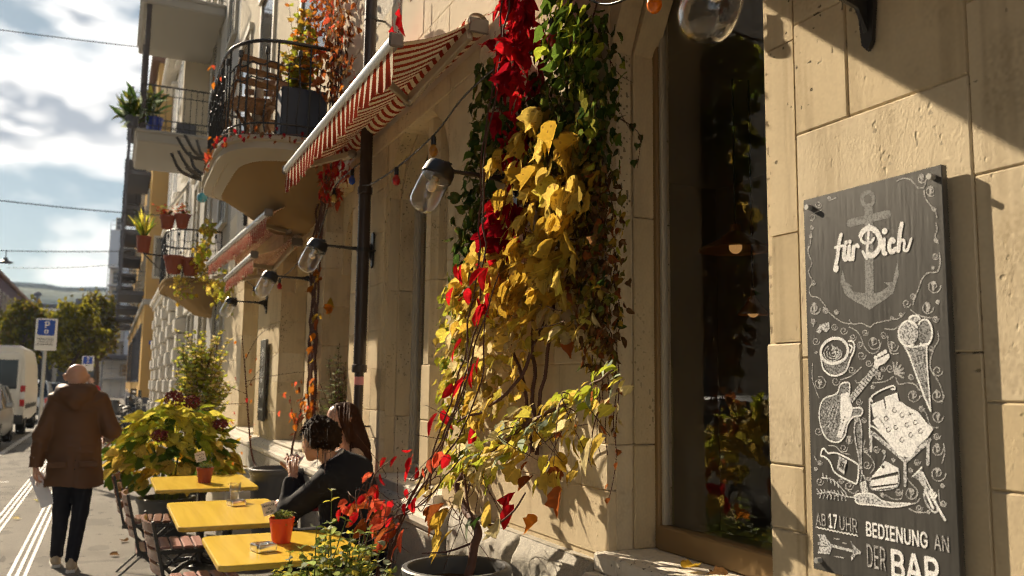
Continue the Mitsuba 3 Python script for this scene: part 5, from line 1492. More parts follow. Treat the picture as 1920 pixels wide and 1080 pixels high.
def wheel(parent, x, y, r, w):
    k = put(parent, 'wheel', move(lathe([(0.62 * r, -w / 2), (0.9 * r, -w / 2), (r, -w * 0.38), (r, w * 0.38), (0.9 * r, w / 2), (0.62 * r, w / 2)], 24), (x, y, r), M=np.array([[0, 0, 1], [0, 1, 0], [1, 0, 0]])), 'tyre', 40)
    put(k, 'rim', move(lathe([(0.0, -w * 0.42), (0.25 * r, -w * 0.45), (0.6 * r, -w * 0.4), (0.63 * r, 0), (0.6 * r, w * 0.4), (0.25 * r, w * 0.45), (0.0, w * 0.42)], 16), (x, y, r), M=np.array([[0, 0, 1], [0, 1, 0], [1, 0, 0]])), 'grey_metal', 30)


def loft(secs, closed_ends=True):
    """skin a list of rings with the same number of points"""
    R = np.array(secs, float)
    k, n = R.shape[:2]
    F = []
    for i in range(k - 1):
        for j in range(n):
            F.append([i * n + j, i * n + (j + 1) % n, (i + 1) * n + (j + 1) % n, (i + 1) * n + j])
    F = np.array(F)
    V = R.reshape(-1, 3)
    F3 = np.vstack([F[:, [0, 1, 2]], F[:, [0, 2, 3]]])
    if closed_ends:
        V = np.vstack([V, R[0].mean(0), R[-1].mean(0)])
        j = np.arange(n)
        F3 = np.vstack([F3, np.stack([j * 0 + len(V) - 2, (j + 1) % n, j], 1), np.stack([j * 0 + len(V) - 1, (k - 1) * n + j, (k - 1) * n + (j + 1) % n], 1)])
    return V, F3


def van(label, x, y, s=1.0):
    """a tall delivery van seen from behind, rear at y"""
    k = thing('delivery_van', label, 'van')
    W = 0.99
    prof = lambda y_, top, bot, w: [(x + sx * w_ * w, y + y_, z) for sx, w_, z in [(-1, 0.90, bot), (-1, 1.0, bot + 0.15), (-1, 1.0, bot + 0.9), (-1, 0.965, top - 0.45), (-1, 0.90, top - 0.12), (-1, 0.78, top), (1, 0.78, top), (1, 0.90, top - 0.12), (1, 0.965, top - 0.45), (1, 1.0, bot + 0.9), (1, 1.0, bot + 0.15), (1, 0.90, bot)]]
    put(k, 'body', loft([prof(0.0, 2.56, 0.42, W * 0.97), prof(0.06, 2.62, 0.40, W), prof(3.9, 2.62, 0.40, W), prof(4.4, 2.5, 0.40, W), prof(5.2, 1.6, 0.40, W * 0.97), prof(5.9, 1.25, 0.42, W * 0.9)]), 'van_white', 35)
    for sx in (-1, 1):
        d = put(k, 'rear_door', bbox(x + sx * 0.02, x + sx * 0.86, y - 0.035, y + 0.02, 0.52, 2.42, 0.03), 'van_white')
        put(d, 'window', bbox(x + sx * 0.09, x + sx * 0.76, y - 0.046, y - 0.03, 1.36, 2.20, 0.015), 'car_glass')
        put(k, 'tail_light', bbox(x + sx * 0.865, x + sx * 0.985, y - 0.04, y + 0.12, 1.28, 1.46, 0.02), 'tail_red')
        put(k, 'tail_light', bbox(x + sx * 0.865, x + sx * 0.985, y - 0.038, y + 0.12, 1.06, 1.275, 0.02), 'lamp_clear')
        put(k, 'tail_light', bbox(x + sx * 0.865, x + sx * 0.985, y - 0.04, y + 0.12, 0.86, 1.055, 0.02), 'tail_red')
        for yy in (1.1, 4.7):
            wheel(k, x + sx * 0.85, y + yy, 0.35, 0.24)
        put(k, 'side_mirror', bbox(x + sx * 1.02, x + sx * 1.2, y + 4.6, y + 4.72, 1.5, 1.95, 0.03), 'black_plastic')
        put(k, 'side_trim', bbox(x + sx * 0.985, x + sx * 1.005, y + 0.3, y + 4.2, 0.78, 0.92, 0.008), 'black_plastic')
    put(k, 'handle', bbox(x + 0.10, x + 0.30, y - 0.055, y - 0.03, 1.18, 1.27, 0.01), 'black_plastic')
    put(k, 'bumper', bbox(x - 0.98, x + 0.98, y - 0.14, y + 0.1, 0.36, 0.62, 0.04), 'black_plastic')
    put(k, 'number_plate', bbox(x - 0.26, x + 0.26, y - 0.05, y - 0.03, 0.80, 0.92, 0.005), 'white_paint')


def car(name, label, x, y, m, L=4.2, W=0.86, H=1.5, flip=False):
    """a hatchback, rear at y (front when flip)"""
    k = thing(name, label, 'car')
    s = -1 if flip else 1
    o = L if flip else 0
    Yc = lambda t: y + o + s * t
    def ring(t, zb, zt, w):
        return [(x + a * w, Yc(t), z) for a, z in [(-0.92, zb), (-1, zb + 0.12), (-1.0, (zb + zt) / 2), (-0.95, zt - 0.06), (-0.86, zt), (0.86, zt), (0.95, zt - 0.06), (1.0, (zb + zt) / 2), (1, zb + 0.12), (0.92, zb)]]
    put(k, 'body', loft([ring(0, 0.45, 0.80, W * 0.86), ring(0.06, 0.32, 0.92, W * 0.95), ring(0.5, 0.24, 0.97, W), ring(2.6, 0.24, 0.95, W), ring(3.3, 0.24, 0.90, W), ring(4.0, 0.30, 0.76, W * 0.94), ring(4.2, 0.40, 0.62, W * 0.80)]), m, 40)
    def gh(t, z, w):
        return [(x - w, Yc(t), z), (x + w, Yc(t), z)]
    cab = [(0.10, 0.93, W * 0.90, 0.9), (0.55, H - 0.06, W * 0.72, 1), (1.3, H, W * 0.70, 1), (2.2, H - 0.05, W * 0.71, 1), (3.05, 0.93, W * 0.88, 0.9)]
    V, F = [], []
    low = [(0.10, 0.92, W * 0.93), (0.6, 0.94, W * 0.95), (1.3, 0.94, W * 0.95), (2.2, 0.93, W * 0.95), (3.1, 0.91, W * 0.92)]
    secs = []
    for (t, z, w, _), (t2, z2, w2) in zip(cab, low):
        secs.append([(x - w2, Yc(t2), z2), (x - w, Yc(t), z), (x + w, Yc(t), z), (x + w2, Yc(t2), z2)])
    put(k, 'cabin', loft(secs), 'car_glass', 30)
    rf = []
    for t, z, w in ((0.50, H - 0.085, W * 0.74), (0.62, H - 0.03, W * 0.725), (1.3, H + 0.012, W * 0.71), (2.1, H - 0.02, W * 0.72), (2.3, H - 0.085, W * 0.74)):
        rf.append([(x - w, Yc(t), z - 0.02), (x - w * 0.8, Yc(t), z + 0.02), (x + w * 0.8, Yc(t), z + 0.02), (x + w, Yc(t), z - 0.02)])
    put(k, 'roof', loft(rf), m, 30)
    for sx in (-1, 1):
        put(k, 'pillar', cat([bar((x + sx * W * 0.92, Yc(0.12), 0.92), (x + sx * W * 0.74, Yc(0.56), H - 0.05), 0.07), bar((x + sx * W * 0.95, Yc(1.35), 0.92), (x + sx * W * 0.725, Yc(1.35), H - 0.03), 0.06), bar((x + sx * W * 0.93, Yc(3.05), 0.92), (x + sx * W * 0.74, Yc(2.2), H - 0.05), 0.06)]), m)
        put(k, 'tail_light' if not flip else 'headlight', bbox(x + sx * W * 0.70, x + sx * W * 0.94, Yc(-0.01), Yc(0.14), 0.66, 0.90, 0.03), 'tail_red' if not flip else 'lamp_clear')
        put(k, 'headlight' if not flip else 'tail_light', bbox(x + sx * W * 0.55, x + sx * W * 0.80, Yc(4.0), Yc(4.16), 0.58, 0.72, 0.03), 'lamp_clear' if not flip else 'tail_red')
        for t in (0.75, 3.3):
            wheel(k, x + sx * (W - 0.1), Yc(t), 0.31, 0.2)
        put(k, 'side_mirror', bbox(x + sx * W * 0.98, x + sx * (W + 0.16), Yc(2.6), Yc(2.72), 0.94, 1.06, 0.03), m)
    put(k, 'bumper', bbox(x - W * 0.9, x + W * 0.9, Yc(-0.05), Yc(0.1), 0.36, 0.52, 0.03), 'black_plastic')
    put(k, 'number_plate', bbox(x - 0.25, x + 0.25, Yc(-0.06), Yc(-0.04), 0.55, 0.65, 0.004), 'white_paint')


van('tall white delivery van parked at the kerb, seen from behind', -3.18, 28.6)
car('parked_car', 'pale silver blue car parked at the kerb beyond the white van', -3.05, 41.0, 'car_silver', H=1.62)
car('parked_car', 'grey car at the very left edge of the picture', -3.10, 22.6, 'car_grey', flip=True)
car('parked_car', 'silver car with a bright roof mirrored in the tall shop window', -3.2, 6.8, 'car_silver')
car('parked_car', 'dark car further off just past the pedestrian beyond the bald man', -2.95, 52.0, 'car_black')


def sign_post(label, x, y, w, ztop, h, lines, group='blue parking signs'):
    k = thing('parking_sign', label, 'sign', group)
    put(k, 'pole', tube([(x, y, 0), (x, y, ztop - 0.02)], 0.03, 10), 'grey_metal', True)
    f = y - 0.045
    put(k, 'panel', bbox(x - w / 2, x + w / 2, f, f + 0.02, ztop - h, ztop, 0.008), 'white_paint')
    put(k, 'blue_field', bbox(x - w * 0.40, x + w * 0.38, f - 0.004, f - 0.001, ztop - h * 0.53, ztop - h * 0.05, 0.001), 'blue_sign')
    t = meshkit.text_mesh('P', h * 0.19, 0.002, True)
    put(k, 'letter', (np.stack([x + (t.vertices[:, 0] - h * 0.07), f - 0.0065 + 0 * t.vertices[:, 2] - t.vertices[:, 2], ztop - h * 0.29 + t.vertices[:, 1]], 1), t.faces), 'white_paint')
    q = h * 0.055
    put(k, 'disc_symbol', cat([box(x - q, x + q, f - 0.008, f - 0.005, ztop - h * 0.47, ztop - h * 0.44), box(x - q, x + q, f - 0.008, f - 0.005, ztop - h * 0.38, ztop - h * 0.35), box(x - q, x - q * 0.45, f - 0.008, f - 0.005, ztop - h * 0.44, ztop - h * 0.38), box(x + q * 0.45, x + q, f - 0.008, f - 0.005, ztop - h * 0.44, ztop - h * 0.38)]), 'white_paint')
    for i, s in enumerate(lines):
        t = meshkit.text_mesh(s, h * 0.045, 0.002, True)
        v = np.array(t.vertices); v[:, 0] -= v[:, 0].mean()
        put(k, 'lettering', (np.stack([x + v[:, 0] * min(1, w * 0.8 / np.ptp(v[:, 0])), f - 0.003 - v[:, 2], ztop - h * (0.66 + 0.085 * i) + v[:, 1]], 1), t.faces), 'black_plastic')


sign_post('blue and white parking sign on a grey pole above the bald man on the left', -1.05, 17.0, 0.34, 2.69, 0.56, ['Montag-Freitag', '08.00-19.00', 'mit Parkscheibe'])
sign_post('second, smaller looking parking sign farther down the street', -0.69, 32.0, 0.36, 2.45, 0.5, ['Parkieren'])

# scooter and bicycles on the pavement
def two_wheeler(name, label, x, y, rot, motor, cat_):
    k = thing(name, label, cat_)
    c, s = math.cos(rot), math.sin(rot)
    def W(p):
        p = np.asarray(p, float)
        return np.stack([x + p[..., 0] * c - p[..., 1] * s, y + p[..., 0] * s + p[..., 1] * c, p[..., 2]], -1)
    r, w = (0.27, 0.11) if motor else (0.34, 0.035)
    L = 1.3 if motor else 1.05
    for yy in (0, L):
        a = np.linspace(0, 2 * PI, 25)
        put(k, 'wheel', tube(W(np.stack([0 * a, yy + (r - w / 2) * np.cos(a), r + (r - w / 2) * np.sin(a)], 1)), w / 2, 6), 'tyre', True)
        if not motor:
            put(k, 'spokes', cat([tube(W([[0, yy, r], [0, yy + r * math.cos(b), r + r * math.sin(b)]]), 0.004, 4) for b in np.linspace(0, 2 * PI, 13)[:-1]]), 'grey_metal')
        else:
            v, f = lathe([(0, -0.04), (0.16, -0.03), (0.16, 0.03), (0, 0.04)], 14)
            put(k, 'hub', (W(np.stack([v[:, 2], yy + v[:, 0], r + v[:, 1]], 1)), f), 'grey_metal')
    if motor:
        put(k, 'body', (lambda m: (W(m[0]), m[1]))(loft([[(sx * wd, yy, z) for sx, z in ((-1, z0), (-1, z1), (1, z1), (1, z0))] for yy, z0, z1, wd in ((0.85, 0.32, 0.7, 0.12), (1.0, 0.30, 0.82, 0.19), (1.45, 0.38, 0.80, 0.19), (1.62, 0.5, 0.72, 0.12))])), 'car_black', 40)
        put(k, 'floor', (lambda m: (W(m[0]), m[1]))(bbox(-0.17, 0.17, 0.2, 0.98, 0.26, 0.34, 0.03)), 'black_plastic')
        put(k, 'shield', (lambda m: (W(m[0]), m[1]))(loft([[(-wd, yy, z), (-wd, yy + 0.05, z), (wd, yy + 0.05, z), (wd, yy, z)] for z, yy, wd in ((0.3, 0.14, 0.16), (0.6, 0.10, 0.23), (0.95, 0.2, 0.17))])), 'car_black', 40)
        put(k, 'seat', (lambda m: (W(m[0]), m[1]))(bbox(-0.15, 0.15, 0.92, 1.55, 0.80, 0.88, 0.04)), 'black_plastic')
        put(k, 'headlight', sphere(W(np.array([0, 0.1, 0.86])), 0.085, 8), 'lamp_clear', True)
        put(k, 'handlebar', tube(W([[-0.34, 0.3, 1.02], [0, 0.2, 1.0], [0.34, 0.3, 1.02]]), 0.016, 6), 'black_iron')
        for sx in (-1, 1):
            put(k, 'mirror', sphere(W(np.array([sx * 0.32, 0.22, 1.22])), (0.06, 0.02, 0.045), 7), 'lamp_clear', True)
        put(k, 'windscreen', (lambda m: (W(m[0]), m[1]))(bbox(-0.17, 0.17, 0.1, 0.12, 0.98, 1.28, 0.01)), 'car_glass')
    else:
        J = dict(h=(0, 0, r), b=(0, L, r), s=(0, L * 0.62, 0.86), d=(0, L * 0.6, 0.30), f=(0, 0.14, 0.84))
        put(k, 'frame', cat([tube(W([J[a], J[b]]), 0.017, 7) for a, b in ('sd', 'sf', 'fd', 'sb', 'db', 'fh')]), 'car_black', True)
        put(k, 'saddle', sphere(W(np.array([0, L * 0.64, 0.93])), (0.08, 0.13, 0.035), 8), 'black_plastic', True)
        put(k, 'handlebar', cat([tube(W([J['f'], (0, 0.16, 1.0)]), 0.014, 6), tube(W([(-0.28, 0.28, 1.0), (-0.2, 0.16, 1.02), (0.2, 0.16, 1.02), (0.28, 0.28, 1.0)]), 0.013, 6)]), 'grey_metal', True)
        put(k, 'crank', cat([tube(W([(-0.09, L * 0.6, 0.3), (0.09, L * 0.6, 0.3)]), 0.06, 10)]), 'grey_metal', 40)
        put(k, 'mudguard', tube(W([[0, L + 0.36 * math.cos(b), r + 0.36 * math.sin(b)] for b in np.linspace(0.2, 2.4, 9)]), 0.02, 5), 'grey_metal', True)


two_wheeler('scooter', 'black motor scooter with bright mirrors parked far down the pavement', 1.15, 46, 0.12, True, 'scooter')
two_wheeler('motorcycle', 'second dark scooter standing crosswise behind the big yellow bush', 1.25, 38, 1.2, True, 'scooter')
for i, (x, y, a) in enumerate(((1.05, 24.0, 1.25), (1.15, 25.2, 1.35), (1.0, 26.6, 1.3))):
    two_wheeler('bicycle', ['nearest parked bicycle behind the yellow bush', 'middle parked bicycle behind the yellow bush', 'farthest parked bicycle behind the yellow bush'][i], x, y, a, False, 'bicycle')
TR = thing('planter_trough', 'low dark trough on the pavement between the bald man and the yellow bush', 'planter')
put(TR, 'box', cat([bbox(0.35, 1.45, 27.6, 28.2, 0, 0.55, 0.03), bbox(0.32, 1.48, 27.57, 28.23, 0.50, 0.58, 0.02)]), 'dark_wall')
put(TR, 'lid', bbox(0.4, 1.4, 27.65, 28.15, 0.579, 0.66, 0.03), 'grey_wall')
# ------------------------------------------------------------------ tables, chairs and what stands on them
plain('yellow_edge', (0.50, 0.30, 0.03), 0.3, 0.5)


def rrect(x0, x1, y0, y1, r, n=5):
    out = []
    for cx, cy, a0 in ((x1 - r, y1 - r, 0), (x0 + r, y1 - r, 90), (x0 + r, y0 + r, 180), (x1 - r, y0 + r, 270)):
        out += [(cx + r * math.cos(math.radians(a0 + 90 * i / n)), cy + r * math.sin(math.radians(a0 + 90 * i / n))) for i in range(n + 1)]
    return out


def table(label, x0, x1, y0, y1, skew=0.0):
    k = thing('cafe_table', label, 'table', 'yellow café tables')
    zt = 0.74
    secs = []
    for ins, z in ((0.012, zt - 0.034), (0.002, zt - 0.030), (0.0, zt - 0.022), (0.0, zt - 0.009), (0.003, zt - 0.003), (0.010, zt)):
        secs.append([(x + skew * (y - y0), y, z) for x, y in rrect(x0 + ins, x1 - ins, y0 + ins, y1 - ins, 0.055 - ins)])
    put(k, 'tabletop', loft(secs), 'yellow_table', 25)
    cx, cy = (x0 + x1) / 2, (y0 + y1) / 2
    put(k, 'column', move(lathe([(0.09, 0.03), (0.05, 0.06), (0.034, 0.10), (0.034, 0.62), (0.05, 0.66), (0.12, 0.69), (0.12, 0.704), (0.0, 0.704)], 16), (cx, cy, 0)), 'black_iron', 40)
    for i in range(4):
        a = PI / 4 + i * PI / 2
        d = np.array([math.cos(a), math.sin(a), 0])
        put(k, 'foot', tube([np.array([cx, cy, 0.075]) + d * 0.05, np.array([cx, cy, 0.06]) + d * 0.2, np.array([cx, cy, 0.018]) + d * 0.33], [0.026, 0.022, 0.018], 7), 'black_iron', True)
    return k


table('nearest yellow café table with a red flower pot and a chrome ashtray', 0.52, 1.265, 4.35, 5.22)
table('middle yellow café table with a water glass, where the dark haired man sits', 0.425, 1.14, 5.58, 6.76)
table('farthest yellow café table next to the big yellow bush', 0.39, 1.20, 7.55, 8.6)


def slat_chair(label, x, y, rot, seat_m, back_m):
    """a folding garden chair that faces +x; slats run across"""
    k = thing('garden_chair', label, 'chair', 'slatted folding chairs on the street side')
    c, s = math.cos(rot), math.sin(rot)
    def W(m):
        v = np.asarray(m[0], float)
        return np.stack([x + v[:, 0] * c - v[:, 1] * s, y + v[:, 0] * s + v[:, 1] * c, v[:, 2]], 1), m[1]
    w = 0.21
    for i in range(6):
        u = -0.19 + i * 0.076
        z = 0.455 + 0.006 * math.cos((i - 2.5) / 2.5 * 1.3) - 0.02 * (i == 0)
        put(k, 'seat_slat', W(bbox(u - 0.033, u + 0.033, -w, w, z - 0.010, z + 0.010, 0.007)), seat_m)
    for sy in (-1, 1):
        put(k, 'back_leg', W(cat([bar((-0.30, sy * (w + 0.012), 0.84), (-0.21, sy * (w + 0.012), 0.46), 0.018, 0.034, (0, 1, 0)), bar((-0.21, sy * (w + 0.012), 0.46), (0.22, sy * (w + 0.012), 0.0), 0.018, 0.03, (0, 1, 0))])), 'black_iron')
        put(k, 'front_leg', W(cat([bar((0.20, sy * (w - 0.002), 0.44), (-0.27, sy * (w - 0.002), 0.0), 0.014, 0.028, (0, 1, 0))])), 'black_iron')
        put(k, 'side_rail', W(cat([bar((-0.22, sy * (w + 0.012), 0.435), (0.22, sy * (w + 0.012), 0.435), 0.016, 0.03, (0, 0, 1))])), 'black_iron')
    for i in range(4):
        z = 0.80 - i * 0.078
        xx = -0.285 + i * 0.0185
        def curve(u, v, z=z, xx=xx):
            yy = (u * 2 - 1) * w
            return yy
        yy = np.linspace(-w, w, 9)
        bow = -0.035 * (1 - (yy / w) ** 2)
        secs = [[(xx + b - 0.008, q, z - 0.028), (xx + b + 0.006, q, z - 0.028), (xx + b - 0.004, q, z + 0.028), (xx + b - 0.018, q, z + 0.028)] for b, q in zip(bow, yy)]
        put(k, 'back_slat', W(loft(secs)), back_m, 30)
    return k


slat_chair('nearest slatted chair with a pale rose seat at the nearest table', 0.55, 5.42, 0.05, 'rose_slat', 'brown_slat')
slat_chair('slatted chair with its brown back turned to the street, second from the front', 0.46, 6.72, 0.0, 'rose_slat', 'brown_slat')
slat_chair('dark slatted chair half hidden in the yellow bush, farthest of the row', 0.40, 7.95, -0.08, 'brown_slat', 'brown_slat')

# the cream tube chair of the seated man, and the woman's
plain('cream_tube', (0.62, 0.55, 0.43), 0.4, 0.5)
plain('weave_grey', (0.26, 0.235, 0.20), 0.7, 0.3)


def tube_chair(label, x, y, rot):
    k = thing('tube_chair', label, 'chair', 'cream tube chairs')
    c, s = math.cos(rot), math.sin(rot)
    def W(m):
        v = np.asarray(m[0] if isinstance(m, tuple) else m.vertices, float)
        f = m[1] if isinstance(m, tuple) else m.faces
        return np.stack([x + v[:, 0] * c - v[:, 1] * s, y + v[:, 0] * s + v[:, 1] * c, v[:, 2]], 1), f
    # faces -x: back at +x
    put(k, 'frame', W(tube(smooth_path([(0.20, -0.24, 0.0), (0.19, -0.24, 0.44), (0.24, -0.235, 0.70), (0.26, -0.20, 0.80), (0.27, -0.10, 0.835), (0.27, 0.10, 0.835), (0.26, 0.20, 0.80), (0.24, 0.235, 0.70), (0.19, 0.24, 0.44), (0.20, 0.24, 0.0)], 6), 0.0135, 8)), 'cream_tube', True)
    put(k, 'front_frame', W(tube(smooth_path([(-0.26, -0.24, 0.0), (-0.23, -0.24, 0.40), (-0.20, -0.24, 0.45), (0.2, -0.24, 0.445)], 6), 0.0135, 8)), 'cream_tube', True)
    put(k, 'front_frame', W(tube(smooth_path([(-0.26, 0.24, 0.0), (-0.23, 0.24, 0.40), (-0.20, 0.24, 0.45), (0.2, 0.24, 0.445)], 6), 0.0135, 8)), 'cream_tube', True)
    for i in range(8):
        put(k, 'seat_strip', W(bbox(-0.21 + i * 0.052, -0.17 + i * 0.052, -0.235, 0.235, 0.448, 0.460, 0.005)), 'weave_grey')
    for i in range(9):
        z = 0.50 + i * 0.034
        xx = 0.195 + (z - 0.44) * 0.19
        put(k, 'back_strip', W(tube([(xx, -0.235, z), (xx + 0.03, 0, z), (xx, 0.235, z)], 0.010, 6)), 'weave_grey', True)


tube_chair('cream tube chair with grey ribbed back under the dark haired man', 1.36, 5.36, 0.35)
tube_chair('cream tube chair hidden behind the couple where the woman sits', 1.40, 5.98, 0.2)

mat('clear_glass', {'type': 'dielectric', 'int_ior': 1.5})
mat('water', {'type': 'dielectric', 'int_ior': 1.33})
plain('chrome', (0.86, 0.84, 0.80), 0.12, 0.5, 1.0)
plain('card_paper', (0.66, 0.60, 0.56), 0.8, 0.2)
plain('ink', (0.03, 0.028, 0.03), 0.8, 0.2)
plain('terracotta_dark', (0.26, 0.055, 0.03), 0.6, 0.3)


def flower_pot(label, x, y, m, r=0.066, h=0.135, card=None):
    k = thing('flower_pot', label, 'flower pot', 'small pots with cards on the tables')
    z = 0.7405
    put(k, 'pot', move(lathe([(0.0, 0.0), (r * 0.74, 0.0), (r * 0.76, 0.004), (r * 0.965, h - 0.028), (r, h - 0.026), (r * 1.03, h - 0.004), (r * 1.03, h), (r * 0.97, h), (r * 0.92, h - 0.03), (0.0, h - 0.03)], 28), (x, y, z)), m, 30)
    put(k, 'soil', move(lathe([(0.0, h - 0.018), (r * 0.94, h - 0.022)], 16), (x, y, z)), 'soil')
    return k, z + h


def desk_card(parent, x, y, z, rot, w=0.072):
    """a small card on a stick that reads Bedienung an der Bar"""
    k = thing('table_card', parent, 'card', 'little cards stuck in the flower pots')
    c, s = math.cos(rot), math.sin(rot)
    tl = math.radians(-16)
    def W(m):
        v = np.asarray(m[0] if isinstance(m, tuple) else m.vertices, float)
        f = m[1] if isinstance(m, tuple) else m.faces
        u, d, h = v[:, 0], v[:, 1], v[:, 2]
        u2, h2 = u * math.cos(tl) + h * math.sin(tl), -u * math.sin(tl) + h * math.cos(tl)
        return np.stack([x + u2 * c - d * s, y + u2 * s + d * c, z + h2], 1), f
    put(k, 'stick', W(bar((0, 0.003, -0.07), (0, 0.003, 0.03), 0.003)), 'rose_slat')
    put(k, 'paper', W(box(-w / 2, w / 2, -0.0006, 0.0006, 0.0, w * 0.98)), 'card_paper')
    for i, (t_, q) in enumerate((('Bedienung', 0.84), ('an', 0.24), ('der Bar', 0.66))):
        t = meshkit.text_mesh(t_, 0.011, 0.0004, True)
        v = np.array(t.vertices); v[:, 0] -= (v[:, 0].min() + v[:, 0].max()) / 2
        v[:, 0] *= q * w / max(1e-6, np.ptp(v[:, 0]))
        put(k, 'lettering', W((np.stack([v[:, 0], -0.0010 - v[:, 2], w * (0.66 - 0.25 * i) + v[:, 1]], 1), t.faces)), 'ink')


POT1, zp = flower_pot('bright red plastic pot with a little succulent on the nearest table', 0.90, 4.86, 'red_plastic')
desk_card('small paper card stuck in the bright red pot', 0.845, 4.90, zp + 0.012, -0.15)
POT3, zp3 = flower_pot('dark terracotta pot with a little plant on the farthest table', 0.80, 7.98, 'terracotta_dark', 0.07, 0.13)
desk_card('small paper card stuck in the dark pot before the yellow bush', 0.77, 8.0, zp3 + 0.05, -0.1, 0.085)


def ashtray(label, x, y, rot):
    k = thing('ashtray', label, 'ashtray', 'square chrome ashtrays')
    c, s = math.cos(rot), math.sin(rot)
    def W(m):
        v = np.asarray(m[0] if isinstance(m, tuple) else m.vertices, float)
        f = m[1] if isinstance(m, tuple) else m.faces
        return np.stack([x + v[:, 0] * c - v[:, 1] * s, y + v[:, 0] * s + v[:, 1] * c, v[:, 2]], 1), f
    a, h = 0.055, 0.038
    secs = [[(u, v, z) for u, v in rrect(-a + i, a - i, -a + i, a - i, max(0.004, 0.015 - i))] for i, z in ((0.003, 0.741), (0.0, 0.744), (0.0, 0.741 + h - 0.004), (0.003, 0.741 + h), (0.010, 0.741 + h), (0.012, 0.741 + h - 0.004), (0.014, 0.752))]
    put(k, 'dish', W(loft(secs)), 'chrome', 40)
    for q in (-1, 1):
        put(k, 'rest', W(cat([bar((q * 0.05, 0, 0.741 + h), (q * 0.024, 0, 0.741 + h - 0.006), 0.012, 0.008)])), 'chrome')


ashtray('square chrome ashtray on the nearest table beside the red pot', 0.775, 4.66, 0.25)
ashtray('square chrome ashtray on the middle table in front of the water glass', 0.868, 6.44, 0.2)


def tumbler(label, x, y, z, r=0.036, h=0.115, tilt=None, fill=0.55):
    k = thing('water_glass', label, 'glass', 'drinking glasses')
    M = None
    if tilt is not None:
        t, u, w = frame(tilt, (0, 1, 0)); M = np.stack([u, w, t], 1)
    pr = [(0.0004, 0.0), (r * 0.74, 0.0), (r * 0.78, 0.004), (r * 0.86, h * 0.5), (r, h), (r - 0.0022, h), (r * 0.86 - 0.003, h * 0.5), (r * 0.76 - 0.004, 0.014), (0.0004, 0.012)]
    v, f = lathe(pr, 20)
    v = np.asarray(v)
    ang = np.arctan2(v[:, 1], v[:, 0])
    low = (v[:, 2] < h * 0.6)
    v[:, :2] *= (1 - 0.03 * low * np.cos(10 * ang))[:, None]
    put(k, 'tumbler', move((v, f), (x, y, z), M=M), 'clear_glass', 40)
    if tilt is None:
        q = h * fill
        put(k, 'water', move(lathe([(0.0004, 0.0125), (r * 0.70, 0.0145), (r * 0.80, q), (0.0004, q)], 20), (x, y, z)), 'water', 40)
    return k


tumbler('glass of water standing on the middle yellow table', 0.885, 6.66, 0.741, 0.042, 0.132)

# ---------------------------------------------------------------- large planters
def planter(label, x, y, r=0.235, h=0.85):
    k = thing('planter', label, 'planter', 'tall dark planters')
    put(k, 'pot', move(lathe([(0.0, 0.0), (r * 0.70, 0.0), (r * 0.72, 0.01), (r * 0.93, h - 0.07), (r * 0.98, h - 0.05), (r, h - 0.025), (r * 0.99, h - 0.006), (r * 0.96, h), (r * 0.88, h), (r * 0.85, h - 0.012), (r * 0.83, h - 0.09), (0.0, h - 0.09)], 44), (x, y, 0)), 'planter_grey', 40)
    S_ = grid_sheet(lambda u, v: np.stack([x + r * 0.84 * u * np.cos(2 * PI * v), y + r * 0.84 * u * np.sin(2 * PI * v), h - 0.085 + 0.02 * meshkit.fbm(np.stack([u * np.cos(2 * PI * v) * 6, u * np.sin(2 * PI * v) * 6, u * 0], -1), 3)]), 8, 30)
    put(k, 'soil', S_, 'soil', True)
    return k


planter('round dark planter at the bottom edge below the vine, with a twisted trunk in it', 1.37, 3.45)
planter('round dark planter behind the seated man, with a thin young stem', 1.42, 8.0, 0.25)
planter('low round pot of the herb bush just under the frame edge', 0.86, 3.68, 0.22, 0.52)
planter('dark pot of the big yellow bush beside the farthest table', 0.62, 9.9, 0.30, 0.40)
planter('dark pot of the leafy lime green shrub by the far pier', 1.02, 12.2, 0.25, 0.45)

# ---------------------------------------------------------------- on the balcony
def balcony_chair(label, x, y, z, rot):
    k = thing('wooden_chair', label, 'chair', 'wooden chairs on the bow balcony')
    c, s = math.cos(rot), math.sin(rot)
    W = lambda p: (x + p[0] * c - p[1] * s, y + p[0] * s + p[1] * c, z + p[2])
    for a in (-0.2, 0.2):
        put(k, 'leg', cat([bar(W((a, -0.18, 0)), W((a, 0.2, 0.46)), 0.03), bar(W((a, 0.2, 0)), W((a, -0.22, 0.86)), 0.03)]), 'chair_wood')
    for i in range(5):
        put(k, 'seat_slat', bar(W((-0.22, -0.14 + i * 0.075, 0.43)), W((0.22, -0.14 + i * 0.075, 0.43)), 0.06, 0.016), 'chair_wood')
    for i in range(3):
        put(k, 'back_slat', bar(W((-0.22, -0.15 - i * 0.03, 0.6 + i * 0.1)), W((0.22, -0.15 - i * 0.03, 0.6 + i * 0.1)), 0.02, 0.06), 'chair_wood')


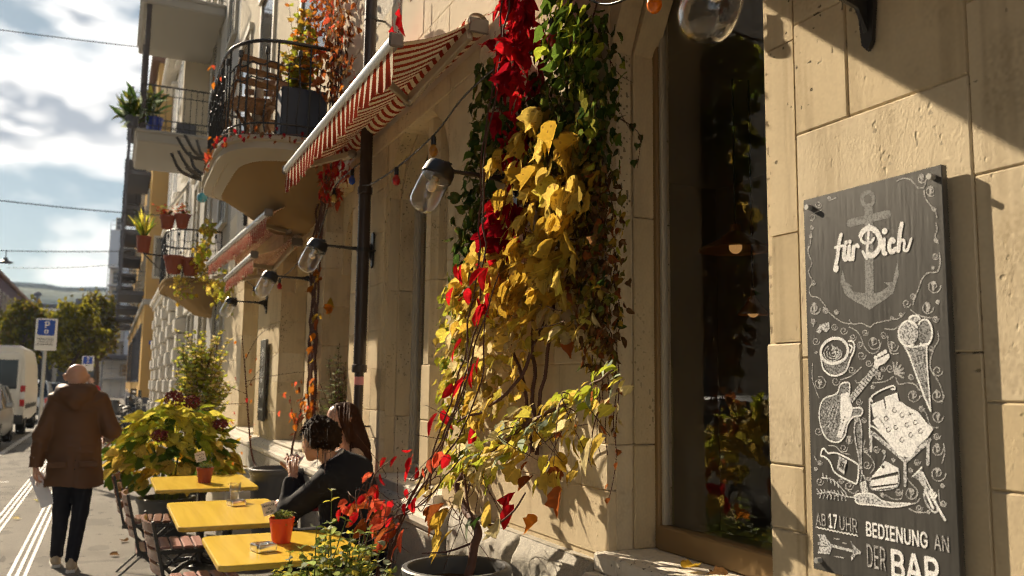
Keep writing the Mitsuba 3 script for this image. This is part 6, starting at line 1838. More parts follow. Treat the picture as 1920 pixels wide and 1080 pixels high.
balcony_chair('left brown wooden folding chair on the bow balcony', 1.06, 8.2, 3.80, 0.3)
balcony_chair('right brown wooden folding chair on the bow balcony', 1.30, 8.75, 3.80, -0.2)
k_ = thing('wooden_table', 'small brown wooden folding table between the chairs on the bow balcony', 'table')
for i in range(5):
    put(k_, 'slat', bar((0.95, 8.3 + i * 0.09, 4.32), (1.34, 8.3 + i * 0.09, 4.34), 0.08, 0.02), 'chair_wood')
put(k_, 'leg', cat([bar((0.98, 8.32, 3.8), (1.3, 8.32, 4.31), 0.03), bar((1.3, 8.34, 3.8), (0.98, 8.34, 4.31), 0.03)]), 'chair_wood')
put(k_, 'leg', cat([bar((0.98, 8.64, 3.8), (1.3, 8.64, 4.31), 0.03), bar((1.3, 8.66, 3.8), (0.98, 8.66, 4.31), 0.03)]), 'chair_wood')
k_ = thing('parasol', 'closed dark green brown parasol standing on the bow balcony', 'parasol')
put(k_, 'canopy', move(lathe([(0.0, 0.86), (0.03, 0.84), (0.05, 0.6), (0.075, 0.2), (0.06, 0.12), (0.0, 0.1)], 10), (1.18, 8.55, 3.85)), 'weave_grey', 40)
put(k_, 'pole', tube([(1.18, 8.55, 3.8), (1.18, 8.55, 4.78)], 0.014, 6), 'chair_wood')
k_ = thing('planter_box', 'tall dark blue grey planter box on the bow balcony', 'planter')
plain('box_blue', (0.035, 0.042, 0.06), 0.5, 0.4)
put(k_, 'box', bbox(1.26, 1.68, 7.68, 8.0, 3.801, 4.30, 0.015), 'box_blue')
put(k_, 'soil', box(1.29, 1.65, 7.71, 7.97, 4.25, 4.303), 'soil')
k_ = thing('plant_pot', 'blue glazed pot on the box balcony by the corner post', 'pot')
put(k_, 'pot', move(lathe([(0.0, 0.0), (0.13, 0.0), (0.17, 0.30), (0.185, 0.32), (0.185, 0.36), (0.15, 0.36), (0.15, 0.3), (0.0, 0.3)], 20), (0.52, 18.8, 6.70)), 'blue_glaze', 40)
k_ = thing('plant_pot', 'dark flower box on the box balcony right of the blue pot', 'pot')
put(k_, 'box', bbox(0.95, 1.35, 18.7, 19.0, 6.70, 7.0, 0.02), 'dark_wall')
for i, (x, y, z) in enumerate(((0.80, 16.9, 4.44), (1.05, 16.78, 4.46), (0.95, 16.8, 3.60), (1.25, 16.8, 3.58))):
    k_ = thing('balcony_pot', ['left red brown flower pot on the second balcony rail', 'right red brown flower pot on the second balcony rail', 'left red brown box behind the bars of the second balcony', 'right red brown box behind the bars of the second balcony'][i], 'pot')
    put(k_, 'pot', move(lathe([(0.0, 0.0), (0.09, 0.0), (0.13, 0.2), (0.145, 0.2), (0.145, 0.25), (0.11, 0.25), (0.11, 0.2), (0, 0.2)], 16), (x, y, z), scale=1.0 if i < 2 else 1.3), 'terracotta', 40)
k_ = thing('hanging_cloth', 'white cloth corner hanging into the top edge above the striped awning', 'cloth')
put(k_, 'cloth', grid_sheet(lambda u, v: np.stack([1.215 + 0.012 * np.sin(u * 12 + v * 3), 3.985 - u * 0.62, 4.5 - v * (1.07 - 0.42 * np.sqrt(np.clip(u, 0, 1)))]), 18, 8), 'awning_valance', True)
put(k_, 'rod', tube([(1.215, 4.05, 4.5), (1.215, 3.3, 4.5)], 0.012, 6), 'grey_metal')
put(k_, 'bracket', tube([(1.75, 3.6, 4.5), (1.215, 3.6, 4.5)], 0.012, 6), 'grey_metal')
planter('low pot of the young red creeper under the frame edge by the plinth', 1.42, 4.62, 0.19, 0.48)

# ---- pendant lamps in the room behind the tall window
plain('copper_shade', (0.45, 0.22, 0.08), 0.4, 0.5, 0.3)
for i, (x, y, z, r) in enumerate(((3.4, 4.07, 2.44, 0.22), (3.5, 4.04, 2.05, 0.09))):
    k = thing('pendant_lamp', ['wide copper pendant lamp glowing faintly behind the tall window', 'small pendant lamp below the wide one behind the tall window'][i], 'lamp')
    put(k, 'shade', move(lathe([(r, 0.0), (r * 0.98, 0.012), (r * 0.45, 0.07), (r * 0.16, 0.12), (r * 0.14, 0.16), (0.0, 0.165)], 24), (x, y, z)), 'copper_shade', 40)
    put(k, 'cord', tube([(x, y, z + 0.16), (x, y, 3.52)], 0.006, 5), 'black_iron')
    b = put(k, 'bulb', sphere((x, y, z + 0.02), min(0.04, r * 0.4), 8), 'bulb_white', True)
    scene[b]['emitter'] = {'type': 'area', 'radiance': rgb(0.05, 0.025, 0.008)}
# ------------------------------------------------------------------ plants: every leaf a small folded sheet; the largest 300 of a plant are parts of their own
LEAFRGB = {k: np.array(c) for k, c in LEAFC.items()}
mat('leaf_mixed', {'type': 'principledthin', 'base_color': {'type': 'mesh_attribute', 'name': 'vertex_color'}, 'roughness': 0.36, 'diff_trans': 0.95, 'spec_tint': 0.0, 'eta': 1.4})
HALF = dict(
    maple=([(0, 1.0), (0.09, 0.83), (0.17, 0.70), (0.30, 0.72), (0.52, 0.70), (0.44, 0.52), (0.47, 0.36), (0.40, 0.20), (0.30, 0.06), (0.12, -0.05), (0.0, 0.04)], 0.34),
    grape=([(0, 1.0), (0.14, 0.86), (0.20, 0.72), (0.36, 0.74), (0.50, 0.60), (0.52, 0.40), (0.46, 0.20), (0.30, 0.02), (0.13, -0.06), (0.0, 0.05)], 0.36),
    ivy=([(0, 1.0), (0.17, 0.72), (0.34, 0.60), (0.44, 0.44), (0.40, 0.18), (0.24, 0.0), (0.0, 0.08)], 0.36),
    oval=([(0, 1.0), (0.13, 0.86), (0.27, 0.60), (0.30, 0.38), (0.21, 0.14), (0.0, 0.0)], 0.42),
    broad=([(0, 1.0), (0.12, 0.90), (0.30, 0.70), (0.40, 0.46), (0.36, 0.22), (0.20, 0.04), (0.0, 0.0)], 0.42),
    lance=([(0, 1.0), (0.06, 0.82), (0.12, 0.5), (0.09, 0.2), (0.0, 0.0)], 0.45),
    blade=([(0, 1.0), (0.025, 0.7), (0.04, 0.35), (0.035, 0.0), (0.0, 0.0)], 0.4))


def leaf_shape(kind, fold, curl, twist):
    h, c = HALF[kind]
    pts = h + [(-x, y) for x, y in h[::-1] if x > 0]
    n = len(pts)
    rim = np.array(pts, float)
    mid = np.array([(0, 0.82), (0, c), (0, 0.14)])
    inner = np.array([0, c]) + (rim - [0, c]) * 0.52
    P = np.vstack([rim, inner, [[0, c]]])
    F = []
    for i in range(n):
        j = (i + 1) % n
        F += [(i, j, n + j), (i, n + j, n + i), (n + i, n + j, 2 * n)]
    z = fold * np.abs(P[:, 0]) - curl * (P[:, 1] - 0.2) ** 2 + twist * P[:, 0] * (P[:, 1] - 0.4) + 0.02 * np.sin(P[:, 0] * 19 + P[:, 1] * 15)
    return np.column_stack([P, z]), np.array(F)


SHAPES_ = {}
for kk in HALF:
    SHAPES_[kk] = [leaf_shape(kk, f_, c_, t_) for f_, c_, t_ in ((0.30, 0.25, 0.15), (0.10, 0.55, -0.3), (0.55, 0.15, 0.0), (-0.15, -0.3, 0.35))]
# five leaflets hanging from one stalk
CP = []
for seed in range(4):
    r_ = np.random.default_rng(seed)
    parts = []
    for a, l in ((-62, 0.72), (-30, 0.92), (2, 1.0), (33, 0.90), (64, 0.70)):
        v, f = SHAPES_['oval'][r_.integers(4)]
        v = v * [0.86, 1, 1] * l
        v = v + [0, 0.06, 0]
        t = math.radians(a + r_.uniform(-9, 9)); tl = r_.uniform(-0.5, 0.5)
        v = np.stack([v[:, 0] * math.cos(tl) + v[:, 2] * math.sin(tl), v[:, 1], -v[:, 0] * math.sin(tl) + v[:, 2] * math.cos(tl) + 0.2 * abs(math.sin(t)) * v[:, 1]], 1)
        parts.append((np.stack([v[:, 0] * math.cos(t) + v[:, 1] * math.sin(t), -v[:, 0] * math.sin(t) + v[:, 1] * math.cos(t), v[:, 2]], 1), f))
    parts.append(bar((0, -0.45, 0.1), (0, 0.05, 0.0), 0.018))
    CP.append(cat(parts))
SHAPES_['five'] = CP
LEAFPLY = {}


def unit(v):
    v = np.asarray(v, float)
    return v / (np.linalg.norm(v) + 1e-12)


def L_(pos, tip, nrm, size, kind, col, rng):
    """one leaf: where it sits, where its tip points, where it faces, its length, shape and colour"""
    y = unit(tip)
    z = np.asarray(nrm, float); z = z - y * np.dot(z, y)
    z = unit(z); x = np.cross(y, z)
    M = np.eye(4)
    M[:3, 0], M[:3, 1], M[:3, 2], M[:3, 3] = x * size * rng.uniform(0.85, 1.15), y * size, z * size, pos
    return M, kind, int(rng.integers(4)), col, int(rng.choice(3, p=[0.45, 0.3, 0.25])), size


PIG = {}


def leaf_colours(kind, var, col, tint):
    """pigment of one leaf: blotched, paler along the midrib, browned at parts of its rim"""
    q = (kind, var, col, tint)
    if q not in PIG:
        g = np.random.default_rng(sum(map(ord, kind + col)) * 13 + var * 7 + tint)
        n = len(SHAPES_[kind][var][0])
        c = np.tile(LEAFRGB[col] * (1.0, 0.68, 1.2)[tint], (n, 1)) * g.uniform(0.78, 1.2, (n, 1))
        m = 2 * len(HALF['oval'][0]) - 2 if kind == 'five' else 2 * len(HALF[kind][0]) - 2
        i = np.arange(n) % (2 * m + 1)
        rim = (i < m)
        w = np.where(rim, g.random(n) ** 2 * 0.75, g.random(n) ** 4 * 0.35)[:, None]
        c = c * (1 - w) + np.array([0.20, 0.085, 0.03]) * w
        c = np.where((i == 2 * m)[:, None], c * 0.75 + np.array([0.5, 0.42, 0.15]) * 0.2, c)
        PIG[q] = np.clip(c, 0.003, 0.85)
    return PIG[q]


def leaf_uv(kind, var):
    """u: 0 at the middle of the blade, 1 at its rim; v: distance from the midrib"""
    v = SHAPES_[kind][var][0]
    n = len(v)
    m = 2 * len(HALF['oval'][0]) - 2 if kind == 'five' else 2 * len(HALF[kind][0]) - 2
    i = np.arange(n) % (2 * m + 1)
    return np.column_stack([np.where(i < m, 1.0, np.where(i < 2 * m, 0.5, 0.0)), np.abs(v[:, 0]) if kind != 'five' else np.full(n, 0.2)])


def foliage(key, leaves, most=300, part='leaf'):
    dep = [(l[5] * (1.6 if l[1] == 'five' else 1)) / max(0.5, float((l[0][:3, 3] - EYE) @ FWD)) for l in leaves]
    order = np.argsort(dep)[::-1]
    V, F, C, n = [], [], [], 0
    for r, i in enumerate(order):
        M, kind, var, col, tint, size = leaves[i]
        if r < most:
            kk = (kind, var, col, tint)
            if kk not in LEAFPLY:
                if (kind, var) not in LEAFPLY:
                    LEAFPLY[(kind, var)] = mikit.ply(SHAPES_[kind][var], None, True, uv=leaf_uv(kind, var))
                LEAFPLY[kk] = {**LEAFPLY[(kind, var)], 'bsdf': {'type': 'ref', 'id': '%s_%d' % (col, 0 if col in BLOTCHED else tint)}}
            put(key, part, LEAFPLY[kk], None, to=T(M))
        else:
            v, f = SHAPES_[kind][var]
            V.append(v @ M[:3, :3].T + M[:3, 3]); F.append(f + n); n += len(v)
            C.append(leaf_colours(kind, var, col, tint))
    if V:
        put(key, part.replace('leaf', 'small_leaves'), (np.vstack(V), np.vstack(F)), 'leaf_mixed', True, kind='stuff', color=np.vstack(C))


def in_poly(poly, n, rng):
    g = Polygon(poly)
    if not g.is_valid:
        g = g.buffer(0)
    from shapely import contains_xy
    x0, y0, x1, y1 = g.bounds
    out = np.zeros((0, 2))
    while len(out) < n:
        p = rng.uniform((x0, y0), (x1, y1), (n * 3, 2))
        out = np.vstack([out, p[contains_xy(g, p[:, 0], p[:, 1])]])
    return out[:n]


def wall_leaves(poly, n, xr, size, kinds, cols, rng, tip=(-0.25, 0.0, -1.0), tj=0.45, nrm=(-1.0, 0.45, 0.45), nj=0.45):
    ks, kw = zip(*kinds); cs, cw = zip(*cols)
    out = []
    for y, z in in_poly(poly, n, rng):
        out.append(L_((rng.uniform(*xr), y, z), np.array(tip) + rng.normal(0, tj, 3), np.array(nrm) + rng.normal(0, nj, 3), rng.uniform(*size),
                      ks[rng.choice(len(ks), p=np.array(kw) / sum(kw))], cs[rng.choice(len(cs), p=np.array(cw) / sum(cw))], rng))
    return out


def stems(key, lines, m='stem_brown', r=0.006, r1=None, n=6, wob=0.0):
    for i, l in enumerate(lines):
        p = smooth_path(l, 7)
        if wob:
            p = p + wob * (np.stack([meshkit.noise(p * 9 + i * 7 + s, s) for s in (1, 2, 3)], -1) - 0.5)
        put(key, 'stem', tube(p, np.linspace(r, r if r1 is None else r1, len(p)), n), m, True)


rng = np.random.default_rng(41)
# ---- the deep red creeper
K = thing('red_creeper', 'deep red five-leaved creeper cascading down over the lamp arm beside the awning', 'creeper')
red = [(3.55, 3.62), (3.2, 3.62), (3.10, 3.22), (3.16, 3.0), (3.26, 2.84), (3.32, 2.56), (3.46, 2.30), (3.62, 2.08), (3.74, 2.12), (3.64, 2.37), (3.55, 2.66), (3.60, 2.95), (3.52, 3.28)]
lv = wall_leaves(red, 115, (1.52, 1.66), (0.075, 0.125), [('five', 1)], [('leaf_red', 5), ('leaf_red_dark', 4)], rng, tj=0.35)
lv += wall_leaves([(3.6, 3.85), (3.05, 3.8), (3.0, 3.38), (3.55, 3.45)], 42, (1.48, 1.64), (0.075, 0.115), [('five', 1)], [('leaf_red', 6), ('leaf_red_dark', 2), ('leaf_coral', 1)], rng, tj=0.4)
for p in [(1.48, 3.63, 2.03), (1.48, 3.44, 1.96), (1.48, 3.72, 1.8), (1.48, 3.81, 1.61), (1.48, 3.61, 1.62), (1.48, 3.52, 1.71), (1.48, 3.55, 1.38), (1.48, 3.1, 1.18), (1.48, 3.38, 2.12), (1.48, 3.47, 1.99), (1.48, 3.93, 1.46), (1.45, 3.74, 2.06), (1.45, 3.7, 2.16)]:
    for q in range(int(rng.integers(1, 4))):
        lv.append(L_(np.array(p) + rng.normal(0, 0.018, 3), np.array((-0.2, 0.1, -1)) + rng.normal(0, 0.35, 3), np.array((-0.9, 0.2, 0.3)) + rng.normal(0, 0.4, 3), rng.uniform(0.085, 0.13), 'oval', 'leaf_red', rng))
for p in [(1.64, 5.5, 4.05), (1.64, 5.42, 3.98), (1.64, 5.36, 4.12)]:
    lv.append(L_(p, (0, 0.1, -1), (-1, 0.2, 0.4), 0.15, 'five', 'leaf_red', rng))
foliage(K, lv)
stems(K, [[(1.55, 3.45 + d, 3.9), (1.52, 3.5 + d, 3.2), (1.5, 3.6 + d * 0.6, 2.6), (1.48, 3.62 + d, 2.1), (1.45, 3.78 + d, 1.6), (1.36, 3.95 + d, 1.1)] for d in (-0.14, -0.08)], 'stem_brown', 0.0045, 0.004, wob=0.05)
stems(K, [[(1.66, 5.4, 4.3), (1.65, 5.42, 4.0)]], 'stem_brown', 0.004)

# ---- the big-leaved yellow vine
K = thing('yellow_vine', 'vine of large yellow lobed leaves spread over the middle of the sandstone pier', 'vine')
yel = [('leaf_yellow', 5), ('leaf_gold', 5), ('leaf_lemon', 1)]
lv = wall_leaves([(3.25, 2.84), (2.80, 2.60), (2.77, 2.22), (2.88, 2.02), (3.17, 1.94), (3.55, 1.96), (4.1, 2.06), (3.89, 2.26), (3.56, 2.36), (3.54, 2.66)], 270, (1.55, 1.71), (0.075, 0.135), [('maple', 4), ('grape', 1)], yel, rng, tip=(-0.35, 0.25, -1), tj=0.35, nrm=(-1, 0.5, 0.35))
lv += wall_leaves([(4.20, 2.14), (3.21, 2.04), (3.26, 1.86), (3.41, 1.66), (3.58, 1.47), (3.90, 1.42), (4.17, 1.52), (4.19, 1.84)], 240, (1.57, 1.715), (0.045, 0.10), [('maple', 2), ('grape', 2), ('ivy', 1)], [('leaf_yellow', 5), ('leaf_gold', 2), ('leaf_lemon', 4), ('leaf_cream', 6)], rng, tip=(-0.4, 0.3, -0.9))
lv += wall_leaves([(3.24, 2.0), (2.91, 2.04), (2.72, 2.0), (2.78, 1.80), (2.91, 1.76), (3.14, 1.79)], 50, (1.62, 1.72), (0.05, 0.10), [('grape', 2), ('ivy', 1)], [('leaf_yellow', 4), ('leaf_cream', 2), ('leaf_lemon', 2), ('leaf_rust', 2)], rng, tip=(-0.4, 0.2, -0.9))
foliage(K, lv)
stems(K, [[(1.72, 3.42, 1.30), (1.715, 3.43, 1.7), (1.70, 3.45, 2.0), (1.66, 3.4, 2.4), (1.62, 3.2, 2.8)], [(1.715, 3.40, 1.32), (1.70, 3.28, 1.75), (1.68, 3.15, 2.0), (1.66, 3.0, 2.4)], [(1.715, 3.44, 1.31), (1.70, 3.52, 1.62), (1.68, 3.6, 1.9), (1.64, 3.62, 2.2)], [(1.70, 3.3, 1.9), (1.6, 3.38, 1.62), (1.56, 3.6, 1.5), (1.55, 3.9, 1.42)]], 'stem_brown', 0.010, 0.005, wob=0.03)
stems(K, [[(1.70, 3.45, 2.05), (1.62, 3.2, 1.95), (1.6, 2.95, 1.9)], [(1.70, 3.43, 1.85), (1.60, 3.15, 1.84), (1.58, 2.9, 1.86)], [(1.64, 3.6, 2.1), (1.58, 3.85, 2.0), (1.6, 4.05, 1.8)]], 'stem_brown', 0.003, 0.002, wob=0.02)

# ---- the small-leaved ivy: a green curtain above, brown green down the right edge, a hanging column at left
K = thing('ivy', 'small leaved ivy, green at the top and brownish down the right edge of the pier', 'ivy')
gr = [('leaf_green', 5), ('leaf_dark', 5), ('leaf_olive', 3), ('leaf_lime', 1)]
lv = wall_leaves([(3.08, 3.22), (2.74, 3.06), (2.66, 2.74), (2.68, 2.45), (3.26, 2.55), (3.40, 2.9), (3.22, 3.1)], 620, (1.58, 1.73), (0.034, 0.062), [('ivy', 3), ('grape', 1)], gr, rng)
lv += wall_leaves([(2.98, 3.24), (2.72, 3.08), (2.64, 2.85), (2.95, 2.88)], 80, (1.50, 1.62), (0.05, 0.085), [('ivy', 1)], [('leaf_green', 3), ('leaf_lime', 3)], rng, tip=(-0.5, 0.2, -0.9))
lv += wall_leaves([(4.03, 3.33), (3.82, 3.26), (3.55, 2.81), (3.95, 2.60), (4.1, 2.31), (4.2, 2.08), (4.44, 2.10), (4.30, 2.48), (4.14, 2.89)], 380, (1.64, 1.735), (0.042, 0.08), [('ivy', 2), ('grape', 1)], [('leaf_green', 4), ('leaf_dark', 5), ('leaf_olive', 2)], rng)
lv += wall_leaves([(2.94, 2.64), (2.72, 2.48), (2.64, 2.10), (2.66, 1.92), (2.74, 1.66), (2.84, 1.68), (2.99, 2.05), (3.10, 2.45)], 760, (1.62, 1.738), (0.026, 0.052), [('ivy', 3), ('oval', 1)], [('leaf_olive', 6), ('leaf_brown', 6), ('leaf_dark', 2), ('leaf_gold', 2), ('leaf_rust', 2), ('leaf_lime', 1)], rng)
lv += wall_leaves([(3.25, 2.80), (2.80, 2.60), (2.77, 2.1), (3.2, 1.98), (3.9, 2.1), (3.6, 2.4)], 260, (1.68, 1.738), (0.035, 0.065), [('ivy', 1)], [('leaf_brown', 3), ('leaf_olive', 3), ('leaf_gold', 2)], rng)
lv += wall_leaves([(2.86, 1.95), (2.70, 1.92), (2.72, 1.50), (2.80, 1.40), (2.9, 1.62)], 75, (1.66, 1.735), (0.025, 0.05), [('ivy', 1), ('oval', 1)], [('leaf_rust', 3), ('leaf_brown', 3), ('leaf_gold', 2), ('leaf_cream', 1)], rng)
lv += wall_leaves([(4.46, 2.14), (4.17, 2.14), (4.19, 1.67), (4.13, 1.10), (4.34, 1.06), (4.50, 1.67)], 330, (1.63, 1.735), (0.038, 0.07), [('ivy', 1)], [('leaf_lime', 4), ('leaf_lemon', 4), ('leaf_yellow', 2), ('leaf_green', 2)], rng, tip=(-0.4, 0.3, -0.9))
for st in ([(1.74, 2.84, 2.75), (1.735, 2.8, 2.68), (1.74, 2.68, 2.6), (1.74, 2.61, 2.53), (1.74, 2.63, 2.42)], [(1.745, 2.78, 1.6), (1.74, 2.8, 1.48), (1.74, 2.78, 1.36), (1.74, 2.8, 1.26), (1.74, 2.84, 1.17)]):
    pp = smooth_path(st, 5)
    for p in pp[4::3]:
        lv.append(L_(p + rng.normal(0, 0.012, 3), np.array((-0.3, 0, -1)) + rng.normal(0, 0.4, 3), np.array((-0.6, -0.4, 0.4)) + rng.normal(0, 0.4, 3), rng.uniform(0.03, 0.055) * (1 if st[0][2] > 2 else 0.6), 'ivy', 'leaf_dark' if st[0][2] > 2 else 'leaf_rust', rng))
    stems(K, [st], 'stem_brown', 0.0022, 0.0015)
foliage(K, lv)
stems(K, [[(1.735, 3.0 + d, 3.2), (1.73, 2.95 + d * 0.7, 2.8), (1.73, 2.85 + d, 2.3), (1.735, 2.8 + d, 1.8), (1.735, 2.82 + d * 0.5, 1.35)] for d in (-0.05, 0.03, 0.1)], 'stem_brown', 0.0035, 0.0018, wob=0.06)
stems(K, [[(1.735, 4.28, 2.3), (1.73, 4.3, 1.9), (1.735, 4.27, 1.4), (1.735, 4.25, 1.08)], [(1.735, 3.9, 3.3), (1.73, 4.0, 2.8), (1.73, 4.15, 2.3)], [(1.735, 2.9, 2.3), (1.735, 2.95, 1.75), (1.738, 2.9, 1.5), (1.738, 3.0, 1.3)]], 'stem_brown', 0.0035, 0.002, wob=0.05)
stems(K, [[(1.74, 2.84, 2.95), (1.76, 2.84, 2.9), (1.80, 2.84, 2.86), (1.86, 2.842, 2.84)], [(1.74, 2.84, 3.0), (1.78, 2.84, 2.75), (1.86, 2.842, 2.62)]], 'stem_brown', 0.002, 0.001)

# ---- the vine in the planter: twisted trunk, one bough that reaches right
K = thing('potted_vine', 'vine with a twisted trunk in the dark planter, its pale yellow bough reaching right', 'vine')
BR = [(1.40, 3.40, 0.78), (1.42, 3.38, 0.92), (1.43, 3.37, 1.0), (1.45, 3.55, 1.06), (1.45, 3.66, 1.16), (1.45, 3.50, 1.25), (1.45, 3.42, 1.30), (1.46, 3.2, 1.37), (1.47, 3.0, 1.46), (1.50, 2.82, 1.52), (1.52, 2.62, 1.60), (1.54, 2.48, 1.66)]
bp = smooth_path(BR, 8)
put(K, 'trunk', tube(bp + 0.012 * (np.stack([meshkit.noise(bp * 22 + s, s) for s in (1, 2, 3)], -1) - 0.5), np.interp(np.linspace(0, 1, len(bp)), [0, 0.35, 0.5, 1], [0.019, 0.017, 0.012, 0.004]), 9), 'stem_brown', True)
lv = []
for p in bp[44:]:
    for q in range(6 if p[1] > 2.7 else 3):
        o = np.clip(rng.normal(0, 1, 3), -1.6, 1.6) * [0.04, 0.06, 0.045] + [0, 0.03, -0.03]
        lv.append(L_(p + o, np.array((-0.5, 0.55, -0.6)) + rng.normal(0, 0.35, 3), np.array((-0.6, 0.5, 0.7)) + rng.normal(0, 0.35, 3), rng.uniform(0.038, 0.072), ['ivy', 'oval', 'grape'][rng.integers(3)], ['leaf_cream', 'leaf_lemon', 'leaf_lime', 'leaf_yellow', 'leaf_sage', 'leaf_cream'][rng.integers(6)], rng))
lv += wall_leaves([(2.95, 1.48), (2.75, 1.52), (2.70, 1.36), (2.85, 1.25), (3.1, 1.2), (3.25, 1.3)], 38, (1.48, 1.62), (0.05, 0.09), [('grape', 1), ('ivy', 1)], [('leaf_yellow', 4), ('leaf_gold', 2), ('leaf_rust', 2), ('leaf_lemon', 2)], rng)
for p, s, c in (((1.42, 3.99, 1.2), 0.10, 'leaf_cream'), ((1.42, 3.76, 1.05), 0.12, 'leaf_rust'), ((1.42, 3.80, 1.03), 0.13, 'leaf_rust'), ((1.42, 3.5, 1.15), 0.10, 'leaf_cream'), ((1.38, 3.66, 0.93), 0.16, 'leaf_yellow'), ((1.40, 3.62, 1.06), 0.15, 'leaf_gold'), ((1.42, 3.21, 1.13), 0.12, 'leaf_yellow'), ((1.38, 3.50, 1.00), 0.22, 'leaf_gold'), ((1.42, 3.14, 1.08), 0.10, 'leaf_cream'), ((1.42, 3.3, 1.26), 0.10, 'leaf_cream'), ((1.42, 3.25, 1.1), 0.11, 'leaf_dark'), ((1.42, 3.42, 1.04), 0.10, 'leaf_sage'), ((1.5, 2.95, 1.1), 0.09, 'leaf_orange'), ((1.5, 2.76, 1.24), 0.11, 'leaf_rust'), ((1.5, 2.55, 1.42), 0.12, 'leaf_cream'), ((1.5, 2.48, 1.44), 0.12, 'leaf_yellow'), ((1.4, 3.75, 1.14), 0.10, 'leaf_cream'), ((1.42, 3.95, 1.12), 0.10, 'leaf_yellow')):
    lv.append(L_(p, np.array((-0.5, 0.4, -0.8)) + rng.normal(0, 0.3, 3), np.array((-0.9, 0.3, 0.5)) + rng.normal(0, 0.3, 3), s, 'lance' if s > 0.2 else ('grape' if s > 0.11 else 'maple'), c, rng))
foliage(K, lv)
tw = []
for i in range(26):
    p = bp[rng.integers(24, len(bp) - 6)]
    tw.append([p, p + rng.normal(0, 0.05, 3) + [0, 0, -0.05], p + rng.normal(0, 0.09, 3) + [0, 0, -0.14]])
stems(K, tw, 'stem_brown', 0.0026, 0.0015, 5)
stems(K, [[(1.44, 3.56, 1.22), (1.42, 3.42, 1.06), (1.42, 3.2, 1.05), (1.44, 3.05, 1.12), (1.46, 2.98, 1.2)], [(1.43, 3.4, 0.95), (1.35, 3.5, 0.9), (1.25, 3.55, 0.89)]], 'stem_brown', 0.006, 0.003)

# ---- the young red creeper with bare canes
K = thing('young_creeper', 'young creeper with bare leaning canes and orange red leaves in front of the window sill', 'creeper')
base = (1.40, 4.62, 0.42)
cn = [[base, (1.36, 4.35, 0.70), (1.33, 4.14, 0.88), (1.32, 4.0, 1.0), (1.32, 3.71, 1.23), (1.33, 3.45, 1.45), (1.34, 3.29, 1.65), (1.37, 3.2, 1.87), (1.40, 3.12, 2.05)],
      [base, (1.36, 4.4, 0.66), (1.32, 4.2, 0.84), (1.32, 3.85, 1.09), (1.32, 3.51, 1.29), (1.34, 3.33, 1.43), (1.38, 3.25, 1.61), (1.42, 3.3, 1.9)],
      [base, (1.35, 4.3, 0.74), (1.31, 4.05, 0.95), (1.31, 3.78, 1.16), (1.34, 3.55, 1.36), (1.38, 3.40, 1.62)],
      [base, (1.33, 4.5, 0.7), (1.28, 4.3, 0.88), (1.29, 4.0, 0.98), (1.32, 3.7, 1.1), (1.36, 3.4, 1.3)],
      [base, (1.34, 4.5, 0.72), (1.28, 4.45, 0.95), (1.27, 4.4, 1.12), (1.3, 4.2, 1.22)], [base, (1.3, 4.6, 0.75), (1.26, 4.6, 0.95), (1.26, 4.85, 1.0)]]
stems(K, cn, 'stem_brown', 0.0062, 0.003, 6, 0.02)
tw = []
for i in range(40):
    c_ = smooth_path(cn[rng.integers(len(cn))], 6)
    p = c_[rng.integers(8, len(c_) - 4)] if len(c_) > 14 else c_[len(c_) // 2]
    tw.append([p, p + rng.normal(0, 0.04, 3), p + rng.normal(0, 0.10, 3) + [-0.02, 0, 0]])
stems(K, tw, 'stem_brown', 0.0028, 0.0014, 5)
lv = []
for j, p in enumerate([(1.28, 4.89, 0.93), (1.28, 4.75, 0.95), (1.28, 4.62, 0.98), (1.28, 4.55, 1.0), (1.28, 4.41, 1.03), (1.28, 4.5, 0.92), (1.28, 4.3, 0.99), (1.28, 4.13, 0.98), (1.28, 3.99, 0.94), (1.28, 4.13, 0.90), (1.28, 4.25, 0.9), (1.28, 4.37, 1.1), (1.28, 4.43, 1.16), (1.28, 4.1, 1.22), (1.28, 3.82, 1.24), (1.28, 3.9, 1.27), (1.28, 3.67, 1.23), (1.28, 3.5, 1.3), (1.28, 3.44, 1.32), (1.28, 4.09, 1.06), (1.28, 3.88, 1.05), (1.28, 3.75, 1.12)]):
    low = p[2] < 1.05
    for q in range(4 if low else 2):
        lv.append(L_(np.array(p) + rng.normal(0, 0.028, 3), np.array((-0.3, 0.35, -1.0)) + rng.normal(0, 0.4, 3), np.array((-0.9, -0.2, 0.5)) + rng.normal(0, 0.45, 3), rng.uniform(0.07, 0.12) * (1.0 if low else 0.72), 'oval', (['leaf_coral', 'leaf_red', 'leaf_coral', 'leaf_rust'] if low else ['leaf_red', 'leaf_red', 'leaf_coral'])[rng.integers(4 if low else 3)], rng))
foliage(K, lv)

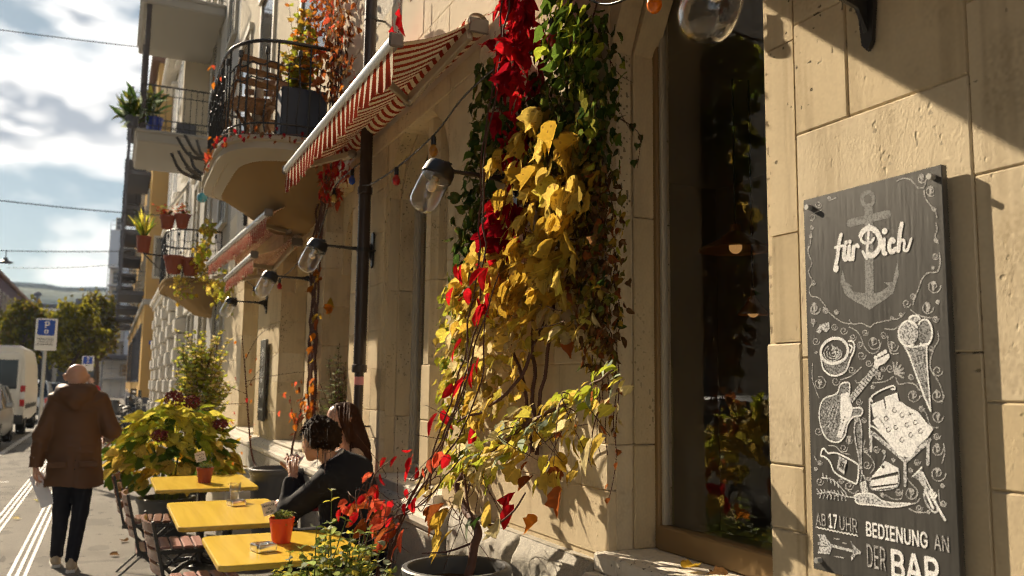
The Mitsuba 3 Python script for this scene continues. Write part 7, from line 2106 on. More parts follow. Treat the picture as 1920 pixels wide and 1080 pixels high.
# ---- bush plants made of stems with leaves along them
def bush(key, base_pts, tips, size, kind, cols, rng, per=12, stem_m='stem_green', r=0.004, droop=0.3, lean=0.6, part=300, pair=True):
    lv, st = [], []
    for b, t in zip(base_pts, tips):
        b, t = np.asarray(b, float), np.asarray(t, float)
        m = (b + t) / 2 + rng.normal(0, 0.02, 3)
        p = smooth_path([b, m, t], 8)
        st.append([b, m, t])
        for i in range(per):
            u = 0.15 + 0.85 * (i + rng.random()) / per
            q = p[min(len(p) - 1, int(u * len(p)))]
            a = rng.uniform(0, 2 * PI)
            for s in ((1, -1) if pair else (1,)):
                d = np.array([s * math.cos(a), s * math.sin(a), lean * (u - droop) + rng.normal(0, 0.2)])
                lv.append(L_(q, d, np.array((-0.1, 0.15, 1.0)) + rng.normal(0, 0.35, 3), rng.uniform(*size) * (1.15 - 0.5 * u if pair else 1), kind, cols[rng.integers(len(cols))], rng))
    for s in st[:120]:
        put(key, 'stem', tube(smooth_path(s, 4), np.linspace(r, r * 0.5, 9), 5), stem_m, True)
    foliage(key, lv, part)


K = thing('mint_bush', 'pale green herb bush with small round leaves at the bottom edge before the nearest table', 'bush')
tips, bs = [], []
for i in range(105):
    a, q = rng.uniform(0, 2 * PI), math.sqrt(rng.random())
    bs.append((0.86 + 0.13 * q * math.cos(a), 3.68 + 0.13 * q * math.sin(a), 0.46))
    tips.append((0.93 + 0.29 * q * math.cos(a), 3.70 + 0.30 * q * math.sin(a), 0.95 - 0.20 * q * q + rng.uniform(-0.12, 0.05)))
tips[0], tips[1], tips[2], tips[3] = (0.89, 3.7, 1.15), (0.83, 3.7, 1.0), (0.96, 3.72, 1.02), (1.08, 3.75, 0.98)
bush(K, bs, tips, (0.032, 0.062), 'broad', ['leaf_mint', 'leaf_mint', 'leaf_sage', 'leaf_lemon', 'leaf_green'], rng, per=13)

K = thing('hydrangea', 'big yellowing hydrangea bush with four dried dark red flower heads on the pavement', 'bush')
lv, st = [], []
for i in range(560):
    a, b = rng.uniform(0, 2 * PI), rng.uniform(-0.35, 1.0)
    q = rng.uniform(0.72, 1.0) ** 0.7
    d = np.array([math.cos(a) * math.sqrt(max(0, 1 - b * b)), math.sin(a) * math.sqrt(max(0, 1 - b * b)), b])
    wob = 0.85 + 0.3 * meshkit.noise(d * 2.2 + 5, 3)
    p = np.array([0.66, 9.95, 0.78]) + d * [0.60, 0.60, 0.62] * q * wob
    lv.append(L_(p, d * [1, 1, 0.3] + np.array([0, 0, -0.55]) + rng.normal(0, 0.3, 3), d + np.array([0, 0, 0.55]) + rng.normal(0, 0.25, 3), rng.uniform(0.11, 0.20), 'broad',
                 (['leaf_lime', 'leaf_lemon', 'leaf_green', 'leaf_lime', 'leaf_lemon', 'leaf_lemon'] if b > 0.35 else ['leaf_yellow', 'leaf_lemon', 'leaf_gold', 'leaf_green', 'leaf_yellow', 'leaf_lime'])[rng.integers(6)], rng))
foliage(K, lv)
for i in range(26):
    a = rng.uniform(0, 2 * PI); q = rng.uniform(0.2, 0.9)
    stems(K, [[(0.62 + 0.1 * math.cos(a), 9.9 + 0.1 * math.sin(a), 0.36), (0.66 + 0.3 * q * math.cos(a), 9.95 + 0.3 * q * math.sin(a), 0.8), (0.66 + 0.5 * q * math.cos(a), 9.95 + 0.5 * q * math.sin(a), 1.25 - 0.3 * q)]], 'stem_green', 0.008, 0.005)
plain('dry_flower', (0.16, 0.032, 0.028), 0.85, 0.2)
pet = leaf_shape('broad', 0.2, 0.3, 0)
for c, r_ in (((0.62, 9.62, 1.44), 0.105), ((0.80, 9.7, 1.40), 0.095), ((0.49, 9.42, 1.06), 0.085), ((1.10, 9.65, 1.16), 0.08), ((0.14, 9.7, 0.74), 0.075)):
    P_ = []
    for i in range(230):
        d = unit(rng.normal(0, 1, 3) + [0, 0, 0.35])
        z = unit(d + rng.normal(0, 0.4, 3)); y = unit(np.cross(z, rng.normal(0, 1, 3)))
        P_.append((pet[0] * 0.026 @ np.stack([np.cross(y, z), y, z]) + np.array(c) + d * r_ * [1, 1, 0.75] * rng.uniform(0.8, 1.0), pet[1]))
    put(K, 'flower_head', cat(P_), 'dry_flower')

K = thing('rose_shrub', 'leafy lime green shrub climbing beside the far pier behind the hydrangea', 'shrub')
bs, tips = [], []
for i in range(95):
    a, q = rng.uniform(0, 2 * PI), math.sqrt(rng.random())
    h = rng.uniform(0.1, 1)
    bs.append((1.08 + 0.05 * math.cos(a), 12.15 + 0.05 * math.sin(a), 0.42) if i < 20 else (1.10 + 0.12 * q * math.cos(a), 12.0 + 0.12 * q * math.sin(a), 0.9 + 0.9 * h))
    tips.append((1.10 + 0.38 * q * math.cos(a), 12.0 + 0.42 * q * math.sin(a), 1.15 + 1.15 * h))
bush(K, bs, tips, (0.06, 0.11), 'broad', ['leaf_lime', 'leaf_lemon', 'leaf_cream', 'leaf_mint'], rng, per=11, stem_m='stem_brown', r=0.006)

K = thing('laurel', 'dark evergreen laurel with glinting leaves in the recess behind the woman', 'shrub')
bs, tips = [], []
for i in range(46):
    a, q = rng.uniform(0, 2 * PI), math.sqrt(rng.random())
    bs.append((1.84, 7.5, 1.0)); tips.append((1.80 + 0.17 * q * math.cos(a), 7.45 + 0.22 * q * math.sin(a), 1.98 - 0.55 * q * q - rng.uniform(0, 0.35)))
bush(K, bs, tips, (0.05, 0.085), 'lance', ['leaf_dark', 'leaf_dark', 'leaf_green', 'leaf_sage'], rng, per=11, stem_m='stem_brown', r=0.005)
put(K, 'pot', move(lathe([(0, 0), (0.11, 0), (0.14, 0.2), (0.12, 0.2), (0.11, 0.16), (0, 0.16)], 18), (1.84, 7.5, 0.967)), 'planter_grey', 40)

# ---- creeper up the wall over the balcony, dry and orange
K = thing('orange_creeper', 'dry orange red creeper hanging on the wall beside the bow balcony', 'creeper')
orc = [('leaf_coral', 2), ('leaf_orange', 1), ('leaf_rust', 7), ('leaf_brown', 4)]
lv = wall_leaves([(8.7, 5.9), (6.9, 5.0), (6.72, 4.6), (6.62, 4.15), (7.0, 3.95), (7.5, 4.2), (7.9, 4.5), (8.4, 5.0)], 400, (1.55, 1.73), (0.05, 0.10), [('ivy', 1), ('oval', 2)], orc, rng)
lv += wall_leaves([(6.95, 3.62), (6.66, 3.55), (6.75, 3.25), (6.93, 3.02), (7.2, 3.2), (7.4, 3.55)], 150, (1.52, 1.70), (0.05, 0.10), [('oval', 1)], [('leaf_coral', 3), ('leaf_red', 3), ('leaf_rust', 2)], rng)
for y, z in ((7.95, 2.0), (7.9, 1.62), (7.92, 1.40), (7.75, 2.22), (7.4, 2.3), (7.3, 2.2), (7.96, 1.3), (8.1, 2.55), (8.0, 2.9), (7.86, 2.66)):
    for q in range(4):
        lv.append(L_((1.70, y + rng.normal(0, 0.05), z + rng.normal(0, 0.05)), np.array((-0.2, 0, -1)) + rng.normal(0, 0.4, 3), np.array((-1, 0, 0.3)) + rng.normal(0, 0.3, 3), rng.uniform(0.06, 0.11), 'maple', ['leaf_orange', 'leaf_rust', 'leaf_gold'][rng.integers(3)], rng))
foliage(K, lv)
stems(K, [[(1.72, 8.05 + d, 0.96), (1.715, 8.0 + d, 1.6), (1.71, 8.05 + d * 0.8, 2.3), (1.71, 8.0 + d, 3.0), (1.71, 7.6 + d, 3.9), (1.72, 7.5 + d, 4.8)] for d in (-0.12, -0.04, 0.03, 0.12, 0.2)], 'stem_brown', 0.014, 0.008, 6, 0.05)
K = thing('balcony_trailer', 'thin red trailing plant along the edge of the bow balcony slab', 'creeper')
lv = []
for u in np.linspace(0.05, 0.5, 34):
    p = bow(np.array([u]))[0]
    for q in range(2):
        lv.append(L_((p[0] - 0.02, p[1] - 0.02, 3.80 + rng.normal(-0.02, 0.04)), np.array((-0.3, -0.3, -1)) + rng.normal(0, 0.4, 3), np.array((-0.5, -0.8, 0.4)) + rng.normal(0, 0.3, 3), rng.uniform(0.03, 0.06), 'oval', ['leaf_red_dark', 'leaf_rust', 'leaf_brown'][rng.integers(3)], rng))
for q in range(12):
    p = bow(np.array([0.44]))[0]
    lv.append(L_((p[0] + rng.normal(0, 0.04), p[1] + rng.normal(0, 0.1), rng.choice([3.82, 4.62]) + rng.normal(0, 0.05)), rng.normal(0, 1, 3), rng.normal(0, 1, 3), rng.uniform(0.05, 0.09), 'oval', ['leaf_coral', 'leaf_orange'][rng.integers(2)], rng))
foliage(K, lv)
stems(K, [[(*(bow(np.array([u]))[0] - 0.015), 3.79 + 0.02 * math.sin(u * 30)) for u in np.linspace(0.05, 0.62, 14)]], 'stem_brown', 0.004)
K = thing('balcony_shrub', 'yellow green shrub in the planter box on the bow balcony', 'shrub')
bs, tips = [], []
for i in range(34):
    a, q = rng.uniform(0, 2 * PI), rng.random()
    bs.append((1.45, 7.84, 4.30)); tips.append((1.45 + 0.20 * q * math.cos(a), 7.84 + 0.3 * q * math.sin(a), 4.55 + 0.65 * rng.random()))
bush(K, bs, tips, (0.06, 0.11), 'maple', ['leaf_olive', 'leaf_lime', 'leaf_gold', 'leaf_orange'], rng, per=6, stem_m='stem_brown')

# ---- the second balcony's yellow vine, pot flowers, the spiky plant, roof plant
K = thing('balcony_vine', 'yellow leaved vine on the second balcony behind the small awnings', 'vine')
lv = []
for p, s, n_ in (((1.50, 16.3, 4.4), 0.16, 70), ((1.40, 16.4, 3.95), 0.22, 90), ((1.10, 16.6, 3.35), 0.22, 40), ((1.6, 15.4, 3.3), 0.3, 60), ((1.65, 14.6, 3.1), 0.3, 40), ((1.45, 16.5, 3.6), 0.18, 40)):
    for q in range(n_):
        o = rng.normal(0, s * 0.6, 3)
        lv.append(L_(np.array(p) + o * [0.6, 1, 1], np.array((-0.3, 0, -0.8)) + rng.normal(0, 0.5, 3), np.array((-0.8, 0, 0.5)) + rng.normal(0, 0.5, 3), rng.uniform(0.06, 0.11), 'grape', ['leaf_yellow', 'leaf_lemon', 'leaf_gold', 'leaf_lime'][rng.integers(4)], rng))
foliage(K, lv)
stems(K, [[(1.7, 15.6, 3.0), (1.5, 16.3, 3.6), (1.5, 16.4, 4.5)], [(1.5, 16.3, 3.6), (1.2, 16.6, 3.4), (1.0, 16.7, 3.3)], [(1.7, 15.6, 3.0), (1.65, 14.8, 3.1), (1.7, 14.2, 2.7)]], 'stem_brown', 0.008, 0.004)
for i, (x, y, z) in enumerate(((0.80, 16.9, 4.68), (1.05, 16.78, 4.70))):
    K = thing('geranium', ['dark red geranium in the left pot on the second balcony', 'dark red geranium in the right pot on the second balcony'][i], 'flower')
    bs = [(x, y, z - 0.05)] * 16
    tips = [(x + rng.normal(0, 0.10), y + rng.normal(0, 0.10), z + rng.uniform(0.05, 0.25)) for _ in bs]
    bush(K, bs, tips, (0.05, 0.08), 'broad', ['leaf_red_dark', 'leaf_rust', 'leaf_olive'], rng, per=4)
K = thing('yucca', 'spiky green plant in the pale pot at the left end of the second balcony', 'plant')
bs = [(0.42, 17.0, 4.2)] * 30
lv = [L_((0.42, 17.0, 4.25), np.array((rng.normal(-0.1, 0.35), rng.normal(0, 0.35), 1.0)), rng.normal(0, 1, 3), rng.uniform(0.35, 0.6), 'blade', ['leaf_lime', 'leaf_lemon', 'leaf_green'][rng.integers(3)], rng) for _ in range(46)]
foliage(K, lv)
put(K, 'pot', move(lathe([(0, 0), (0.10, 0), (0.13, 0.3), (0.11, 0.3), (0.1, 0.26), (0, 0.26)], 16), (0.42, 17.0, 3.98)), 'terracotta', 40)
put(K, 'holder', cat([bar((0.42, 17.0, 3.97), (0.85, 17.3, 3.97), 0.03), bar((0.42, 17.0, 3.97), (0.85, 17.3, 3.6), 0.02)]), 'black_iron')
K = thing('spiky_plant', 'wild dark spiky plant growing out over the corner of the box balcony', 'plant')
lv = []
for c, n_, s in (((0.12, 18.4, 6.95), 130, 0.36), ((0.45, 18.8, 7.15), 90, 0.36)):
    for q in range(n_):
        lv.append(L_(np.array(c) + rng.normal(0, 0.07, 3) + [0, 0, rng.uniform(-0.15, 0.25)], np.array((rng.normal(-0.25, 0.8), rng.normal(0, 0.6), rng.normal(0.5, 0.6))), rng.normal(0, 1, 3), rng.uniform(0.4, 1) * s * 1.3, ['blade', 'lance', 'lance'][rng.integers(3)], ['leaf_dark', 'leaf_green', 'leaf_olive', 'leaf_sage'][rng.integers(4)], rng))
foliage(K, lv)
put(K, 'stem', tube([(0.3, 18.5, 6.72), (0.14, 18.4, 6.9), (0.1, 18.4, 7.2)], 0.02, 6), 'stem_brown')
put(K, 'hanging_pot', move(lathe([(0, 0), (0.10, 0.0), (0.14, 0.22), (0.12, 0.22), (0.1, 0.18), (0, 0.18)], 14), (0.10, 18.34, 6.68)), 'dark_wall', 40)

# ---- thin young stems in the second planter
K = thing('young_tree', 'thin bare young tree with a few orange leaves in the planter behind the seated man', 'tree')
put(K, 'trunk', tube(smooth_path([(1.46, 7.95, 0.75), (1.53, 7.98, 0.88), (1.55, 8.0, 1.05), (1.60, 8.0, 1.3), (1.63, 8.0, 1.46), (1.70, 7.95, 1.58)], 6), np.linspace(0.014, 0.006, 31), 7), 'stem_brown', True)
lv = [L_(np.array((1.60, 7.95, 1.38)) + rng.normal(0, 1, 3) * [0.06, 0.08, 0.15], np.array((-0.2, 0, -1)) + rng.normal(0, 0.4, 3), np.array((-0.7, 0.3, 0.4)) + rng.normal(0, 0.5, 3), rng.uniform(0.04, 0.075), 'oval', ['leaf_orange', 'leaf_rust', 'leaf_coral'][rng.integers(3)], rng) for _ in range(60)]
foliage(K, lv)
stems(K, [[(1.63, 8.0, 1.46), (1.8, 7.9, 1.55), (1.95, 7.8, 1.66)], [(1.58, 8.0, 1.2), (1.52, 7.95, 1.35), (1.5, 7.95, 1.5)], [(1.6, 8.0, 1.3), (1.7, 7.9, 1.36), (1.74, 7.9, 1.3)]], 'stem_brown', 0.005, 0.002)
K = thing('bare_sapling', 'bare upright brown sapling rising in front of the far pier and the edge-on board', 'tree')
put(K, 'trunk', tube(smooth_path([(1.30, 8.15, 0.76), (1.25, 8.4, 0.95), (1.19, 8.4, 1.4), (1.15, 8.4, 1.75), (1.11, 8.4, 2.05)], 6), np.linspace(0.011, 0.004, 25), 6), 'stem_brown', True)
stems(K, [[(1.17, 8.4, 1.55), (1.3, 8.4, 1.75), (1.45, 8.4, 1.9)], [(1.18, 8.4, 1.5), (1.0, 8.5, 1.58), (0.85, 8.6, 1.62)], [(1.14, 8.4, 1.8), (1.25, 8.3, 2.05), (1.4, 8.3, 2.15)], [(1.16, 8.4, 1.62), (1.4, 8.2, 1.68), (1.66, 8.0, 1.72)], [(1.19, 8.4, 1.42), (1.0, 8.5, 1.40), (0.8, 8.6, 1.36)]], 'stem_brown', 0.0035, 0.0018)
lv = [L_(np.array((1.19, 8.4, 1.45)) + rng.normal(0, 1, 3) * [0.1, 0.1, 0.28], np.array((0, 0, -1)) + rng.normal(0, 0.4, 3), rng.normal(0, 1, 3), rng.uniform(0.03, 0.05), 'oval', ['leaf_rust', 'leaf_red', 'leaf_orange'][rng.integers(3)], rng) for _ in range(16)]
foliage(K, lv)
# succulents in the table pots
for k, (x, y, z) in enumerate(((0.90, 4.86, zp - 0.02), (0.80, 7.98, zp3 - 0.02))):
    K = thing('succulent', ['little pale green succulent in the bright red pot', 'little green plant in the dark terracotta pot'][k], 'plant')
    bs, tips = [], []
    for i in range(44):
        a, q = rng.uniform(0, 2 * PI), math.sqrt(rng.random())
        bs.append((x + 0.03 * q * math.cos(a), y + 0.03 * q * math.sin(a), z)); tips.append((x + 0.062 * q * math.cos(a), y + 0.062 * q * math.sin(a), z + 0.052 - 0.02 * q + rng.uniform(-0.008, 0.014)))
    bush(K, bs, tips, (0.010, 0.018), 'oval', ['leaf_mint', 'leaf_lime', 'leaf_sage', 'leaf_green'], rng, per=6, r=0.0012, part=60)

# ---- street trees at the end
def street_tree(label, x, y, h, r, cols, n, seed):
    k = thing('street_tree', label, 'tree')
    g = np.random.default_rng(seed)
    put(k, 'trunk', tube(smooth_path([(x, y, -0.1), (x + 0.1, y, h * 0.25), (x, y, h * 0.5), (x + 0.2, y, h * 0.8)], 6), np.linspace(0.24, 0.05, 19), 9), 'bark', True)
    for i in range(9):
        a = g.uniform(0, 2 * PI); z = h * g.uniform(0.3, 0.65)
        put(k, 'limb', tube(smooth_path([(x, y, z), (x + r * 0.4 * math.cos(a), y + r * 0.4 * math.sin(a), z + h * 0.12), (x + r * 0.8 * math.cos(a), y + r * 0.8 * math.sin(a), z + h * 0.2)], 4), np.linspace(0.09, 0.03, 9), 6), 'bark', True)
    lv = []
    cl = [(unit(g.normal(0, 1, 3)) * g.uniform(0.35, 0.95)) for _ in range(46)]
    for i in range(n):
        c = cl[g.integers(len(cl))]
        p = np.array([x, y, h * 0.72]) + (c + g.normal(0, 0.13, 3)) * [r, r, h * 0.33]
        lv.append(L_(p, np.array((0, 0, -0.6)) + g.normal(0, 0.7, 3), np.array((-0.3, 0.3, 0.8)) + g.normal(0, 0.7, 3), g.uniform(0.16, 0.32), 'broad', cols[g.integers(len(cols))], g))
    foliage(k, lv, 0, 'leaf')


street_tree('dark olive street tree at the end of the street, left of the parking sign', -4.85, 58, 6.2, 1.5, ['leaf_far', 'leaf_far', 'leaf_far_brown', 'leaf_far_yellow'], 5200, 3)
street_tree('yellow green street tree at the end of the street, right of the parking sign', -2.0, 55, 5.9, 1.55, ['leaf_far_yellow', 'leaf_far_yellow', 'leaf_far'], 6400, 4)
street_tree('taller street tree with thin yellow top behind the other two', -0.9, 64, 7.6, 1.4, ['leaf_far_yellow', 'leaf_far_brown', 'leaf_far'], 2600, 5)
street_tree('dark street tree farthest left beside the plum coloured house', -8.0, 66, 6.6, 1.9, ['leaf_far', 'leaf_far_brown'], 4000, 6)
# fallen leaves
for i, (x, y, c) in enumerate(((-0.92, 11.6, 'leaf_cream'), (-0.75, 13.2, 'leaf_lemon'), (-0.85, 9.2, 'leaf_cream'), (0.1, 8.9, 'leaf_brown'), (0.25, 9.6, 'leaf_brown'), (-1.4, 14.0, 'leaf_gold'), (1.80, 2.45, 'leaf_gold'), (1.86, 2.3, 'leaf_brown'))):
    z = 0.012 if i < 6 else SILL_Z + 0.012
    kk = thing('fallen_leaf', ['pale dry leaf on the guide strips left of the bald man', 'lemon coloured leaf farther along the white guide strips', 'pale dry leaf lying nearest to the left edge on the pavement', 'brown dry leaf on the pavement right of the bald man', 'brown dry leaf on the pavement before the yellow bush', 'golden leaf far left on the pavement near the kerb', 'golden leaf on the stone sill of the tall window', 'brown leaf on the stone sill nearest the chalkboard wall'][i], 'leaf')
    M = L_((x, y, z), (math.cos(i * 2.1), math.sin(i * 2.1), 0.05), (0, 0, 1), 0.09 if i < 6 else 0.07, 'maple', c, rng)
    scene[kk] = {**mikit.ply(SHAPES_['maple'][2], c + '_0', True, uv=leaf_uv('maple', 2)), 'to_world': T(M[0])}
# ------------------------------------------------------------------ people
bumped('skin', lambda p, n, uv: mix((0.46, 0.25, 0.165), (0.56, 0.33, 0.235), fbm(p.x * 30, p.y * 30, p.z * 30, 3)), lambda p, n, uv: 0.0005 * noise(p.x * 500, p.y * 500, p.z * 500), 1.0, 0.42, 0.45)
plain('brown_coat', (0.098, 0.046, 0.020), 0.6, 0.35)
plain('jeans_dark', (0.012, 0.013, 0.019), 0.85, 0.2)
plain('navy_jacket', (0.012, 0.013, 0.018), 0.85, 0.2, sheen=0.15)
plain('shoe_beige', (0.36, 0.29, 0.21), 0.7, 0.3)
plain('sole_white', (0.6, 0.58, 0.54), 0.7, 0.3)
plain('hair_dark', (0.022, 0.012, 0.007), 0.7, 0.08)
plain('hair_brown', (0.055, 0.022, 0.011), 0.65, 0.08)
plain('shirt_pale', (0.50, 0.52, 0.56), 0.8, 0.2)
plain('red_knit', (0.30, 0.018, 0.022), 0.9, 0.2)
plain('cream_knit', (0.62, 0.46, 0.35), 0.9, 0.2)
plain('paper_white', (0.70, 0.70, 0.72), 0.8, 0.2)


def wrinkle(P, a=0.006, f=(9, 9, 26), s=0.0):
    return a * (meshkit.fbm(P * np.array(f) + s, 3, 2) - 0.5) * 2


def head_parts(c, d, up=(0, 0, 1), s=1.0):
    """skull, jaw, nose, lips, brow, ears as tapered capsules; d is where the face looks"""
    d, u = unit(d), unit(up)
    r = unit(np.cross(d, u)); u = np.cross(r, d)
    Q = lambda f, l, h: np.asarray(c) + s * (d * f + r * l + u * h)
    L = [(Q(-0.022, 0, 0.035), Q(0.022, 0, 0.040), 0.082 * s, 0.076 * s), (Q(-0.01, 0, 0.0), Q(0.035, 0, -0.01), 0.074 * s, 0.064 * s),
         (Q(0.045, 0, -0.02), Q(0.062, 0, -0.075), 0.048 * s, 0.033 * s), (Q(0.02, 0.03, -0.05), Q(0.065, 0.012, -0.085), 0.028 * s, 0.022 * s), (Q(0.02, -0.03, -0.05), Q(0.065, -0.012, -0.085), 0.028 * s, 0.022 * s),
         (Q(0.088, 0, 0.015), Q(0.113, 0, -0.022), 0.011 * s, 0.014 * s), (Q(0.098, 0.012, -0.026), Q(0.098, -0.012, -0.026), 0.010 * s, 0.010 * s),
         (Q(0.086, 0.02, -0.052), Q(0.086, -0.02, -0.052), 0.010 * s, 0.010 * s), (Q(0.084, 0.018, -0.062), Q(0.084, -0.018, -0.062), 0.010 * s, 0.010 * s), (Q(0.080, 0.0, -0.092), Q(0.082, 0, -0.094), 0.017 * s, 0.016 * s),
         (Q(0.082, 0.042, 0.026), Q(0.090, 0.012, 0.022), 0.010 * s, 0.010 * s), (Q(0.082, -0.042, 0.026), Q(0.090, -0.012, 0.022), 0.010 * s, 0.010 * s)]
    E = []
    for sd in (-1, 1):
        E += [(Q(-0.012, sd * 0.088, 0.020), Q(-0.004, sd * 0.083, -0.030), 0.014 * s, 0.010 * s), (Q(-0.026, sd * 0.099, 0.018), Q(-0.014, sd * 0.092, -0.018), 0.014 * s, 0.010 * s)]
    return L, E


def figure_sdf(soft, hard, k=0.028):
    A, B = blob(soft, k), blob(hard, 0.008) if hard else None
    def f(P):
        s = A(P)
        return smin(s, B(P), 0.010) if B else s
    return f


def hand_mesh(w, d, palm, curl=0.9, spread=0.12, s=1.0, side=1, h=0.0042):
    """a hand with palm, four bent fingers of unequal length and a thumb from the side; w wrist, d direction, palm the way the palm faces"""
    d = unit(d); p = np.asarray(palm, float); p = unit(p - d * np.dot(p, d)); a = np.cross(d, p) * side
    Q = lambda f, l, t: np.asarray(w) + s * (d * f + a * l + p * t)
    L = [(Q(-0.03, 0, 0), Q(0.01, 0, 0), 0.023 * s, 0.024 * s)]
    for l in (-0.027, -0.009, 0.009, 0.027):
        L.append((Q(0.012, l * 0.7, 0), Q(0.082, l, 0), 0.0155 * s, 0.0115 * s))
    pal = blob(L, 0.014)
    F = []
    for i, (l, ln) in enumerate(((-0.030, 0.058), (-0.010, 0.076), (0.010, 0.082), (0.030, 0.074))):
        q = Q(0.082, l, 0.0); ang = 0.25 * curl
        dirn = l * spread * 12
        for j, fr in enumerate((0.45, 0.31, 0.24)):
            ang_ = ang + curl * (0.15, 0.75, 1.25)[j]
            v = d * math.cos(ang_) + p * math.sin(ang_) + a * dirn * 0.25
            e = q + unit(v) * ln * fr * s
            F.append((q, e, (0.0098, 0.009, 0.0082)[j] * s, (0.009, 0.0083, 0.0074)[j] * s))
            q = e
    q = Q(0.028, 0.026, 0.006)
    for j, (fr, r0, r1) in enumerate(((0.040, 0.0125, 0.0108), (0.032, 0.0105, 0.0095), (0.024, 0.0095, 0.008))):
        v = d * (0.75, 0.8, 0.85)[j] + a * (0.75, 0.35, 0.05)[j] + p * (0.35, 0.55, 0.7)[j]
        e = q + unit(v) * fr * s
        F.append((q, e, r0 * s, r1 * s)); q = e
    fin = blob(F, 0.0035)
    pts = np.array([x for f in F + L for x in f[:2]])
    return surface_nets(lambda P: smin(pal(P), fin(P), 0.006), pts.min(0) - 0.03, pts.max(0) + 0.03, h)


def sm(m, it=6):
    trimesh.smoothing.filter_taubin(m, iterations=it)
    return m


def shoe(parent, heel, d, m, lift=0.0):
    d = unit(d)
    a = np.asarray(heel, float)
    up = np.array([0, 0, 1.0])
    f = blob([(a + [0, 0, 0.045], a + d * 0.10 + [0, 0, 0.05], 0.037, 0.037), (a + d * 0.09 + [0, 0, 0.043], a + d * 0.22 + [0, 0, 0.03], 0.042, 0.030), (a + [0, 0, 0.05], a + [0, 0, 0.10], 0.036, 0.034)], 0.02)
    g = lambda P: np.maximum(f(P), (a[2] + 0.012) - P[:, 2])
    k = put(parent, 'shoe', sm(surface_nets(g, a - 0.08 + np.minimum(0, d * 0.28), a + 0.08 + np.maximum(0, d * 0.28) + [0, 0, 0.06], 0.008), 3), m, True)
    r = unit(np.cross(d, up))
    pl = [a - d * 0.036 + r * 0.028, a + d * 0.1 + r * 0.036, a + d * 0.2 + r * 0.036, a + d * 0.255, a + d * 0.2 - r * 0.034, a + d * 0.1 - r * 0.034, a - d * 0.036 - r * 0.028]
    g_ = Polygon([(q[0], q[1]) for q in pl]).buffer(0.008)
    put(k, 'sole', prism(g_, 0.022, lambda v: v + [0, 0, a[2] - 0.004]), 'sole_white')


# ---- the bald man walking away
B = thing('person', 'bald man in a brown hooded coat walking away with a white paper in his hand', 'person')
hl, he = head_parts((-0.262, 8.475, 1.635), (0.05, 1, -0.05))
soft = hl + [((-0.258, 8.45, 1.60), (-0.255, 8.43, 1.46), 0.056, 0.062), ((-0.262, 8.42, 1.585), (-0.257, 8.44, 1.50), 0.045, 0.045), ((-0.24, 8.46, 1.34), (-0.23, 8.46, 1.0), 0.10, 0.10), ((-0.40, 8.45, 1.41), (-0.09, 8.45, 1.41), 0.05, 0.05), ((-0.42, 8.44, 1.42), (-0.49, 8.43, 1.14), 0.052, 0.043), ((-0.49, 8.43, 1.14), (-0.525, 8.46, 0.90), 0.04, 0.028),
             ((-0.07, 8.44, 1.42), (0.045, 8.39, 1.17), 0.052, 0.043), ((0.045, 8.39, 1.17), (0.03, 8.62, 1.10), 0.04, 0.028), ((-0.30, 8.45, 0.90), (-0.305, 8.50, 0.48), 0.08, 0.052), ((-0.305, 8.50, 0.48), (-0.325, 8.60, 0.09), 0.05, 0.034), ((-0.16, 8.45, 0.90), (-0.16, 8.44, 0.48), 0.08, 0.052), ((-0.16, 8.44, 0.48), (-0.20, 8.33, 0.09), 0.05, 0.034)]
body = sm(surface_nets(figure_sdf(soft, he), (-0.66, 8.2, 0.05), (0.2, 8.8, 1.80), 0.0125), 4)
put(B, 'body', cat([body, sm(hand_mesh((-0.527, 8.465, 0.875), (-0.03, 0.06, -1), (0.9, 0.3, 0), 0.9, side=1), 2), sm(hand_mesh((0.03, 8.62, 1.10), (-0.3, 1, -0.05), (-0.6, 0, -0.5), 0.7, side=-1), 2)]), 'skin', True)


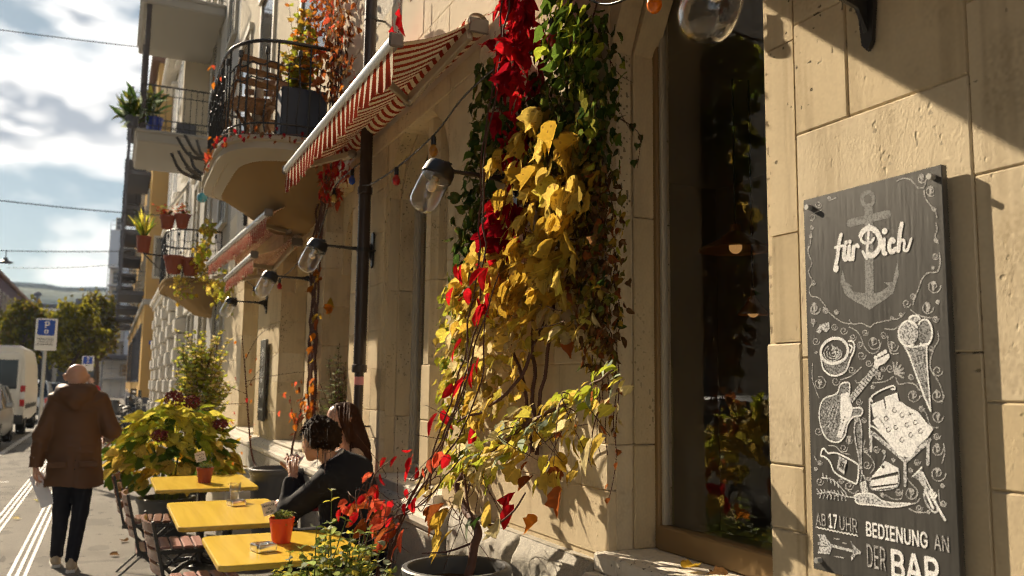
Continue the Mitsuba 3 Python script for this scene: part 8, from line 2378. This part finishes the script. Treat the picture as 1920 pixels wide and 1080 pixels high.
def bald_coat(P):
    c = np.array([-0.235, 8.45, 0])
    Q = P - c
    t = blob([((-0.0, 0, 1.34), (0.0, 0, 1.02), 0.185, 0.172, (1.12, 0.78, 1)), ((0, 0, 1.02), (0.012, 0.0, 0.62), 0.176, 0.215, (1.14, 0.80, 1)), ((-0.15, -0.01, 1.415), (0.16, -0.01, 1.415), 0.085, 0.085), ((-0.02, -0.02, 1.46), (0.0, -0.02, 1.46), 0.10, 0.10)], 0.05)(Q)
    t = np.maximum(t, 0.70 + 0.012 * np.sin(P[:, 0] * 14) - P[:, 2])
    arms = blob([((-0.40, 8.44, 1.415), (-0.495, 8.43, 1.14), 0.082, 0.070), ((-0.495, 8.43, 1.14), (-0.528, 8.46, 0.86), 0.068, 0.055), ((-0.07, 8.44, 1.415), (0.05, 8.39, 1.17), 0.082, 0.072), ((0.05, 8.39, 1.17), (0.03, 8.60, 1.11), 0.070, 0.055)], 0.03)(P)
    arms = np.maximum(arms, 0.868 - P[:, 2])
    s = smin(t, arms, 0.03)
    hood = blob([((-0.33, 8.345, 1.50), (-0.19, 8.335, 1.50), 0.062, 0.062, (1, 1, 1)), ((-0.26, 8.315, 1.44), (-0.255, 8.31, 1.38), 0.070, 0.040), ((-0.36, 8.40, 1.52), (-0.155, 8.40, 1.52), 0.05, 0.05), ((-0.37, 8.46, 1.52), (-0.34, 8.54, 1.50), 0.045, 0.04), ((-0.15, 8.46, 1.52), (-0.17, 8.54, 1.50), 0.045, 0.04)], 0.035)(P)
    s = smin(s, hood, 0.018)
    neck = cone_sdf(P, (-0.258, 8.46, 1.50), (-0.262, 8.48, 1.75), 0.068, 0.12)
    s = np.maximum(s, -neck)
    vee = 1.335 + 0.55 * np.abs(P[:, 0] + 0.235)
    s = s - 0.013 * np.clip((P[:, 2] - vee) / 0.008, 0, 1) * (P[:, 1] < 8.44) - 0.007 * (np.abs(P[:, 2] - 1.015) < 0.028)
    waist = 0.004 * np.exp(-((P[:, 2] - 1.02) / 0.018) ** 2)
    vent = 0.010 * np.exp(-((P[:, 0] + 0.225) / 0.006) ** 2) * (P[:, 2] < 0.97) * (P[:, 1] < 8.45)
    return s + waist + vent + wrinkle(P, 0.0085, (7, 7, 21)) - 0.0035 * np.sin(P[:, 0] * 60) * np.exp(-((P[:, 2] - 1.0) / 0.08) ** 2)


coat = put(B, 'coat', sm(surface_nets(bald_coat, (-0.66, 8.16, 0.64), (0.20, 8.74, 1.60), 0.0115), 2), 'brown_coat', True)
put(coat, 'seam', tube(smooth_path([(-0.42, 8.30, 1.36), (-0.235, 8.262, 1.34), (-0.05, 8.30, 1.36)], 6), 0.004, 5), 'brown_coat', True)
for x in (-0.36, -0.12):
    put(coat, 'pocket_flap', bbox(x - 0.075, x + 0.075, 8.262, 8.285, 0.87, 0.925, 0.008), 'brown_coat')


def bald_trousers(P):
    s = blob([((-0.235, 8.45, 0.94), (-0.235, 8.45, 0.86), 0.14, 0.15), ((-0.315, 8.45, 0.86), (-0.308, 8.50, 0.48), 0.092, 0.069), ((-0.308, 8.50, 0.48), (-0.327, 8.60, 0.10), 0.066, 0.052), ((-0.155, 8.45, 0.86), (-0.16, 8.44, 0.48), 0.092, 0.069), ((-0.16, 8.44, 0.48), (-0.20, 8.33, 0.10), 0.066, 0.052)], 0.02)(P)
    return np.maximum(s, 0.075 - P[:, 2]) + wrinkle(P, 0.006, (12, 12, 30), 3)


put(B, 'trousers', sm(surface_nets(bald_trousers, (-0.46, 8.2, 0.06), (0.02, 8.74, 1.0), 0.0115), 2), 'jeans_dark', True)
shoe(B, (-0.327, 8.58, 0.004), (-0.1, 1, 0), 'shoe_beige')
shoe(B, (-0.20, 8.31, 0.004), (0.02, 1, 0), 'shoe_beige')
PA = thing('paper_sheet', 'white sheet of paper held low in the bald man\'s left hand', 'paper')
put(PA, 'sheet', move(cat([bbox(-0.055, 0.055, -0.002, 0.002, -0.29, 0.0, 0.001), bbox(-0.055, 0.05, 0.003, 0.006, -0.28, 0.0, 0.001)]), (-0.525, 8.50, 0.80), M=np.array([[0.90, 0.2, -0.40], [-0.1, 0.97, 0.15], [0.40, -0.1, 0.90]])), 'paper_white')

# ---- the seated man who drinks
D = np.array([-0.76, 0.65, 0.0])
R = np.array([0.65, 0.76, 0.0])
S = thing('person', 'dark haired man in navy jacket seated at the table, drinking', 'person')
hc = np.array([1.215, 5.40, 1.245])
hl, he = head_parts(hc, D + [0, 0, -0.12])
LS, RS = np.array([1.240, 5.24, 1.02]), np.array([1.51, 5.55, 1.045])
LE, RE = np.array([1.035, 5.42, 0.815]), np.array([1.22, 5.83, 0.82])
LW, RW = np.array([1.075, 5.50, 1.035]), np.array([1.10, 5.65, 1.03])
leg = [((1.40, 5.24, 0.52), (1.12, 5.52, 0.54), 0.085, 0.06), ((1.12, 5.52, 0.54), (1.20, 5.50, 0.10), 0.058, 0.04), ((1.52, 5.40, 0.52), (1.25, 5.72, 0.54), 0.085, 0.06), ((1.25, 5.72, 0.54), (1.32, 5.70, 0.10), 0.058, 0.04)]
soft = hl + [((1.225, 5.385, 1.20), (1.335, 5.38, 1.06), 0.055, 0.062), ((1.38, 5.39, 0.96), (1.44, 5.33, 0.62), 0.12, 0.13), (LS, LE, 0.05, 0.042), (LE, LW, 0.04, 0.028), (RS, RE, 0.05, 0.042), (RE, RW, 0.04, 0.028), (LS, RS, 0.06, 0.06)] + leg
body = sm(surface_nets(figure_sdf(soft, he, 0.022), (0.9, 5.08, 0.05), (1.72, 5.96, 1.42), 0.0115), 3)
put(S, 'body', cat([body, sm(hand_mesh(LW + [0, 0, 0.005], (0.05, 0.32, 1), R, 1.0, 0.1, 0.92, side=1), 2), sm(hand_mesh(RW + [0, 0, 0.0], (-0.12, -0.42, 1), -R, 0.95, 0.1, 0.92, side=-1), 2)]), 'skin', True)


def man_jacket(P):
    t = blob([((1.385, 5.40, 0.99), (1.44, 5.34, 0.60), 0.185, 0.19), (LS + [0.02, 0.02, 0.01], RS + [-0.01, -0.01, 0.01], 0.092, 0.092), ((1.325, 5.37, 1.10), (1.37, 5.37, 1.02), 0.088, 0.13)], 0.05)(P)
    t = np.maximum(t, 0.475 - P[:, 2])
    arms = blob([(LS, LE, 0.084, 0.070), (LE, LE * 0.15 + LW * 0.85, 0.068, 0.052), (RS, RE, 0.084, 0.070), (RE, RE * 0.15 + RW * 0.85, 0.068, 0.052)], 0.025)(P)
    for e, w in ((LE, LW), (RE, RW)):
        v = unit(w - e); q = e * 0.10 + w * 0.90
        near = np.linalg.norm(P - q, axis=1) < 0.12
        arms = np.where(near, np.maximum(arms, (P - q) @ v), arms)
    s = smin(t, arms, 0.025)
    nk = cone_sdf(P, (1.335, 5.38, 1.10), (1.20, 5.39, 1.28), 0.060, 0.11)
    return np.maximum(s, -nk) + wrinkle(P, 0.007, (11, 11, 16), 1)


jk = put(S, 'jacket', sm(surface_nets(man_jacket, (0.9, 5.05, 0.44), (1.72, 5.98, 1.22), 0.0115), 2), 'navy_jacket', True)
ring = []
ax = unit(np.array((1.20, 5.39, 1.24)) - np.array((1.33, 5.38, 1.07)))
_, e1, e2 = frame(ax)
for a in np.linspace(0, 2 * PI, 33):
    ring.append(np.array((1.292, 5.382, 1.150)) + 0.073 * (e1 * math.cos(a) + e2 * math.sin(a)))
put(jk, 'shirt_collar', tube(ring, 0.010, 8), 'shirt_pale', True)
tr = blob([((1.42, 5.32, 0.55), (1.46, 5.32, 0.5), 0.14, 0.15)] + [(a, b, ra + 0.02, rb + 0.016) for a, b, ra, rb in leg], 0.03)
put(S, 'trousers', sm(surface_nets(lambda P: np.maximum(tr(P), 0.09 - P[:, 2]) + wrinkle(P, 0.005), (0.98, 5.08, 0.08), (1.7, 5.9, 0.72), 0.014), 2), 'jeans_dark', True)
shoe(S, (1.23, 5.47, 0.004), (-0.8, 0.5, 0), 'shoe_beige'); shoe(S, (1.35, 5.67, 0.004), (-0.8, 0.5, 0), 'shoe_beige')


def curls(parent, c, d, n, r0, r1, seed, m, down=0.25, back=-0.35, lo=-0.75):
    """short curly hair: a bumpy cap and loose curled locks"""
    g = np.random.default_rng(seed)
    d = unit(d); rr = unit(np.cross(d, (0, 0, 1))); u = np.cross(rr, d)
    pts = []
    while len(pts) < n:
        v = unit(g.normal(0, 1, 3))
        f, h = v @ d, v @ u
        if (h > 0.30 and f < 0.80) or (f < 0.15 and h > lo + 0.35 * max(0, f + 0.6)):
            pts.append(v)
    pts = np.array(pts)
    base = np.asarray(c) + u * 0.035
    P0 = base + pts * (0.099 + g.uniform(-0.004, 0.020, (len(pts), 1)))
    sd = blob([(p, p + v * 0.006 + g.normal(0, 0.008, 3), g.uniform(r0, r1), g.uniform(r0, r1) * 0.8) for p, v in zip(P0, pts)], 0.006)
    cap = cone_sdf
    def f(P):
        s = smin(sd(P), cone_sdf(P, base - d * 0.035, base + d * 0.012 + u * 0.006, 0.099, 0.094), 0.012)
        face = (P - base) @ d - 0.066 + 0.55 * np.minimum(0, (P - base) @ u - 0.02) * -1
        low = -((P - base) @ u) - 0.118 + 0.55 * np.maximum(0, (P - base) @ d + 0.035)
        return np.maximum(np.maximum(s, face), low)
    k = put(parent, 'hair', sm(surface_nets(f, base - 0.15, base + 0.15, 0.0052), 1), m, True)
    T_ = []
    for i in range(620):
        v = pts[g.integers(n)]
        t = unit(np.cross(np.cross(v, unit(-0.75 * u - 0.35 * d + g.normal(0, 0.55, 3))), v))
        w = np.cross(v, t)
        L = g.uniform(0.03, 0.075); a = np.linspace(0, 1, 10); ph = g.uniform(0, 6)
        q = base + v * (0.104 + g.uniform(0, 0.014)) + np.outer(a * L, t) + np.outer(np.sin(a * 7 + ph) * 0.007, w)
        rr_ = np.linalg.norm(q - base, axis=1, keepdims=True)
        q = base + (q - base) / rr_ * (0.108 + 0.020 * np.sin(a * 5 + ph)[:, None] * a[:, None] + g.uniform(0, 0.012))
        T_.append(tube(q, np.linspace(0.0030, 0.0012, 10), 4))
    put(k, 'locks', cat(T_), m, True, kind='stuff')


curls(S, hc, D + [0, 0, -0.12], 260, 0.009, 0.017, 5, 'hair_dark')
tumbler('drinking glass tilted in the seated man\'s raised hands', 1.085, 5.575, 1.075, 0.032, 0.10, tilt=(0.45, -0.25, 1.0))

# ---- the woman behind him
Wm = thing('person', 'long haired woman in red top and cream scarf behind the seated man', 'person')
WD = np.array([-0.90, -0.30, 0.0])
wc = np.array([1.475, 5.95, 1.355])
hl, he = head_parts(wc, WD + [0, 0, -0.1], s=0.95)
wl = [((1.570, 5.920, 0.52), (1.190, 5.870, 0.54), 0.08, 0.058), ((1.190, 5.870, 0.54), (1.270, 5.870, 0.1), 0.055, 0.038), ((1.570, 6.120, 0.52), (1.190, 6.080, 0.54), 0.08, 0.058), ((1.190, 6.080, 0.54), (1.270, 6.080, 0.1), 0.055, 0.038)]
soft = hl + [(wc + [0.01, 0, -0.06], (1.530, 5.970, 1.13), 0.045, 0.05), ((1.540, 5.990, 1.05), (1.570, 6.000, 0.6), 0.115, 0.13), ((1.530, 5.820, 1.06), (1.530, 6.160, 1.06), 0.05, 0.05), ((1.520, 5.800, 1.05), (1.420, 5.740, 0.82), 0.045, 0.037), ((1.420, 5.740, 0.82), (1.210, 5.870, 0.80), 0.036, 0.025), ((1.520, 6.180, 1.05), (1.420, 6.240, 0.82), 0.045, 0.037), ((1.420, 6.240, 0.82), (1.190, 6.120, 0.80), 0.036, 0.025)] + wl
put(Wm, 'body', cat([sm(surface_nets(figure_sdf(soft, he, 0.022), (1.070, 5.570, 0.05), (1.820, 6.420, 1.5), 0.013), 3), sm(hand_mesh((1.210, 5.870, 0.80), (-1, 0.25, -0.05), (0, 0, -1), 0.5), 2), sm(hand_mesh((1.190, 6.120, 0.80), (-1, -0.2, -0.05), (0, 0, -1), 0.5, side=-1), 2)]), 'skin', True)
top = blob([((1.540, 5.990, 1.03), (1.570, 6.000, 0.58), 0.138, 0.155), ((1.535, 5.840, 1.055), (1.535, 6.150, 1.055), 0.075, 0.075), ((1.520, 5.800, 1.04), (1.420, 5.740, 0.82), 0.070, 0.056), ((1.420, 5.740, 0.82), (1.240, 5.860, 0.80), 0.054, 0.043), ((1.520, 6.180, 1.04), (1.420, 6.240, 0.82), 0.070, 0.056), ((1.420, 6.240, 0.82), (1.220, 6.120, 0.80), 0.054, 0.043)], 0.03)
put(Wm, 'knit_top', sm(surface_nets(lambda P: np.maximum(top(P), 0.47 - P[:, 2]) + wrinkle(P, 0.006), (1.120, 5.600, 0.45), (1.790, 6.380, 1.2), 0.013), 2), 'red_knit', True)
scf = blob([((1.550, 5.820, 1.115), (1.630, 6.000, 1.10), 0.05, 0.055), ((1.630, 6.000, 1.10), (1.550, 6.140, 1.115), 0.055, 0.05), ((1.550, 5.820, 1.115), (1.450, 5.890, 1.10), 0.05, 0.045), ((1.450, 5.890, 1.10), (1.450, 6.080, 1.10), 0.045, 0.045), ((1.450, 6.080, 1.10), (1.550, 6.140, 1.115), 0.045, 0.05), ((1.550, 5.800, 1.08), (1.630, 5.760, 0.98), 0.052, 0.05)], 0.02)
put(Wm, 'scarf', sm(surface_nets(lambda P: scf(P) + wrinkle(P, 0.008, (16, 16, 30)), (1.350, 5.670, 0.9), (1.750, 6.260, 1.22), 0.011), 1), 'cream_knit', True)
wt = blob([((1.570, 5.970, 0.56), (1.590, 6.070, 0.54), 0.14, 0.14)] + [(a, b, ra + 0.018, rb + 0.014) for a, b, ra, rb in wl], 0.03)
put(Wm, 'trousers', sm(surface_nets(lambda P: np.maximum(wt(P), 0.09 - P[:, 2]), (1.070, 5.720, 0.08), (1.790, 6.280, 0.74), 0.015), 2), 'jeans_dark', True)
shoe(Wm, (1.300, 5.870, 0.004), (-1, 0, 0), 'shoe_beige'); shoe(Wm, (1.300, 6.080, 0.004), (-1, 0, 0), 'shoe_beige')
hb = wc + [0, 0, 0.03]
hd = unit(WD)
hs = blob([(hb - hd * 0.03, hb + hd * 0.012, 0.094, 0.088), (hb - hd * 0.06 + [0, 0, 0.0], hb - hd * 0.165 + [0, 0, -0.22], 0.084, 0.078), (hb - hd * 0.10 + [0, -0.05, -0.1], hb - hd * 0.185 + [0.0, -0.09, -0.30], 0.070, 0.050), (hb - hd * 0.10 + [0, 0.05, -0.1], hb - hd * 0.185 + [0.0, 0.07, -0.30], 0.070, 0.050), (hb - hd * 0.0 + [0.0, -0.075, 0.0], hb - hd * 0.05 + [0, -0.095, -0.16], 0.030, 0.030), (hb - hd * 0.0 + [0.0, 0.085, 0.0], hb - hd * 0.05 + [0, 0.10, -0.16], 0.030, 0.030)], 0.025)


def long_hair(P):
    s = hs(P) + 0.0035 * np.sin(P[:, 0] * 190 + 8 * meshkit.noise(P * [14, 14, 4], 3) + P[:, 1] * 150)
    f = (P - hb) @ hd - 0.062 + 0.4 * np.minimum(0, P[:, 2] - hb[2]) * -1
    return np.maximum(s, f)


hk = put(Wm, 'hair', sm(surface_nets(long_hair, (1.270, 5.700, 0.92), (1.810, 6.240, 1.54), 0.0085), 1), 'hair_brown', True)
g = np.random.default_rng(9)
T_ = []
for i in range(150):
    v = unit(g.normal(0, 1, 3) * [1, 1, 0.6] + [0.5, 0, 0.6])
    p = hb - hd * 0.015 + v * 0.098
    if (p - hb) @ hd > 0.05:
        continue
    q = hb - hd * g.uniform(0.13, 0.22) + [0, (v[1]) * 0.14, -g.uniform(0.2, 0.34)]
    T_.append(tube(smooth_path([p, hb - hd * 0.08 + v * [0.06, 0.085, 0.05] - [0, 0, 0.04], q], 6), np.linspace(0.0032, 0.0012, 13), 4))
put(hk, 'strands', cat(T_), 'hair_brown', True, kind='stuff')

# ---- a passer-by far down the pavement
Pd = thing('person', 'small distant pedestrian in a dark red jacket half hidden by the bald man\'s head', 'person')
px, py = -0.52, 30.0
hl, he = head_parts((px, py, 1.62), (0, -1, 0))
soft = hl + [((px, py, 1.58), (px, py, 1.46), 0.05, 0.06), ((px, py, 1.3), (px, py, 1.0), 0.13, 0.12), ((px - 0.17, py, 1.40), (px + 0.17, py, 1.40), 0.06, 0.06), ((px - 0.2, py, 1.4), (px - 0.27, py, 1.1), 0.05, 0.04), ((px - 0.27, py, 1.1), (px - 0.26, py - 0.08, 0.82), 0.04, 0.028), ((px + 0.2, py, 1.4), (px + 0.27, py, 1.1), 0.05, 0.04), ((px + 0.27, py, 1.1), (px + 0.26, py - 0.08, 0.82), 0.04, 0.028), ((px - 0.09, py, 0.9), (px - 0.1, py - 0.05, 0.48), 0.08, 0.052), ((px - 0.1, py - 0.05, 0.48), (px - 0.1, py + 0.05, 0.08), 0.05, 0.034), ((px + 0.09, py, 0.9), (px + 0.1, py + 0.05, 0.48), 0.08, 0.052), ((px + 0.1, py + 0.05, 0.48), (px + 0.1, py + 0.2, 0.08), 0.05, 0.034)]
put(Pd, 'body', cat([sm(surface_nets(figure_sdf(soft, he), (px - 0.4, py - 0.3, 0.03), (px + 0.4, py + 0.35, 1.78), 0.02), 2), hand_mesh((px - 0.26, py - 0.08, 0.82), (0, -0.1, -1), (1, 0, 0), 0.5, h=0.008), hand_mesh((px + 0.26, py - 0.08, 0.82), (0, -0.1, -1), (-1, 0, 0), 0.5, h=0.008)]), 'skin', True)
jt = blob([((px, py, 1.34), (px, py, 0.84), 0.165, 0.18, ), ((px - 0.16, py, 1.41), (px + 0.16, py, 1.41), 0.08, 0.08), ((px - 0.2, py, 1.4), (px - 0.27, py, 1.1), 0.075, 0.06), ((px - 0.27, py, 1.1), (px - 0.26, py - 0.08, 0.86), 0.06, 0.05), ((px + 0.2, py, 1.4), (px + 0.27, py, 1.1), 0.075, 0.06), ((px + 0.27, py, 1.1), (px + 0.26, py - 0.08, 0.86), 0.06, 0.05)], 0.03)
put(Pd, 'jacket', surface_nets(lambda P: np.maximum(jt(P), 0.8 - P[:, 2]), (px - 0.42, py - 0.3, 0.76), (px + 0.42, py + 0.3, 1.56), 0.02), 'red_knit', True)
tt_ = blob([(a, b, ra + 0.018, rb + 0.016) for a, b, ra, rb in soft[-4:]], 0.02)
put(Pd, 'trousers', surface_nets(lambda P: np.maximum(tt_(P), 0.08 - P[:, 2]), (px - 0.3, py - 0.3, 0.05), (px + 0.3, py + 0.35, 1.0), 0.02), 'jeans_dark', True)
hr = blob([((px, py + 0.02, 1.665), (px, py + 0.0, 1.675), 0.094, 0.09), ((px, py + 0.05, 1.64), (px, py + 0.06, 1.56), 0.07, 0.05)], 0.02)
put(Pd, 'hair', surface_nets(lambda P: np.maximum(hr(P), -(P[:, 1] - py + 0.055)), (px - 0.15, py - 0.1, 1.5), (px + 0.15, py + 0.16, 1.8), 0.012), 'hair_dark', True)
# ------------------------------------------------------------------ the air: thin autumn haze
scene['haze_air'] = {'type': 'homogeneous', 'albedo': rgb(0.95, 0.95, 0.95), 'sigma_t': rgb(0.00018, 0.00023, 0.00030)}
scene['haze'] = {'type': 'cube', 'to_world': T().translate([0, 545, 58.8]).scale([1540, 985, 61.2]), 'bsdf': {'type': 'null'}, 'interior': {'type': 'ref', 'id': 'haze_air'}}
tag('haze', kind='stuff')
scene['camera']['medium'] = {'type': 'ref', 'id': 'haze_air'}
